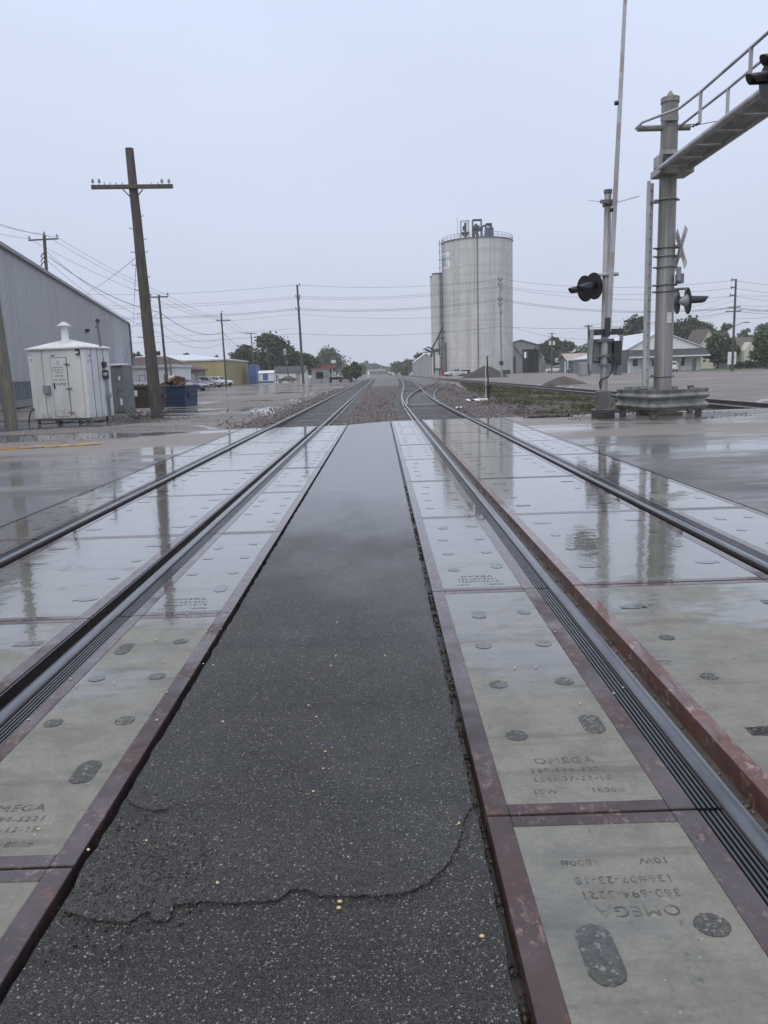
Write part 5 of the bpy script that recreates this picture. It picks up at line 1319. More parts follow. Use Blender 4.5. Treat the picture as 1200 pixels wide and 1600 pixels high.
b = MB(); rr = srad-.05; ring = lambda z: [(sxc+rr*math.cos(2*math.pi*k/64), SY+rr*math.sin(2*math.pi*k/64), z) for k in range(65)]
for z in (.85, 1.5): b.tube(ring(shh+z), .055, 5)
for k in range(40): a = 2*math.pi*k/40; x, y = sxc+rr*math.cos(a), SY+rr*math.sin(a); b.cyl((x, y, shh+.25), (x, y, shh+1.5), .05, n=5)
b.build('roof_railing', MT['greyp'], se)
# rooftop machinery: legs, frames, hoods
def RX(px): return AT(px, 360, SY-4).x
def RZ(py, px=745): return AT(px, py, SY-4).z
bd_ = mat('machine_blue_grey', (.045, .07, .09), .5, scale=.8); rd_ = mat('machine_brown', (.085, .065, .06), .6, scale=.8)
def frame_box(b, x0, x1, z0, z1, y, dpt=2.0, r=.10):
    for yy in (y, y+dpt):
        for x in (x0, x1): b.cyl((x, yy, z0), (x, yy, z1), r, n=6)
        b.cyl((x0, yy, z1), (x1, yy, z1), r, n=6)
    for x in (x0, x1): b.cyl((x, y, z1), (x, y+dpt, z1), r, n=6)
y_ = SY-5; zt = shh+.3
b = MB(); frame_box(b, RX(720), RX(732), zt, RZ(345), y_, r=.08); b.build('machine_frame', MT['greyp'], se)
b = MB(); b.bx(RX(725.5), RX(728.8), y_+.4, y_+1.6, zt, RZ(348)); b.bx(RX(723), RX(728), y_+.3, y_+1.8, RZ(359), RZ(353)); b.add([(RX(721), y_, RZ(363.5)), (RX(733), y_, RZ(363.5)), (RX(733), y_+2, RZ(363.5)), (RX(721), y_+2, RZ(363.5)), (RX(724.5), y_+.6, RZ(369)), (RX(729.5), y_+.6, RZ(369)), (RX(729.5), y_+1.4, RZ(369)), (RX(724.5), y_+1.4, RZ(369))], [(0, 1, 2, 3), (7, 6, 5, 4), (4, 5, 1, 0), (5, 6, 2, 1), (6, 7, 3, 2), (7, 4, 0, 3)])
b.bx(RX(721), RX(733), y_, y_+2, RZ(363.5), RZ(362.6)); b.build('bucket_elevator_head', rd_, se)
b = MB(); frame_box(b, RX(738.5), RX(752), zt, RZ(344), y_, r=.11); b.bx(RX(738.5), RX(752), y_, y_+2, RZ(344.6), RZ(343.6)); b.build('machine_frame', bd_, se)
b = MB(); b.bx(RX(740), RX(749), y_+.3, y_+1.8, RZ(358), RZ(352.5)); b.bx(RX(742), RX(745), y_+.3, y_+1.8, RZ(353), RZ(350)); b.bx(RX(746), RX(754), y_+.2, y_+1.9, RZ(361), RZ(356))
b.beam((RX(741), y_+1, RZ(358)), (RX(739), y_+1, zt), .5, .8); b.beam((RX(744), y_+1, RZ(358)), (RX(747), y_+1, zt), .6, .8); b.beam((RX(752), y_+1, RZ(358)), (RX(754), y_+1, zt), .25, .4); b.beam((RX(757), y_+1, RZ(352)), (RX(751), y_+1, RZ(358)), .3, .5); b.build('distributor', bd_, se)
b = MB(); b.add([(RX(757), y_, zt), (RX(771), y_, zt), (RX(771), y_+3, zt), (RX(757), y_+3, zt), (RX(758.5), y_+.3, RZ(356.5)), (RX(770.5), y_+.3, RZ(356.5)), (RX(770.5), y_+2.6, RZ(356.5)), (RX(758.5), y_+2.6, RZ(356.5))], [(3, 2, 1, 0), (4, 5, 6, 7), (0, 1, 5, 4), (1, 2, 6, 5), (2, 3, 7, 6), (3, 0, 4, 7)])
frame_box(b, RX(759.5), RX(767.5), RZ(357), RZ(350.5), y_+.4, 1.8, .16); b.bx(RX(759), RX(768), y_+.3, y_+2.3, RZ(351), RZ(350)); b.beam((RX(760), y_+.6, RZ(352)), (RX(767), y_+.6, RZ(356)), .18, .3); b.build('dust_hopper', bd_, se)
MB().tube([(RX(713.5), SY-6, zt), (RX(713.3), SY-6, RZ(339))], .05, 5).build('antenna', MT['greyp'], se)
# curved sign panel
sgm = mat('sign_panel_white', (.86, .87, .88), .5, scale=1, fine=.05)
def on_sil(ang, z, o_): r = srad+o_; return Vector((sxc+r*math.cos(ang), SY+r*math.sin(ang), z))
aa0, aa1 = vdir-1.52, vdir-.86; zt_, zb2 = shh*.925, shh*.79+.4
b = MB(); n = 24; vs = []
for k in range(n+1):
    a = aa0+(aa1-aa0)*k/n; vs += [on_sil(a, zb2, .0), on_sil(a, zt_, .0), on_sil(a, zt_, .12), on_sil(a, zb2, .12)]
fs = []
for k in range(n):
    i = 4*k
    for q in range(4): fs.append((i+q, i+(q+1) % 4, i+4+(q+1) % 4, i+4+q))
fs += [(0, 1, 2, 3), (4*n+3, 4*n+2, 4*n+1, 4*n)]
sg_ = b.add(vs, fs).build('sign_panel', sgm, se)
wsg = (aa1-aa0)*srad
so_ = Vector(se.location)
for s, zz in (('ement', zb2+2.25), ('tions', zb2+.75)):
    text_obj('lettering', s, 1.9, MT['greyp'], sg_, lambda x, y, z: on_sil(aa0+(x+1.4)/srad, zz+y, .14+z)-so_, extrude=.01, align='LEFT', spacing=1.1)
grn = mat('sign_green', (.40, .53, .50), .5, scale=2)
vs, fs = [], []
for k in range(9):
    a = aa0+(1.5+3.0*k/8)/srad; vs += [on_sil(a, zt_-3.4, .14), on_sil(a, zt_-.5, .14)]
fs = [(2*k, 2*k+2, 2*k+3, 2*k+1) for k in range(8)]
MB().add(vs, fs).build('sign_mark', grn, sg_, fix=False)
# ladder cage and leg down the side, with spouts at its foot
lx = AT(690, 480, SY-2).x; ly = SY-2.5
b = MB()
for dx in (-.35, .35): b.tube([(lx+dx, ly, 0), (lx+dx*.9, ly, shh+.8)], .07, 6)
k = 1.0
while k < shh+.5: b.cyl((lx-.35, ly, k), (lx+.35, ly, k), .05, n=5); k += .6
k = 6
while k < shh: b.tube([(lx-.5+.0, ly, k), (lx-.75, ly-.5, k), (lx, ly-.85, k), (lx+.6, ly-.5, k), (lx+.5, ly, k)], .07, 5); k += 2.1
b.build('caged_ladder', MT['dark'], se)
LX = lambda px: AT(px, 560, ly).x
LZ = lambda py: AT(690, py, ly).z
b = MB(); b.bx(LX(692.2), LX(696), ly-.8, ly+.8, 0, LZ(535)); b.build('elevator_leg', MT['galv_d'], se)
b = MB(); b.tube([(LX(693), ly, LZ(511)), (LX(676), ly-.3, LZ(543)), (LX(673.5), ly-.3, LZ(557))], [.25, .25, .38], 8); b.tube([(LX(686.5), ly, LZ(525)), (LX(686.5), ly, LZ(583))], .16, 8)
for x0_, y0_, x1_, y1_ in ((661, 544.5, 675, 550), (667, 541.5, 676, 544), (664, 543, 674, 549), (670, 541, 676, 547), (661, 549.5, 674, 549.5), (688, 516, 695, 520), (689, 528, 694, 528)):
    b.tube([(LX(x0_), ly-.4, LZ(y0_)), (LX(x1_), ly-.2, LZ(y1_))], .17, 6)
b.build('grain_spout', MT['dark'], se)
b = MB(); b.bx(LX(676), LX(688), ly-1, ly+1, LZ(550), LZ(545)); b.beam((LX(676), ly, LZ(549)), (LX(694), ly, LZ(543)), 1.6, .25)
b.build('spout_platform', bd_, se)
b = MB()
for px in (677.5, 679, 686.5): b.cyl((LX(px), ly-.6, 0), (LX(px), ly-.6, LZ(548)), .12, n=6)
for py in (560, 575): b.cyl((LX(677), ly-.6, LZ(py)), (LX(693), ly-.6, LZ(py)), .10, n=6)
b.bx(LX(677), LX(688), ly-1.2, ly+.6, LZ(578.5), LZ(575.5)); b.build('loading_frame', MT['dark'], se)
for px in (681.5, 685.2):
    MB().bx(LX(px)-.22, LX(px)+.22, ly-.9, ly-.5, LZ(576), LZ(555)).build('downspout', MT['white'], se)
# three smaller silos tucked behind
for i, (px, py, Yd, rr, lab) in enumerate(((686.5, 429, SY+4, 1.55, 'short round concrete silo, nearest to the big one of the three behind it'), (683.0, 433.5, SY+9, 1.5, 'middle one of three short concrete silos behind the big one'), (681.0, 438, SY+14, 1.1, 'rearmost short concrete silo of the three behind the big one'))):
    x = X_(px, Yd); z = AT(px, py, Yd).z
    s2_ = thing('storage_silo', lab, 'silo', (x, Yd, 0), 0, 'small silos behind the big one')
    MB().lathe([(rr, 0), (rr, z)], (x, Yd, 0), n=40).build('silo_wall', sco, s2_, smooth=True)
    MB().lathe([(rr+.1, z), (rr+.1, z+.3), (0, z+.5)], (x, Yd, 0), n=40).build('roof_cap', MT['dark'], s2_, smooth=True)
# barrel at the foot, dumpster boxes by the wall
o = MB().lathe([(.0, 0), (.42, 0), (.42, .05), (.40, .08), (.40, 1.5), (.43, 1.55), (0, 1.56)], (LX(689.7), ly-3.5, 0), n=18).build('barrel', MT['redp'], None, smooth=True); tag(o, 'red barrel standing at the foot of the silo spouts', 'barrel')
for px, w_, h_, lab in ((790, 2.2, 1.1, 'dark low skip against the foot of the silo beyond the dirt pile'), (727, 2.4, 1.5, 'dark low machine box against the silo wall behind the white pickup')):
    x = X_(px, SY-12); o = MB().bx(x-w_/2, x+w_/2, SY-13.5, SY-12, 0, h_).build('skip', MT['dark'], None, bevel=.05); tag(o, lab, 'skip')

# ---- drive-through grain shed right of the silo
DY = 236; gx0, gx1 = X_(785, DY), X_(844.5, DY); gm0 = X_(814, DY)
ds = thing('grain_shed', 'grey gabled drive-through grain shed with a tall open doorway beside the silo', 'shed', (gm0, DY, 0))
pk, ev_ = AT(814, 531.5, DY).z, AT(843, 540, DY).z
o0_, o1_ = X_(816.5, DY), X_(842, DY); oz = AT(830, 545.5, DY).z
fn = lambda u, v, q: Vector((u, q, v))
def wall_hole(y, thick, par, h0, h1, zb_, zt_, nm):
    b = MB(); ef = lambda x: ev_+(pk-ev_)*max(0, 1-abs(x-gm0)/(gx1-gm0))
    b.prism([(gx0, 0), (h0, 0), (h0, ef(h0)), (gm0, pk), (gx0, ef(gx0))] if h0 > gm0 else [(gx0, 0), (h0, 0), (h0, ef(h0)), (gx0, ef(gx0))], fn, y, y+thick)
    b.prism([(h1, 0), (gx1, 0), (gx1, ev_), (h1, ef(h1))], fn, y, y+thick)
    b.prism([(h0, zt_), (h1, zt_), (h1, ef(h1))]+([(gm0, pk)] if h0 < gm0 < h1 else [])+[(h0, ef(h0))], fn, y, y+thick)
    if zb_ > .1: b.bx(h0, h1, y, y+thick, 0, zb_)
    return b.build(nm, shedgrey, par)
wall_hole(DY, .25, ds, o0_, o1_, 0, oz, 'front_wall')
wall_hole(DY+22, .25, ds, X_(819, DY+22), X_(834, DY+22), AT(830, 559, DY+22).z, AT(830, 549.5, DY+22).z, 'back_wall')
b = MB(); b.bx(gx1-.2, gx1, DY+.25, DY+22, 0, ev_); b.bx(gx0, gx0+.2, DY+.25, DY+22, 0, ev_); b.build('side_wall', shedgrey, ds)
th = .2; b = MB(); b.prism([(gx0-.3, ev_-.15), (gm0, pk), (gx1+.3, ev_-.15), (gx1+.3, ev_+th-.15), (gm0, pk+th), (gx0-.3, ev_+th-.15)], lambda u, v, q: Vector((u, q, v+.004)), DY-.5, DY+22.5); b.build('roof', MT['dark'], ds)
lz0, lz1 = AT(817, 557, DY-3).z, AT(802, 541, DY-3).z; la, lc = X_(799, DY-3), X_(816.3, DY-3); lm = X_(802, DY-3)
lt2 = MB(); sl2 = (lz1-lz0)/(lc-lm); lt2.prism([(la, 0), (lc, 0), (lc, lz0), (la, lz0+sl2*(lc-la))], fn, DY-3, DY-.1); lo2 = lt2.build('lean_to', shedgrey, ds)
b = MB(); b.prism([(la, lz0+sl2*(lc-la)), (lc+.3, lz0-.3*sl2), (lc+.3, lz0-.3*sl2+.3), (la, lz0+sl2*(lc-la)+.3)], fn, DY-3.4, DY-.05); b.build('roof', MT['greyp'], lo2)
MB().bx(X_(802, DY-3), X_(806, DY-3), DY-3.06, DY-3, 0, AT(804, 557, DY-3).z).build('door', MT['dark'], lo2)
MB().bx(o0_+.3, o0_+3.8, DY+10, DY+10.4, 0, AT(825, 560, DY+10).z).build('inner_partition', MT['conc2'], ds)
# ---- gabled steel building left of the silo
BY0 = 290; gable_house('pale steel storage building with a gabled roof left of the silo spouts', X_(649, BY0), X_(684, BY0), BY0, BY0+24, AT(652, 565, BY0).z, AT(672, 552, BY0).z, binm, pale_roof, 'storage_building', 'storage building', 'y', (), [('f', X_(667, BY0), X_(672, BY0), 0, 3.0, binm)])

# ---- teal shelter with tan roof, and the small far houses by it
TY = 185
ts = gable_house('low teal building with a tan roof past the second dirt pile', X_(888, TY), X_(945, TY), TY, TY+9, 3.0, 4.4, teal, tan_roof, 'shop', 'shop', 'x', (), (), .8, .15)
b = MB(); b.bx(X_(883.5, TY), X_(884.5, TY), TY-2, TY-1.8, 0, 3.2); b.build('porch_post', MT['white'], ts)
for i, (px, w_, lab, m_) in enumerate(((897, .5, 'white fuel pump in front of the teal building', MT['white']), (904, .4, 'second slim white pump in front of the teal building', MT['white']))):
    x = X_(px, TY-3); o = MB().bx(x-w_/2, x+w_/2, TY-3.4, TY-3, 0, 1.7).build('fuel_pump', m_, None, bevel=.04); tag(o, lab, 'pump')
gable_house('distant grey house among dark trees right of the grain shed', X_(852, 250), X_(882, 250), 250, 260, 3.0, 5.4, binm, MT['greyp'], 'house', 'house', 'x')
# ---- office with white gable and dark awning
OY = 142; ox0, ox1 = X_(981, OY), X_(1093, OY); om = X_(1030, OY)
oh, op_ = AT(1092, 541.5, OY).z, AT(1028, 518, OY).z
ob_ = thing('office_building', 'long white gabled office with a dark shingled awning across its front', 'office', (om, OY, 0))
MB().prism([(ox0, -.1), (ox1, -.1), (ox1, oh), (om, op_), (ox0, oh)], fn, OY, OY+26).build('wall', wht_sd, ob_)
b = MB(); sL, sR2 = (op_-oh)/(om-ox0), (op_-oh)/(ox1-om)
b.prism([(ox0-.5, oh-.5*sL), (om, op_), (ox1+.5, oh-.5*sR2), (ox1+.5, oh-.5*sR2+.16), (om, op_+.16), (ox0-.5, oh-.5*sL+.16)], lambda u, v, q: Vector((u, q, v+.004)), OY-.35, OY+26.4); b.build('roof', pale_roof, ob_)
aw0, aw1 = ox0-.3, X_(1099, OY)
za1, za0 = AT(1040, 545.5, OY).z, AT(1040, 556, OY-2).z
b = MB(); b.add([(aw0, OY-.02, za1), (aw1, OY-.02, za1), (aw1+.2, OY-2.1, za0), (aw0-.2, OY-2.1, za0), (aw0, OY-.02, za0-.15), (aw1, OY-.02, za0-.15), (aw1+.2, OY-2.1, za0-.15), (aw0-.2, OY-2.1, za0-.15)], [(0, 1, 2, 3), (7, 6, 5, 4), (3, 2, 6, 7), (0, 3, 7, 4), (2, 1, 5, 6), (1, 0, 4, 5)]); aw = b.build('awning', dark_roof, ob_)
MB().bx(aw0-.25, aw1+.25, OY-2.16, OY-2.10, za0-.22, za0+.02).build('fascia', MT['white'], aw)
for px in (987, 1003, 1022, 1041, 1062, 1080, 1094): MB().bx(X_(px, OY-1.9)-.07, X_(px, OY-1.9)+.07, OY-1.97, OY-1.83, 0, za0-.15).build('porch_post', MT['silver'], ob_)
openings(ob_, ox0, ox1, OY, OY+26, [('f', X_(988, OY), X_(996, OY), 1.15, 2.35), ('f', X_(1018, OY), X_(1024, OY), 1.0, 2.3), ('f', X_(1062, OY), X_(1069, OY), .9, 2.4)], [('f', X_(1005, OY), X_(1011, OY), 0, 2.1, MT['silver']), ('f', X_(1080, OY), X_(1087, OY), 0, 2.1, MT['silver'])])
b = MB(); b.bx(ox0-.06, ox0, OY+.2, OY+25.8, .02, oh-.2); b.build('side_cladding', siding('blue_grey_siding', (.13, .16, .19), (.11, .135, .16)), ob_)
b = MB(); b.add([(ox0-.1, OY+.1, oh+.3), (ox0-4, OY+4, oh-.6), (ox0-4, OY+26, oh-.6), (ox0-.1, OY+26, oh+.3)], [(0, 1, 2, 3)])
ann = MB().bx(ox0-4, ox0-.07, OY+4, OY+24, 0, 2.9).build('annex', siding('slate_siding', (.14, .17, .20), (.12, .145, .17)), ob_); MB().add([(ox0-4.3, OY+3.7, 2.9), (ox0-.07, OY+3.7, 4.0), (ox0-.07, OY+24.3, 4.0), (ox0-4.3, OY+24.3, 2.9), (ox0-4.3, OY+3.7, 2.7), (ox0-.07, OY+3.7, 2.7), (ox0-.07, OY+24.3, 2.7), (ox0-4.3, OY+24.3, 2.7)], [(0, 1, 2, 3), (7, 6, 5, 4), (0, 3, 7, 4), (1, 0, 4, 5), (2, 1, 5, 6), (3, 2, 6, 7)]).build('roof', pale_roof, ann)
# ---- houses at the right edge
HY = 175
gable_house('white house gable rising behind the far corner of the white office', X_(1092, HY), X_(1118, HY), HY, HY+9, 5.4, AT(1098, 519, HY).z+.6, cream, brown_roof, 'house', 'house', 'y', [('f', X_(1101, HY), X_(1104, HY), 3.0, 4.6)], (), .3, .2)
HY = 150
yh_ = gable_house('cream house with brown roof and dark shuttered window behind the hedge', X_(1146, HY), X_(1186, HY), HY, HY+9, AT(1160, 546, HY).z, AT(1165, 527, HY).z, cream, brown_roof, 'house', 'house', 'x', [('f', X_(1161.5, HY), X_(1165.5, HY), 1.6, 3.2)], [], .3, .18)
b = MB(); gx = X_(1160, HY-3); b.prism([(X_(1152, HY), 0), (X_(1170, HY), 0), (X_(1170, HY), 3.3), (X_(1161, HY), 4.9), (X_(1152, HY), 3.3)], fn, HY-2.5, HY); 
w2 = b.build('porch_gable', cream, yh_)
openings(yh_, 0, 0, HY-2.5, HY, [('f', X_(1160, HY), X_(1163.5, HY), 1.3, 2.9)], [])
o = gable_house('cream bungalow low behind the round green tree at the edge', X_(1186, 160), X_(1225, 160), 160, 169, 2.6, 4.6, cream, brown_roof, 'house', 'house', 'x')
o = MB().bx(X_(1142, 126)-.55, X_(1142, 126)+.75, 126, 126.25, .9, 2.9).build('notice_board', MT['white'], None, bevel=.03); tag(o, 'pale notice board standing behind the pole at the lot edge', 'notice board')
# far building low across the tracks
o = thing('far_shed', 'long low grey shed in the haze where the tracks vanish', 'shed', (X_(592, 560), 560, 0)); MB().bx(X_(577, 560), X_(612, 560), 560, 575, 0, 2.6).build('wall', MT['greyp'], o); MB().bx(X_(576, 560), X_(603, 560), 559, 576, 2.6, 4.2).build('roof', binm, o)

# ---- dirt piles
def heap(label, cx, cy, rx, ry, h, seed, m_):
    r = random.Random(seed); n, k_ = 56, 16; vs, fs = [], []
    for j in range(k_+1):
        q = j/k_
        for k in range(n):
            a = 2*math.pi*k/n; w_ = 1+.10*math.sin(2*a+seed)+.06*math.sin(5*a+seed*2)
            z = h*(1-q**1.25)*(1+.14*math.sin(3*a+seed)*(q)*(1-q)*3)+r.uniform(-.035, .035)*h*.5
            vs.append((cx+rx*q*w_*math.cos(a), cy+ry*q*w_*math.sin(a), z-.05 if j < k_ else -.06))
    for j in range(k_):
        for k in range(n): k2 = (k+1) % n; fs.append((j*n+k, j*n+k2, (j+1)*n+k2, (j+1)*n+k))
    o = MB().add(vs, fs).build('dirt_pile', m_, None, smooth=True); tag(o, label, 'dirt pile', None); return o
dm = mat('pile_dirt', (.062, .052, .047), .85, col2=(.036, .031, .029), scale=1.2, bump=.06, bscale=9, obj=False)
dm2 = mat('pile_soil', (.085, .064, .055), .85, col2=(.06, .047, .041), scale=1.2, bump=.06, bscale=9, obj=False)
p = G(765, 590); heap('larger dark gravel pile in front of the silo behind the switch stand', p.x-.3, p.y+4, 3.9, 4, AT(763, 571, p.y+4).z, 2, dm)
p = G(888, 600.5); heap('smaller brown dirt pile on the lot beyond the siding', p.x, p.y+1.5, 2.1, 2.0, AT(890, 587, p.y+1.5).z, 5, dm2)

# ================================================================== trees
lf_d = leafmat('leaf_dark', (.014, .028, .012), (.075, .105, .042), (.045, .066, .030)); lf_m = leafmat('leaf_mid', (.022, .042, .016), (.095, .14, .052), (.062, .086, .036)); lf_b = leafmat('leaf_bright', (.035, .065, .02), (.10, .16, .045), (.085, .125, .04))
bark = woodmat('bark', (.075, .062, .052), (.045, .038, .032))
def crown_mesh(base, w, h, z0, seed, nleaf, leaf, lobes=14):
    r = np.random.default_rng(seed)
    # lobes spread over an egg-shaped volume, each a ragged clump
    L = []
    for i in range(lobes):
        a = r.uniform(0, 6.28); u = r.uniform(-.9, .95); q = math.sqrt(max(0, 1-u*u))*r.uniform(.35, 1.05)
        wid = (1-.25*max(0, u))
        L.append((q*math.cos(a)*w*.40*wid, q*math.sin(a)*w*.40*wid, z0+(h-z0)*(.5+.40*u), r.uniform(.10, .22)*w))
    L = np.array(L); pk_ = r.integers(0, lobes, nleaf)
    d = r.normal(size=(nleaf, 3)); d /= np.linalg.norm(d, axis=1)[:, None]
    rad = np.where(r.random(nleaf) < .7, r.uniform(.65, 1.12, nleaf), r.uniform(.2, .8, nleaf)); rad = np.where(r.random(nleaf) < .08, r.uniform(1.1, 1.5, nleaf), rad)
    C = L[pk_, :3]+d*(L[pk_, 3]*rad)[:, None]*np.array([1, 1, .82])
    C += np.array([base[0], base[1], 0])
    s = leaf*r.uniform(.55, 1.25, nleaf)
    n1 = r.normal(size=(nleaf, 3)); n1 /= np.linalg.norm(n1, axis=1)[:, None]
    n2 = np.cross(n1, r.normal(size=(nleaf, 3))); n2 /= np.linalg.norm(n2, axis=1)[:, None]
    A, B = n1*s[:, None], n2*s[:, None]*.75
    V = np.stack([C-A, C-B*.9, C+A, C+B], 1).reshape(-1, 3)
    return V, L
def tree(label, px, Y, wpx, toppy, seed, lm, name='tree', nleaf=2600, leaf=.40, bot=None, base_x=None, group=None, trunk=True, lobes=22, cat='tree'):
    x = X_(px, Y); w_ = wpx*Y/1202; h = AT(px, toppy, Y).z; z0 = bot if bot is not None else h*.20
    t = thing(name, label, cat, (x, Y, 0), 0, group)
    V, L = crown_mesh((x, Y), w_, h, z0, seed, nleaf, leaf*(Y/160)**.5, lobes)
    V = V-np.array([x, Y, 0]); V[:, 2] = np.maximum(V[:, 2], .05)
    Fq = np.arange(len(V)).reshape(-1, 4)
    o = fast_mesh('crown', V, Fq, lm, 4); o.parent = t
    if trunk:
        b = MB(); r0 = .028*h+.05; zt = z0+(h-z0)*.35
        b.tube([(x, Y, -.1), (x+.02*h, Y, z0*.6), (x, Y, zt)], [r0, r0*.75, r0*.5], 8)
        for l in L[:6]: b.tube([(x, Y, z0*.8), (x+l[0]*.5, Y+l[1]*.5, (zt+l[2])/2), (x+l[0]*.9, Y+l[1]*.9, l[2])], [r0*.45, r0*.3, r0*.12], 6)
        b.build('trunk', bark, t, smooth=True)
    return t
TR = [  # label, px, Y, width px, top py, seed, mat, kwargs
    ('tall dark tree over the white garage, tallest of its clump', 425, 205, 62, 521, 1, lf_d, dict(nleaf=4200, lobes=34)),
    ('dark bushy tree at the tan shed end of the clump', 385, 212, 46, 537, 2, lf_d, dict(nleaf=2800)),
    ('dark tree filling the middle of the clump above the garage roof', 452, 214, 50, 541, 3, lf_d, dict(nleaf=3000)),
    ('lower dark tree behind the tall power pole', 476, 218, 40, 551, 4, lf_d, dict(nleaf=2400)),
    ('leafy tree at the far end of the clump by the grey hut', 487, 226, 26, 555, 41, lf_m, dict(nleaf=1800)),
    ('hazy broad tree rising behind the red fuel canopy', 516, 330, 50, 546, 5, lf_m, dict(nleaf=2600, lobes=30)),
    ('hazy smaller tree beside the broad one behind the canopy', 499, 345, 28, 556, 6, lf_m, dict(nleaf=1400)),
    ('low green bush by the far straight track', 543, 200, 22, 572, 7, lf_b, dict(nleaf=1500, bot=.1)),
    ('round dark bush by the far straight track, taller of two', 556, 195, 22, 566, 8, lf_d, dict(nleaf=2000, bot=.1)),
    ('faint hazy tree left of the vanishing tracks', 565, 420, 20, 570, 9, lf_m, dict(nleaf=700)),
    ('hazy tree row clump just right of the vanishing tracks', 622, 430, 26, 566, 10, lf_m, dict(nleaf=1300)),
    ('hazy taller tree in the distance left of the steel storage building', 636, 410, 26, 563, 11, lf_m, dict(nleaf=1300)),
    ('dark tree peeping over the steel storage building roof', 655, 330, 26, 553, 12, lf_d, dict(nleaf=1600)),
    ('bright green shrub at the foot of the storage building', 634, 300, 16, 575, 13, lf_b, dict(nleaf=700, bot=.1)),
    ('large dark tree right of the grain shed, broadest there', 866, 235, 46, 528, 14, lf_d, dict(nleaf=3600, lobes=30)),
    ('dark tree on the far side of the distant house, next to the broad one', 888, 240, 32, 534, 15, lf_d, dict(nleaf=2400)),
    ('pale green low tree between the dark trees and the crossing gate', 906, 260, 20, 545, 16, lf_b, dict(nleaf=1000)),
    ('thin tree behind the gate counterweights', 920, 240, 14, 538, 161, lf_m, dict(nleaf=800)),
    ('wide dark tree behind the office roof by the ladder', 994, 190, 60, 492, 17, lf_d, dict(nleaf=3400, lobes=30)),
    ('tall dark tree behind the office roof right of the mast', 1068, 195, 54, 491, 18, lf_d, dict(nleaf=3000, lobes=26)),
    ('dark tree behind the gable of the white house', 1096, 215, 54, 497, 19, lf_m, dict(nleaf=2600)),
    ('tree between the white house and the pole at the lot edge', 1128, 205, 48, 503, 20, lf_m, dict(nleaf=2200)),
    ('shady yard tree hiding the white house front', 1120, 155, 46, 523, 21, lf_d, dict(nleaf=3600, bot=1.3, lobes=30)),
    ('smaller shady yard tree next to the cream house', 1140, 150, 24, 528, 22, lf_m, dict(nleaf=1600, bot=1.2)),
    ('hazy tree behind the cream house roof', 1160, 230, 36, 514, 23, lf_m, dict(nleaf=1800)),
    ('tall hazy tree at the very edge behind the bungalow', 1190, 225, 36, 500, 24, lf_m, dict(nleaf=2000)),
    ('round green tree in front of the cream bungalow at the edge', 1196, 128, 50, 515, 25, lf_b, dict(nleaf=4200, bot=1.0, lobes=34)),
    ('distant dark tree behind the white annex and the leaning pole', 217, 190, 26, 549, 26, lf_d, dict(nleaf=1000)),
    ('small dark tree above the tan shed roof', 293, 230, 17, 549, 27, lf_d, dict(nleaf=900)),
    ('bare thin spruce above the maroon roof', 249, 180, 11, 546, 28, lf_d, dict(nleaf=420)),
    ('small tree top over the far end of the tan shed', 340, 235, 22, 555, 29, lf_m, dict(nleaf=900)),
]
for lab, px, Y, wpx, top_, sd, m_, kw in TR: tree(lab, px, Y, wpx, top_, sd, m_, **kw)
# far woods and hedges, one mass each
def woods(name, label, x0, x1, y, hmin, hmax, seed, lm, n=1800):
    r = np.random.default_rng(seed); X = r.uniform(x0, x1, n); Y = y+r.uniform(0, 14, n)
    top_ = hmin+(hmax-hmin)*(.5+.5*np.sin(X*.09+seed)*np.cos(X*.037+2*seed)); Z = top_*np.sqrt(r.random(n))
    s = r.uniform(.5, 1.3, n)*(y/420); n1 = r.normal(size=(n, 3)); n1 /= np.linalg.norm(n1, axis=1)[:, None]; n2 = np.cross(n1, r.normal(size=(n, 3))); n2 /= np.linalg.norm(n2, axis=1)[:, None]
    C = np.stack([X, Y, Z], -1); A, B = n1*s[:, None], n2*s[:, None]
    V = np.stack([C-A, C-B, C+A, C+B], 1).reshape(-1, 3); V[:, 2] = np.maximum(V[:, 2], .02)
    o = fast_mesh(name, V, np.arange(len(V)).reshape(-1, 4), lm, 4); tag(o, label, 'woods'); kind(o, 'stuff')
woods('far_woods', 'pale hazy woods closing the horizon beyond the tracks', -420, 420, 690, 4, 11, 3, lf_m, 9000)
woods('tree_belt', 'dark tree belt behind the houses at the edge of the lot', 84, 330, 330, 6, 13, 5, lf_m, 4200)
woods('tree_belt', 'dark tree belt far behind the low shops and tan shed', -330, -70, 330, 3, 8, 6, lf_m, 4200)
hm = leafmat('hedge_leaf', (.02, .035, .016), (.05, .075, .03))
x0, x1 = X_(1146, 140), X_(1215, 140); n = 2200
V = []; r = np.random.default_rng(8); X = r.uniform(x0, x1, n); Y = 140+r.uniform(0, 1.2, n); Z = (1.0+.25*np.sin(X*.9)+.4*(np.abs(X-X_(1178, 140)) < 1.2))*r.random(n)**.5
s = .16*r.uniform(.6, 1.3, n); n1 = r.normal(size=(n, 3)); n1 /= np.linalg.norm(n1, axis=1)[:, None]; n2 = np.cross(n1, r.normal(size=(n, 3))); n2 /= np.linalg.norm(n2, axis=1)[:, None]
C = np.stack([X, Y, Z], -1); A, B = n1*s[:, None], n2*s[:, None]
o = fast_mesh('hedge', np.stack([C-A, C-B, C+A, C+B], 1).reshape(-1, 3), np.arange(4*n).reshape(-1, 4), hm, 4); tag(o, 'clipped dark hedge in front of the cream house', 'hedge')
lw = N('lawn'); lv = lw.pos(); lw.set(Base_Color=lw.mix(lw.rng(lw.noise(lv, 1.2, 5, .7), .35, .65), (.05, .085, .028), (.085, .11, .045)), Roughness=.9)
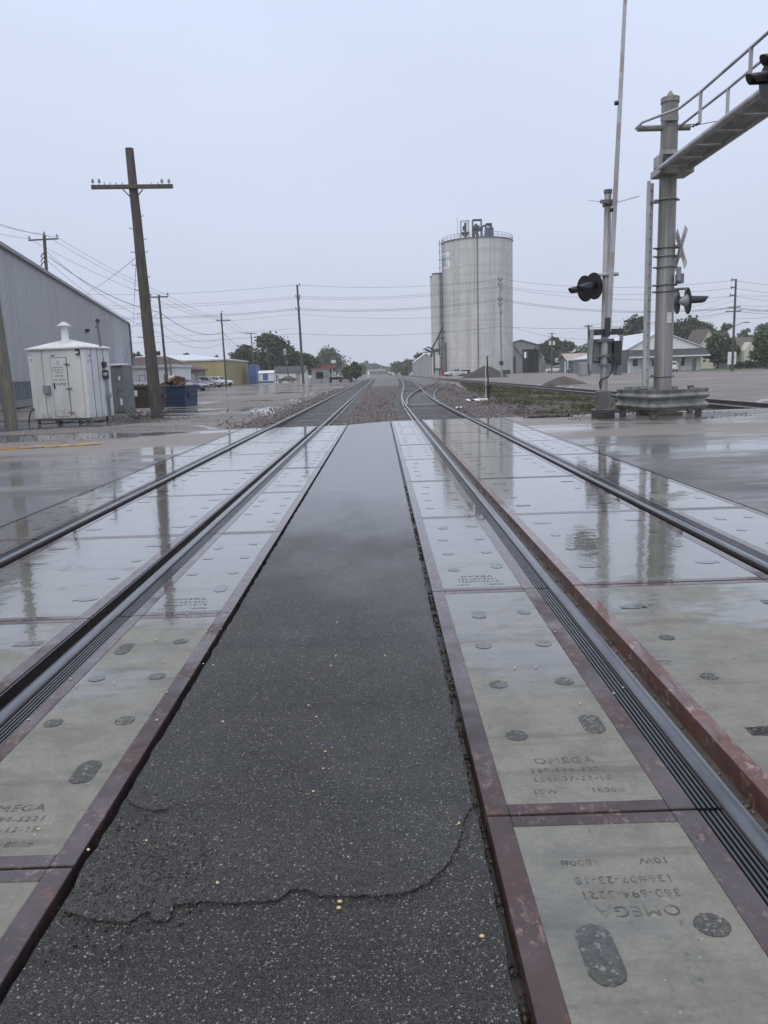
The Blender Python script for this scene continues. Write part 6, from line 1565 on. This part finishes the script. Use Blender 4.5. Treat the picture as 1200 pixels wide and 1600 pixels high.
b = MB(); b.bx(X_(1096, 128), 130, 127, 170, -.2, .05); kind(b.build('lawn', lw.m, None), 'structure')
b = MB(); b.add([(-33, 146, .03), (X_(405, 152), 146, .03), (X_(395, 165), 166, .03), (-30, 150, .03)], [(0, 1, 2, 3)]); kind(b.build('verge', lw.m, None), 'structure')
b = MB(); b.bx(X_(1093, 121), 130, 117, 126.5, -.2, .012); kind(b.build('street', MT['road'], None), 'structure')

# ================================================================== vehicles
tyre = mat('tyre_rubber', (.022, .022, .024), .7, scale=6); rimm = mat('alloy', (.38, .39, .40), .35, .6, scale=4); cglass = flat('car_glass', (.018, .022, .026), .05)
tail = flat('tail_lamp', (.25, .012, .012), .2); headl = flat('head_lamp', (.55, .57, .60), .15)
def paint(name, c): return mat(name, c, .3, scale=2, lo=.3, hi=.8, coat=.9, crough=.06, fine=.04)
CARS = dict(
    sedan=dict(L=4.75, W=1.82, body=[(-2.35, .32), (-2.38, .62), (-2.30, .92), (-1.55, .98), (.75, .95), (1.95, .82), (2.32, .66), (2.36, .36), (1.9, .24), (-1.9, .24)], cab=[(-1.75, .95), (-1.05, 1.40), (-.45, 1.47), (.25, 1.42), (1.05, .94)], sp=(-.35,)),
    suv=dict(L=4.7, W=1.9, body=[(-2.30, .40), (-2.36, .8), (-2.28, 1.08), (-1.5, 1.10), (.85, 1.08), (1.95, .98), (2.28, .78), (2.32, .42), (1.9, .30), (-1.9, .30)], cab=[(-2.24, 1.08), (-1.95, 1.66), (-1.2, 1.74), (.1, 1.70), (.98, 1.07)], sp=(-1.15, -.2)),
    pickup=dict(L=5.6, W=1.98, body=[(-2.78, .5), (-2.80, 1.12), (-.80, 1.14), (1.15, 1.12), (2.45, 1.06), (2.74, .86), (2.78, .48), (2.3, .36), (-2.3, .4)], cab=[(-.85, 1.12), (-.72, 1.76), (-.2, 1.82), (.62, 1.78), (1.25, 1.11)], sp=(.1,)))
def car(label, loc, heading, kd, pm, group=None, detail=True, scale=1.0):
    c = CARS[kd]; t = thing('parked_car' if kd != 'pickup' else 'pickup_truck', label, 'car' if kd != 'pickup' else 'pickup', loc, heading, group); W = c['W']/2
    poly = c['body']; cxm = 0; czm = .62
    vs, fs = [], []; n = len(poly); st_ = ((-1, .93), (-.94, 1.0), (0, 1.0), (.94, 1.0), (1, .93))
    for y, k in st_:
        for x, z in poly: vs.append((cxm+(x-cxm)*(1-(1-k)*.35), y*W, czm+(z-czm)*k))
    for j in range(4):
        for i in range(n): i2 = (i+1) % n; fs.append((j*n+i, j*n+i2, (j+1)*n+i2, (j+1)*n+i))
    fs += [tuple(range(n)), tuple(4*n+i for i in range(n-1, -1, -1))]
    bo = MB().add(vs, fs).build('body', pm, t, local=True, smooth=True, bevel=.03)
    cab = c['cab']; belt = min(z for x, z in cab); rf = max(z for x, z in cab)
    hw = lambda z, o=0: (W*.95+o)*(1-.22*(z-belt)/(rf-belt))
    n = len(cab); vs = [(x, -hw(z), z) for x, z in cab]+[(x, hw(z), z) for x, z in cab]
    MB().add(vs, [tuple(range(n)), tuple(range(2*n-1, n-1, -1))]+[(i, (i+1) % n, n+(i+1) % n, n+i) for i in range(n)]).build('cabin', pm, t, local=True, bevel=.03)
    # side glass: inset outline split by pillars
    cx_ = sum(x for x, z in cab)/n; zl, zh = belt+.05, rf-.09
    def at_z(z, front):
        pts = cab[:-1] if not front else cab[1:]
        seq = cab
        ed = [(seq[i], seq[i+1]) for i in range(n-1)]
        xs = []
        for (xa, za_), (xb, zb_) in ed:
            if (za_-z)*(zb_-z) <= 0 and abs(za_-zb_) > 1e-6: xs.append(xa+(xb-xa)*(z-za_)/(zb_-za_))
        return max(xs) if front else min(xs)
    for s in (-1, 1):
        xs0 = [at_z(zl, False)+.12]+list(c['sp'])+[at_z(zl, True)-.12]; xs1 = [at_z(zh, False)+.10]+list(c['sp'])+[at_z(zh, True)-.08]
        for q in range(len(xs0)-1):
            a0_, a1_, b0_, b1_ = xs0[q]+.03, xs0[q+1]-.03, max(xs1[q]+.03, xs0[q]+.03 if q else -9), min(xs1[q+1]-.03, 9)
            if b1_-b0_ < .05: continue
            y0_, y1_ = s*(hw(zl)+.006), s*(hw(zh)+.006)
            MB().add([(a0_, y0_, zl), (a1_, y0_, zl), (b1_, y1_, zh), (b0_, y1_, zh), (a0_, y0_-s*.02, zl), (a1_, y0_-s*.02, zl), (b1_, y1_-s*.02, zh), (b0_, y1_-s*.02, zh)], [(0, 1, 2, 3), (7, 6, 5, 4), (0, 4, 5, 1), (1, 5, 6, 2), (2, 6, 7, 3), (3, 7, 4, 0)]).build('side_window', cglass, t, local=True)
    for nm, (pa, pb) in (('windscreen', (cab[-1], cab[-2])), ('rear_window', (cab[0], cab[1]))):
        (xa, za_), (xb, zb_) = pa, pb; sg = 1 if nm == 'windscreen' else -1
        qa, qb = .10, .92; p0 = (xa+(xb-xa)*qa, za_+(zb_-za_)*qa); p1 = (xa+(xb-xa)*qb, za_+(zb_-za_)*qb)
        MB().add([(p0[0]+sg*.012, -hw(p0[1])*.9, p0[1]), (p0[0]+sg*.012, hw(p0[1])*.9, p0[1]), (p1[0]+sg*.012, hw(p1[1])*.9, p1[1]+.004), (p1[0]+sg*.012, -hw(p1[1])*.9, p1[1]+.004)], [(0, 1, 2, 3)]).build(nm, cglass, t, local=True)
    wr = .33 if kd == 'sedan' else .37
    wx = (1.38, -1.38) if kd != 'pickup' else (1.75, -1.7)
    for x in wx:
        for s in (-1, 1):
            wh = MB().lathe([(0, -.11), (wr-.03, -.11), (wr, -.08), (wr, .08), (wr-.03, .11), (0, .11)], (x, s*(W-.08), wr), (0, 1, 0), 20).build('wheel', tyre, t, local=True, smooth=True)
            MB().lathe([(0, .0), (wr*.62, .0), (wr*.64, .012), (wr*.2, .02), (0, .02)], (x, s*(W+.03), wr), (0, s, 0), 16).build('rim', rimm, wh, local=True, smooth=True)
            MB().lathe([(0, 0), (wr*1.18, 0), (wr*1.18, .012), (0, .012)], (x, s*(W-.045), wr+.03), (0, s, 0), 20).build('wheel_arch', MT['black'], t, local=True)
    fx = max(x for x, z in poly); rx = min(x for x, z in poly); hz = .66 if kd == 'sedan' else .82
    for s in (-1, 1):
        MB().box((fx-.08, s*W*.72, hz), (.16, .36, .16)).build('headlight', headl, t, local=True, bevel=.03)
        MB().box((rx+.05, s*W*.82, hz+.12), (.14, .26, .22)).build('taillight', tail, t, local=True, bevel=.03)
        MB().box((cab[-1][0]-.25, s*(W+.06), belt+.06), (.12, .18, .12)).build('wing_mirror', pm, t, local=True, bevel=.03)
    MB().box((rx-.005, 0, .72), (.02, .5, .13)).build('licence_plate', MT['white'], t, local=True)
    b = MB(); b.bx(fx-.06, fx+.02, -W*.5, W*.5, .42, .60); b.build('grille', MT['black'], t, local=True)
    if kd == 'pickup': MB().bx(-2.7, -.9, -W*.84, W*.84, 1.10, 1.155).build('bed', MT['dark'], t, local=True)
    return t
def place(px, Y): return (X_(px, Y), Y, 0)
pk1, pk2, pk3, pk4 = paint('paint_black', (.012, .014, .018)), paint('paint_silver', (.33, .35, .37)), paint('paint_white', (.70, .71, .72)), paint('paint_grey', (.085, .09, .10))
car('dark sedan with pale hood just past the blue dumpster, nearest of the parked cars', place(293, 92), R_(-22), 'sedan', pk4, 'cars parked by the low shops')
car('black sedan parked in the row of cars, between the nearest car and the silver wagon', place(306, 114), R_(-16), 'sedan', pk1, 'cars parked by the low shops')
car('silver sport utility wagon parked in front of the tan shed', place(325, 124), R_(-14), 'suv', pk2, 'cars parked by the low shops')
car('white hatchback at the end of the row of parked cars by the tan shed', place(343, 136), R_(-30), 'suv', pk3, 'cars parked by the low shops')
car('dark grey car parked alone in front of the white garage', place(447, 178), R_(182), 'sedan', pk4)
car('white pickup parked against the foot of the big silo', place(712, 196), R_(200), 'pickup', pk3)
car('white sport utility vehicle parked under the office awning, seen from behind', place(1046, 132), R_(80), 'suv', pk3)
car('small white car in the distance left of the teal building', place(866, 205), R_(170), 'suv', pk3, 'cars far across the lot')
car('white car far across the lot in front of the distant house', place(876, 215), R_(150), 'sedan', pk3, 'cars far across the lot')
car('dark car parked in front of the teal building', place(900, 176), R_(175), 'sedan', pk4, 'cars far across the lot')
# far white lorry crossing the tracks
tk = thing('lorry', 'tiny white lorry crossing where the tracks vanish in the haze', 'lorry', place(613, 440), R_(175))
MB().bx(-1.6, 1.0, -1.2, 1.2, 1.0, 3.1).build('hood', pk3, tk, local=True, bevel=.1); MB().bx(-3.2, -.9, -1.2, 1.2, .9, 1.6).build('chassis', MT['dark'], tk, local=True); MB().bx(.95, 2.1, -1.1, 1.1, .8, 2.2).build('cab', pk3, tk, local=True, bevel=.1)
for x in (1.3, -2.2):
    for s in (-1, 1): MB().lathe([(0, -.15), (.5, -.15), (.5, .15), (0, .15)], (x, s*1.1, .5), (0, 1, 0), 14).build('wheel', tyre, tk, local=True)

# ================================================================== poles and wires
def arms(t, Y, lst, mt='polef', h=.14):
    for (x0_, y0_, x1_, y1_) in lst: MB().beam(AT(x0_, y0_, Y), AT(x1_, y1_, Y), .12, h).build('crossarm', MT[mt], t)
def upole(label, bx_, by_, Yd, tx, ty, r0=.17, r1=.12, arm=(), ins=(), group=None, mt='polef'):
    base = AT(bx_, by_, Yd); base.z = 0; base.x = AT(bx_, by_, Yd).x
    t = pole(label, base, AT(tx, ty, Yd), r0, r1, mt, group=group)
    arms(t, Yd-.2, arm, mt)
    for px, py in ins: insulator(AT(px, py, Yd-.2), t, 'greyp', 2.0)
    return t
YP1, YP2, YP3, YP4, YP5, YP6 = 84, 92, 124, 178, 180, 186
upole('wooden utility pole with crossarm rising behind the grey warehouse roof', 79, 560, YP1, 69, 367, .2, .16, [(44.5, 375.5, 91, 373)], [(46, 373), (69, 366), (89, 370)])
b = MB(); 
for py in (397, 404, 411): b.tube([AT(71, py-3, YP1-.2), AT(66, py, YP1-.2), AT(64, py+5, YP1-.2)], .06, 6); 
o = b.build('cable_terminals', MT['dark'], None); bpy.data.objects[o.name].parent = None
tag(o, 'bundle of dark cable insulators on the pole behind the warehouse', 'insulators')
p2_ = upole('wooden utility pole standing in front of the maroon roof, leaning slightly', 261.5, 596, YP2, 248, 461, .17, .12, [(233.5, 464.5, 263, 463.5)], [(235, 462), (262, 461)])
upole('bare wooden utility pole in front of the tan shed, with a small crossarm', 353, 594, YP3, 345.5, 489, .16, .12, [(337, 500.5, 360, 500.5)], [(347, 488)])
upole('thin utility pole with short crossarm beside the blue container', 398, 592, YP4, 392, 520, .17, .12, [(383, 521.5, 401, 521)], [])
upole('thin bare utility pole rising by the white kiosk', 424.5, 592, YP5, 415.5, 538, .16, .12)
lp = upole('thin pole with a pale transformer can in front of the dark trees', 451.5, 592, YP6, 445.5, 547, .16, .12)
p = AT(445.3, 549.5, YP6-.3); MB().lathe([(0, -.75), (.36, -.75), (.38, 0), (.38, .6), (.3, .7), (0, .75)], p, n=14).build('transformer', MT['silver'], lp, smooth=True)
for i, (px, py0, py1, Yd, lab) in enumerate(((511, 590, 563, 240, 'thin distant pole in front of the red canopy'), (526, 588, 563, 260, 'thin distant pole right of the red canopy'), (547.5, 584, 557, 380, 'hazy distant pole with crossarm above the dark bush'))):
    upole(lab, px, py0, Yd, px-.5, py1, .15, .11, [(px-3, py1+2.5, px+3, py1+2.5)] if i == 2 else [])
sgt = upole('pale trackside signal mast far along the straight track', 573.5, 583, 330, 572.5, 566, .12, .1, mt='galv'); p = AT(572.5, 566.5, 330); MB().lathe([(0, 0), (.9, 0), (.9, .1), (0, .1)], p, (0, -1, 0), 14).build('signal_target', MT['greyp'], sgt)
for k_, (px, py, lab) in enumerate(((521, 565, 'square pale sign on the pole right of the red canopy'),)):
    p = AT(px, py, 259); o = MB().bx(p.x-.75, p.x+.75, 258.9, 259, p.z-.5, p.z+.5).build('sign', MT['white'], None); tag(o, lab, 'sign')
YA, YB, YC2 = 142, 132, 112
pa = upole('tallest power pole by the grey hut, carrying wires across the tracks', 474, 599, YA, 464.2, 445, .26, .17, (), [], mt='polef')
def brackets(t, px, pys, Yd, sides, ln=5):
    for py, s in zip(pys, sides):
        for q in s:
            MB().beam(AT(px, py+1.5, Yd-.2), AT(px+q*ln, py, Yd-.2), .09, .09).build('insulator_bracket', MT['dark'], t); insulator(AT(px+q*ln, py-1, Yd-.2), t, 'greyp', 2.2)
brackets(pa, 465.3, (446, 464, 468, 483.5), YA, ((1,), (1, -1), (1,), (1, -1)), 3)
pb = upole('power pole with wire brackets standing before the silo face', 784, 588, YB, 781, 434, .17, .12, (), [], mt='galv')
brackets(pb, 781.5, (437, 446, 452, 468, 476, 489), YB, ((1, -1), (1, -1), (1,), (1, -1), (1, -1), (1,)), 3)
MB().bx(AT(781, 570, YB).x-.1, AT(784, 570, YB).x+.2, YB-.35, YB-.15, AT(782, 570.5, YB).z, AT(782, 564, YB).z).build('pole_box', MT['black'], pb)
pc_ = upole('power pole with side brackets and two crossarms at the lot edge before the houses', 1144, 579.5, YC2, 1150, 436, .19, .13, [(1134, 487, 1159, 485.5), (1138, 481, 1157, 479)], [], mt='polef')
for py, px in ((437, 1149.5), (449, 1148.8), (461, 1147.5)):
    MB().beam(AT(px, py, YC2-.15), AT(px-7, py+.6, YC2-.15), .12, .14).build('insulator_bracket', MT['dark'], pc_); insulator(AT(px-6, py+1.5, YC2-.2), pc_, 'greyp', 2.5)
b = MB(); b.tube([AT(1147.5, 510, YC2-.2), AT(1158, 504.5, YC2-.6), AT(1166, 503.5, YC2-1)], .05, 6); b.box(AT(1167, 503.8, YC2-1), (.7, .3, .14)); b.build('street_lamp_arm', MT['greyp'], pc_)
upole('wooden pole with crossarm in front of the trees right of the grain shed', 862, 576, 190, 862.5, 520, .17, .13, [(857, 521.5, 868, 521.5)], [])
lpp = [p for p in COL.objects if p.get('label', '').startswith('wooden pole with crossarm in front of the trees')][0]
for px in (859.5, 865.5): p = AT(px, 536, 189.6); MB().lathe([(0, -.5), (.28, -.5), (.28, .45), (0, .5)], p, n=12).build('transformer', MT['white'], lpp, smooth=True)
upole('dark wooden pole with crossarm close behind the crossing gate', 921, 578, 120, 919.5, 508, .19, .15, [(912.5, 509.5, 926, 509.5)], [])
upole('thin pale lamp pole left of the teal building', 875.5, 575, 195, 875, 547, .09, .07, mt='galv')
o = MB().bx(X_(868, 196), X_(874, 196), 196, 196.2, AT(871, 566, 196).z, AT(871, 559.5, 196).z).build('sign', MT['white'], None); tag(o, 'blank pale square sign by the lamp pole at the distant house', 'sign')
o = MB().cyl((X_(883, 150), 150, 0), (X_(883, 150), 150, AT(883, 565, 150).z), .11, n=10).build('bollard', MT['white'], None); tag(o, 'white post with dark foot standing on the lot past the dirt pile', 'post')
for px, Yd, hh, lab in ((679.5, 160, 1.0, 'small white marker post in the grass far along the right-hand track'), (639.5, 240, 1.4, 'thin white marker post far off between track and storage building'), (433.5, 152, 1.9, 'thin white stake by the parked grey car')):
    o = MB().cyl((X_(px, Yd), Yd, 0), (X_(px, Yd), Yd, hh), .07, n=8).build('marker_post', MT['white'], None); tag(o, lab, 'post')

def wire(pts, r=.018, sag=None, label='thin dark overhead wire strung between the power poles', group='overhead wires', n=14):
    """pts: (px, py, Y) supports and sag points, run through smoothly"""
    P3 = [AT(*p) for p in pts]; out = []
    for i in range(len(P3)-1):
        p0 = P3[max(i-1, 0)]; p1 = P3[i]; p2 = P3[i+1]; p3 = P3[min(i+2, len(P3)-1)]
        sg = sag if sag is not None else .0
        for k in range(n):
            t = k/n; q = p1.lerp(p2, t); q = q-Vector((0, 0, sg*4*t*(1-t))); out.append(q)
    out.append(P3[-1])
    o = MB().tube(out, r, 5, False).build('overhead_wire', MT['wire'], None); tag(o, label, 'wire', group); return o
# transmission line: far pole off the left edge, A, B, C, and on to the right
for (yl, ya, yb, yc, yr, r) in ((452, 445, 436, 438, 452, .020), (469, 463, 446.5, 450, 465, .020), (474, 466, 449, 462.5, 478, .020), (488, 482, 467, 480.5, 486, .026), (490.5, 484, 469.5, 482, 488, .026), (508, 490.5, 489, 0, 0, .016), (528, 521, 510, 486, 492, .024), (517, 512.5, 0, 0, 0, .016)):
    sgs = 1.15
    wire([(-120, yl-9, 150), (465, ya, YA)], r, sgs*1.6)
    if yb: wire([(465, ya, YA), (781, yb, YB)], r, sgs*.75)
    if yc: wire([(781, yb, YB), (1147, yc, YC2)], r, sgs)
    if yr: wire([(1147, yc, YC2), (1320, yr-8, 104)], r, .5)
# distribution line down the left side
dl = 'thin overhead wire running along the row of roadside poles'; dg = 'wires along the roadside poles'
for a, c, d, e, f in ((46, 373, 235, 462, 338), (69, 366, 248, 460, 347), (89, 370, 262, 461, 359)):
    wire([(a-150, c-42, 52), (a, c, YP1)], .016, .3, dl, dg); wire([(a, c, YP1), (d, e, YP2)], .016, .35, dl, dg); wire([(d, e, YP2), (f, 499, YP3)], .016, .5, dl, dg); wire([(f, 499, YP3), (392+(f-347)*.7, 520.5, YP4)], .018, .7, dl, dg)
for (x0_, y0_, x1_, y1_, x2_, y2_, r) in ((76, 401, 250, 488, 348, 519, .032), (74, 394, 252, 508, 349, 528, .018), (75, 408, 253, 522, 350, 535, .018)):
    wire([(x0_, y0_, YP1), (x1_, y1_, YP2)], r, .9, 'thick dark cable slung below the wires of the roadside poles', 'cables along the roadside poles'); wire([(x1_, y1_, YP2), (x2_, y2_, YP3)], r, 1.2, 'thick dark cable slung below the wires of the roadside poles', 'cables along the roadside poles')
    wire([(x2_, y2_, YP3), (394, 545, YP4)], r, 1.0, 'thick dark cable slung below the wires of the roadside poles', 'cables along the roadside poles')
# guys and drops on the leaning pole and the warehouse corner
gl = 'slack thin guy wire hanging from the old leaning pole'; gg = 'guy wires of the leaning pole'
wire([(213, 402, ob.y), (213, 400, ob.y), (208, 508, 100)], .012, .0, gl, gg, 4); wire([(213, 402, ob.y), (137, 457, 70)], .010, .1, gl, gg); wire([(207, 510, 114), (247, 490, YP2)], .022, .1, gl, gg)
wire([(190, 586, 33), (206, 515, 100)], .016, .15, 'thin service wire from the grey cabinet to the warehouse corner', 'service wires')
for y0_, y1_ in ((461, 452), (476, 470), (487, 500), (497, 513)): wire([(1147, y0_, YC2), (1290, y1_-30 if y0_ > 480 else y1_, 60)], .014, .3, 'thin wire fanning out from the pole at the lot edge', 'wires fanning out at the lot edge')
for y0_, y1_ in ((462, 540), (470, 552), (478, 548), (489, 545)): wire([(1146, y0_, YC2), (920, y1_-32, 120)], .014, .5, 'thin wire from the lot edge pole to the pole behind the gate', 'wires from the lot edge pole')
wire([(919.5, 510, 120), (862.5, 521, 190)], .014, .5, 'thin wire from the gate pole towards the grain shed', 'wires towards the grain shed'); wire([(919.5, 530, 120), (802, 512, YB)], .018, .5, 'thin wire from the gate pole towards the grain shed', 'wires towards the grain shed')

# ================================================================== haze
hz = bpy.data.materials.new('haze'); hz.use_nodes = True; hn = hz.node_tree; hn.nodes.remove(hn.nodes['Principled BSDF'])
pv_ = hn.nodes.new('ShaderNodeVolumePrincipled'); pv_.inputs['Density'].default_value = .00042; pv_.inputs['Color'].default_value = (.985, .99, 1, 1); pv_.inputs['Anisotropy'].default_value = .0
hn.links.new(pv_.outputs[0], hn.nodes['Material Output'].inputs['Volume'])
b = MB(); b.bx(-930, 930, -70, 940, -1.4, 50); o = b.build('haze', hz, None); o['label'] = 'pale rainy haze hanging over the whole place'; o['category'] = 'haze'; kind(o, 'stuff')
scene.cycles.volume_step_rate = 1
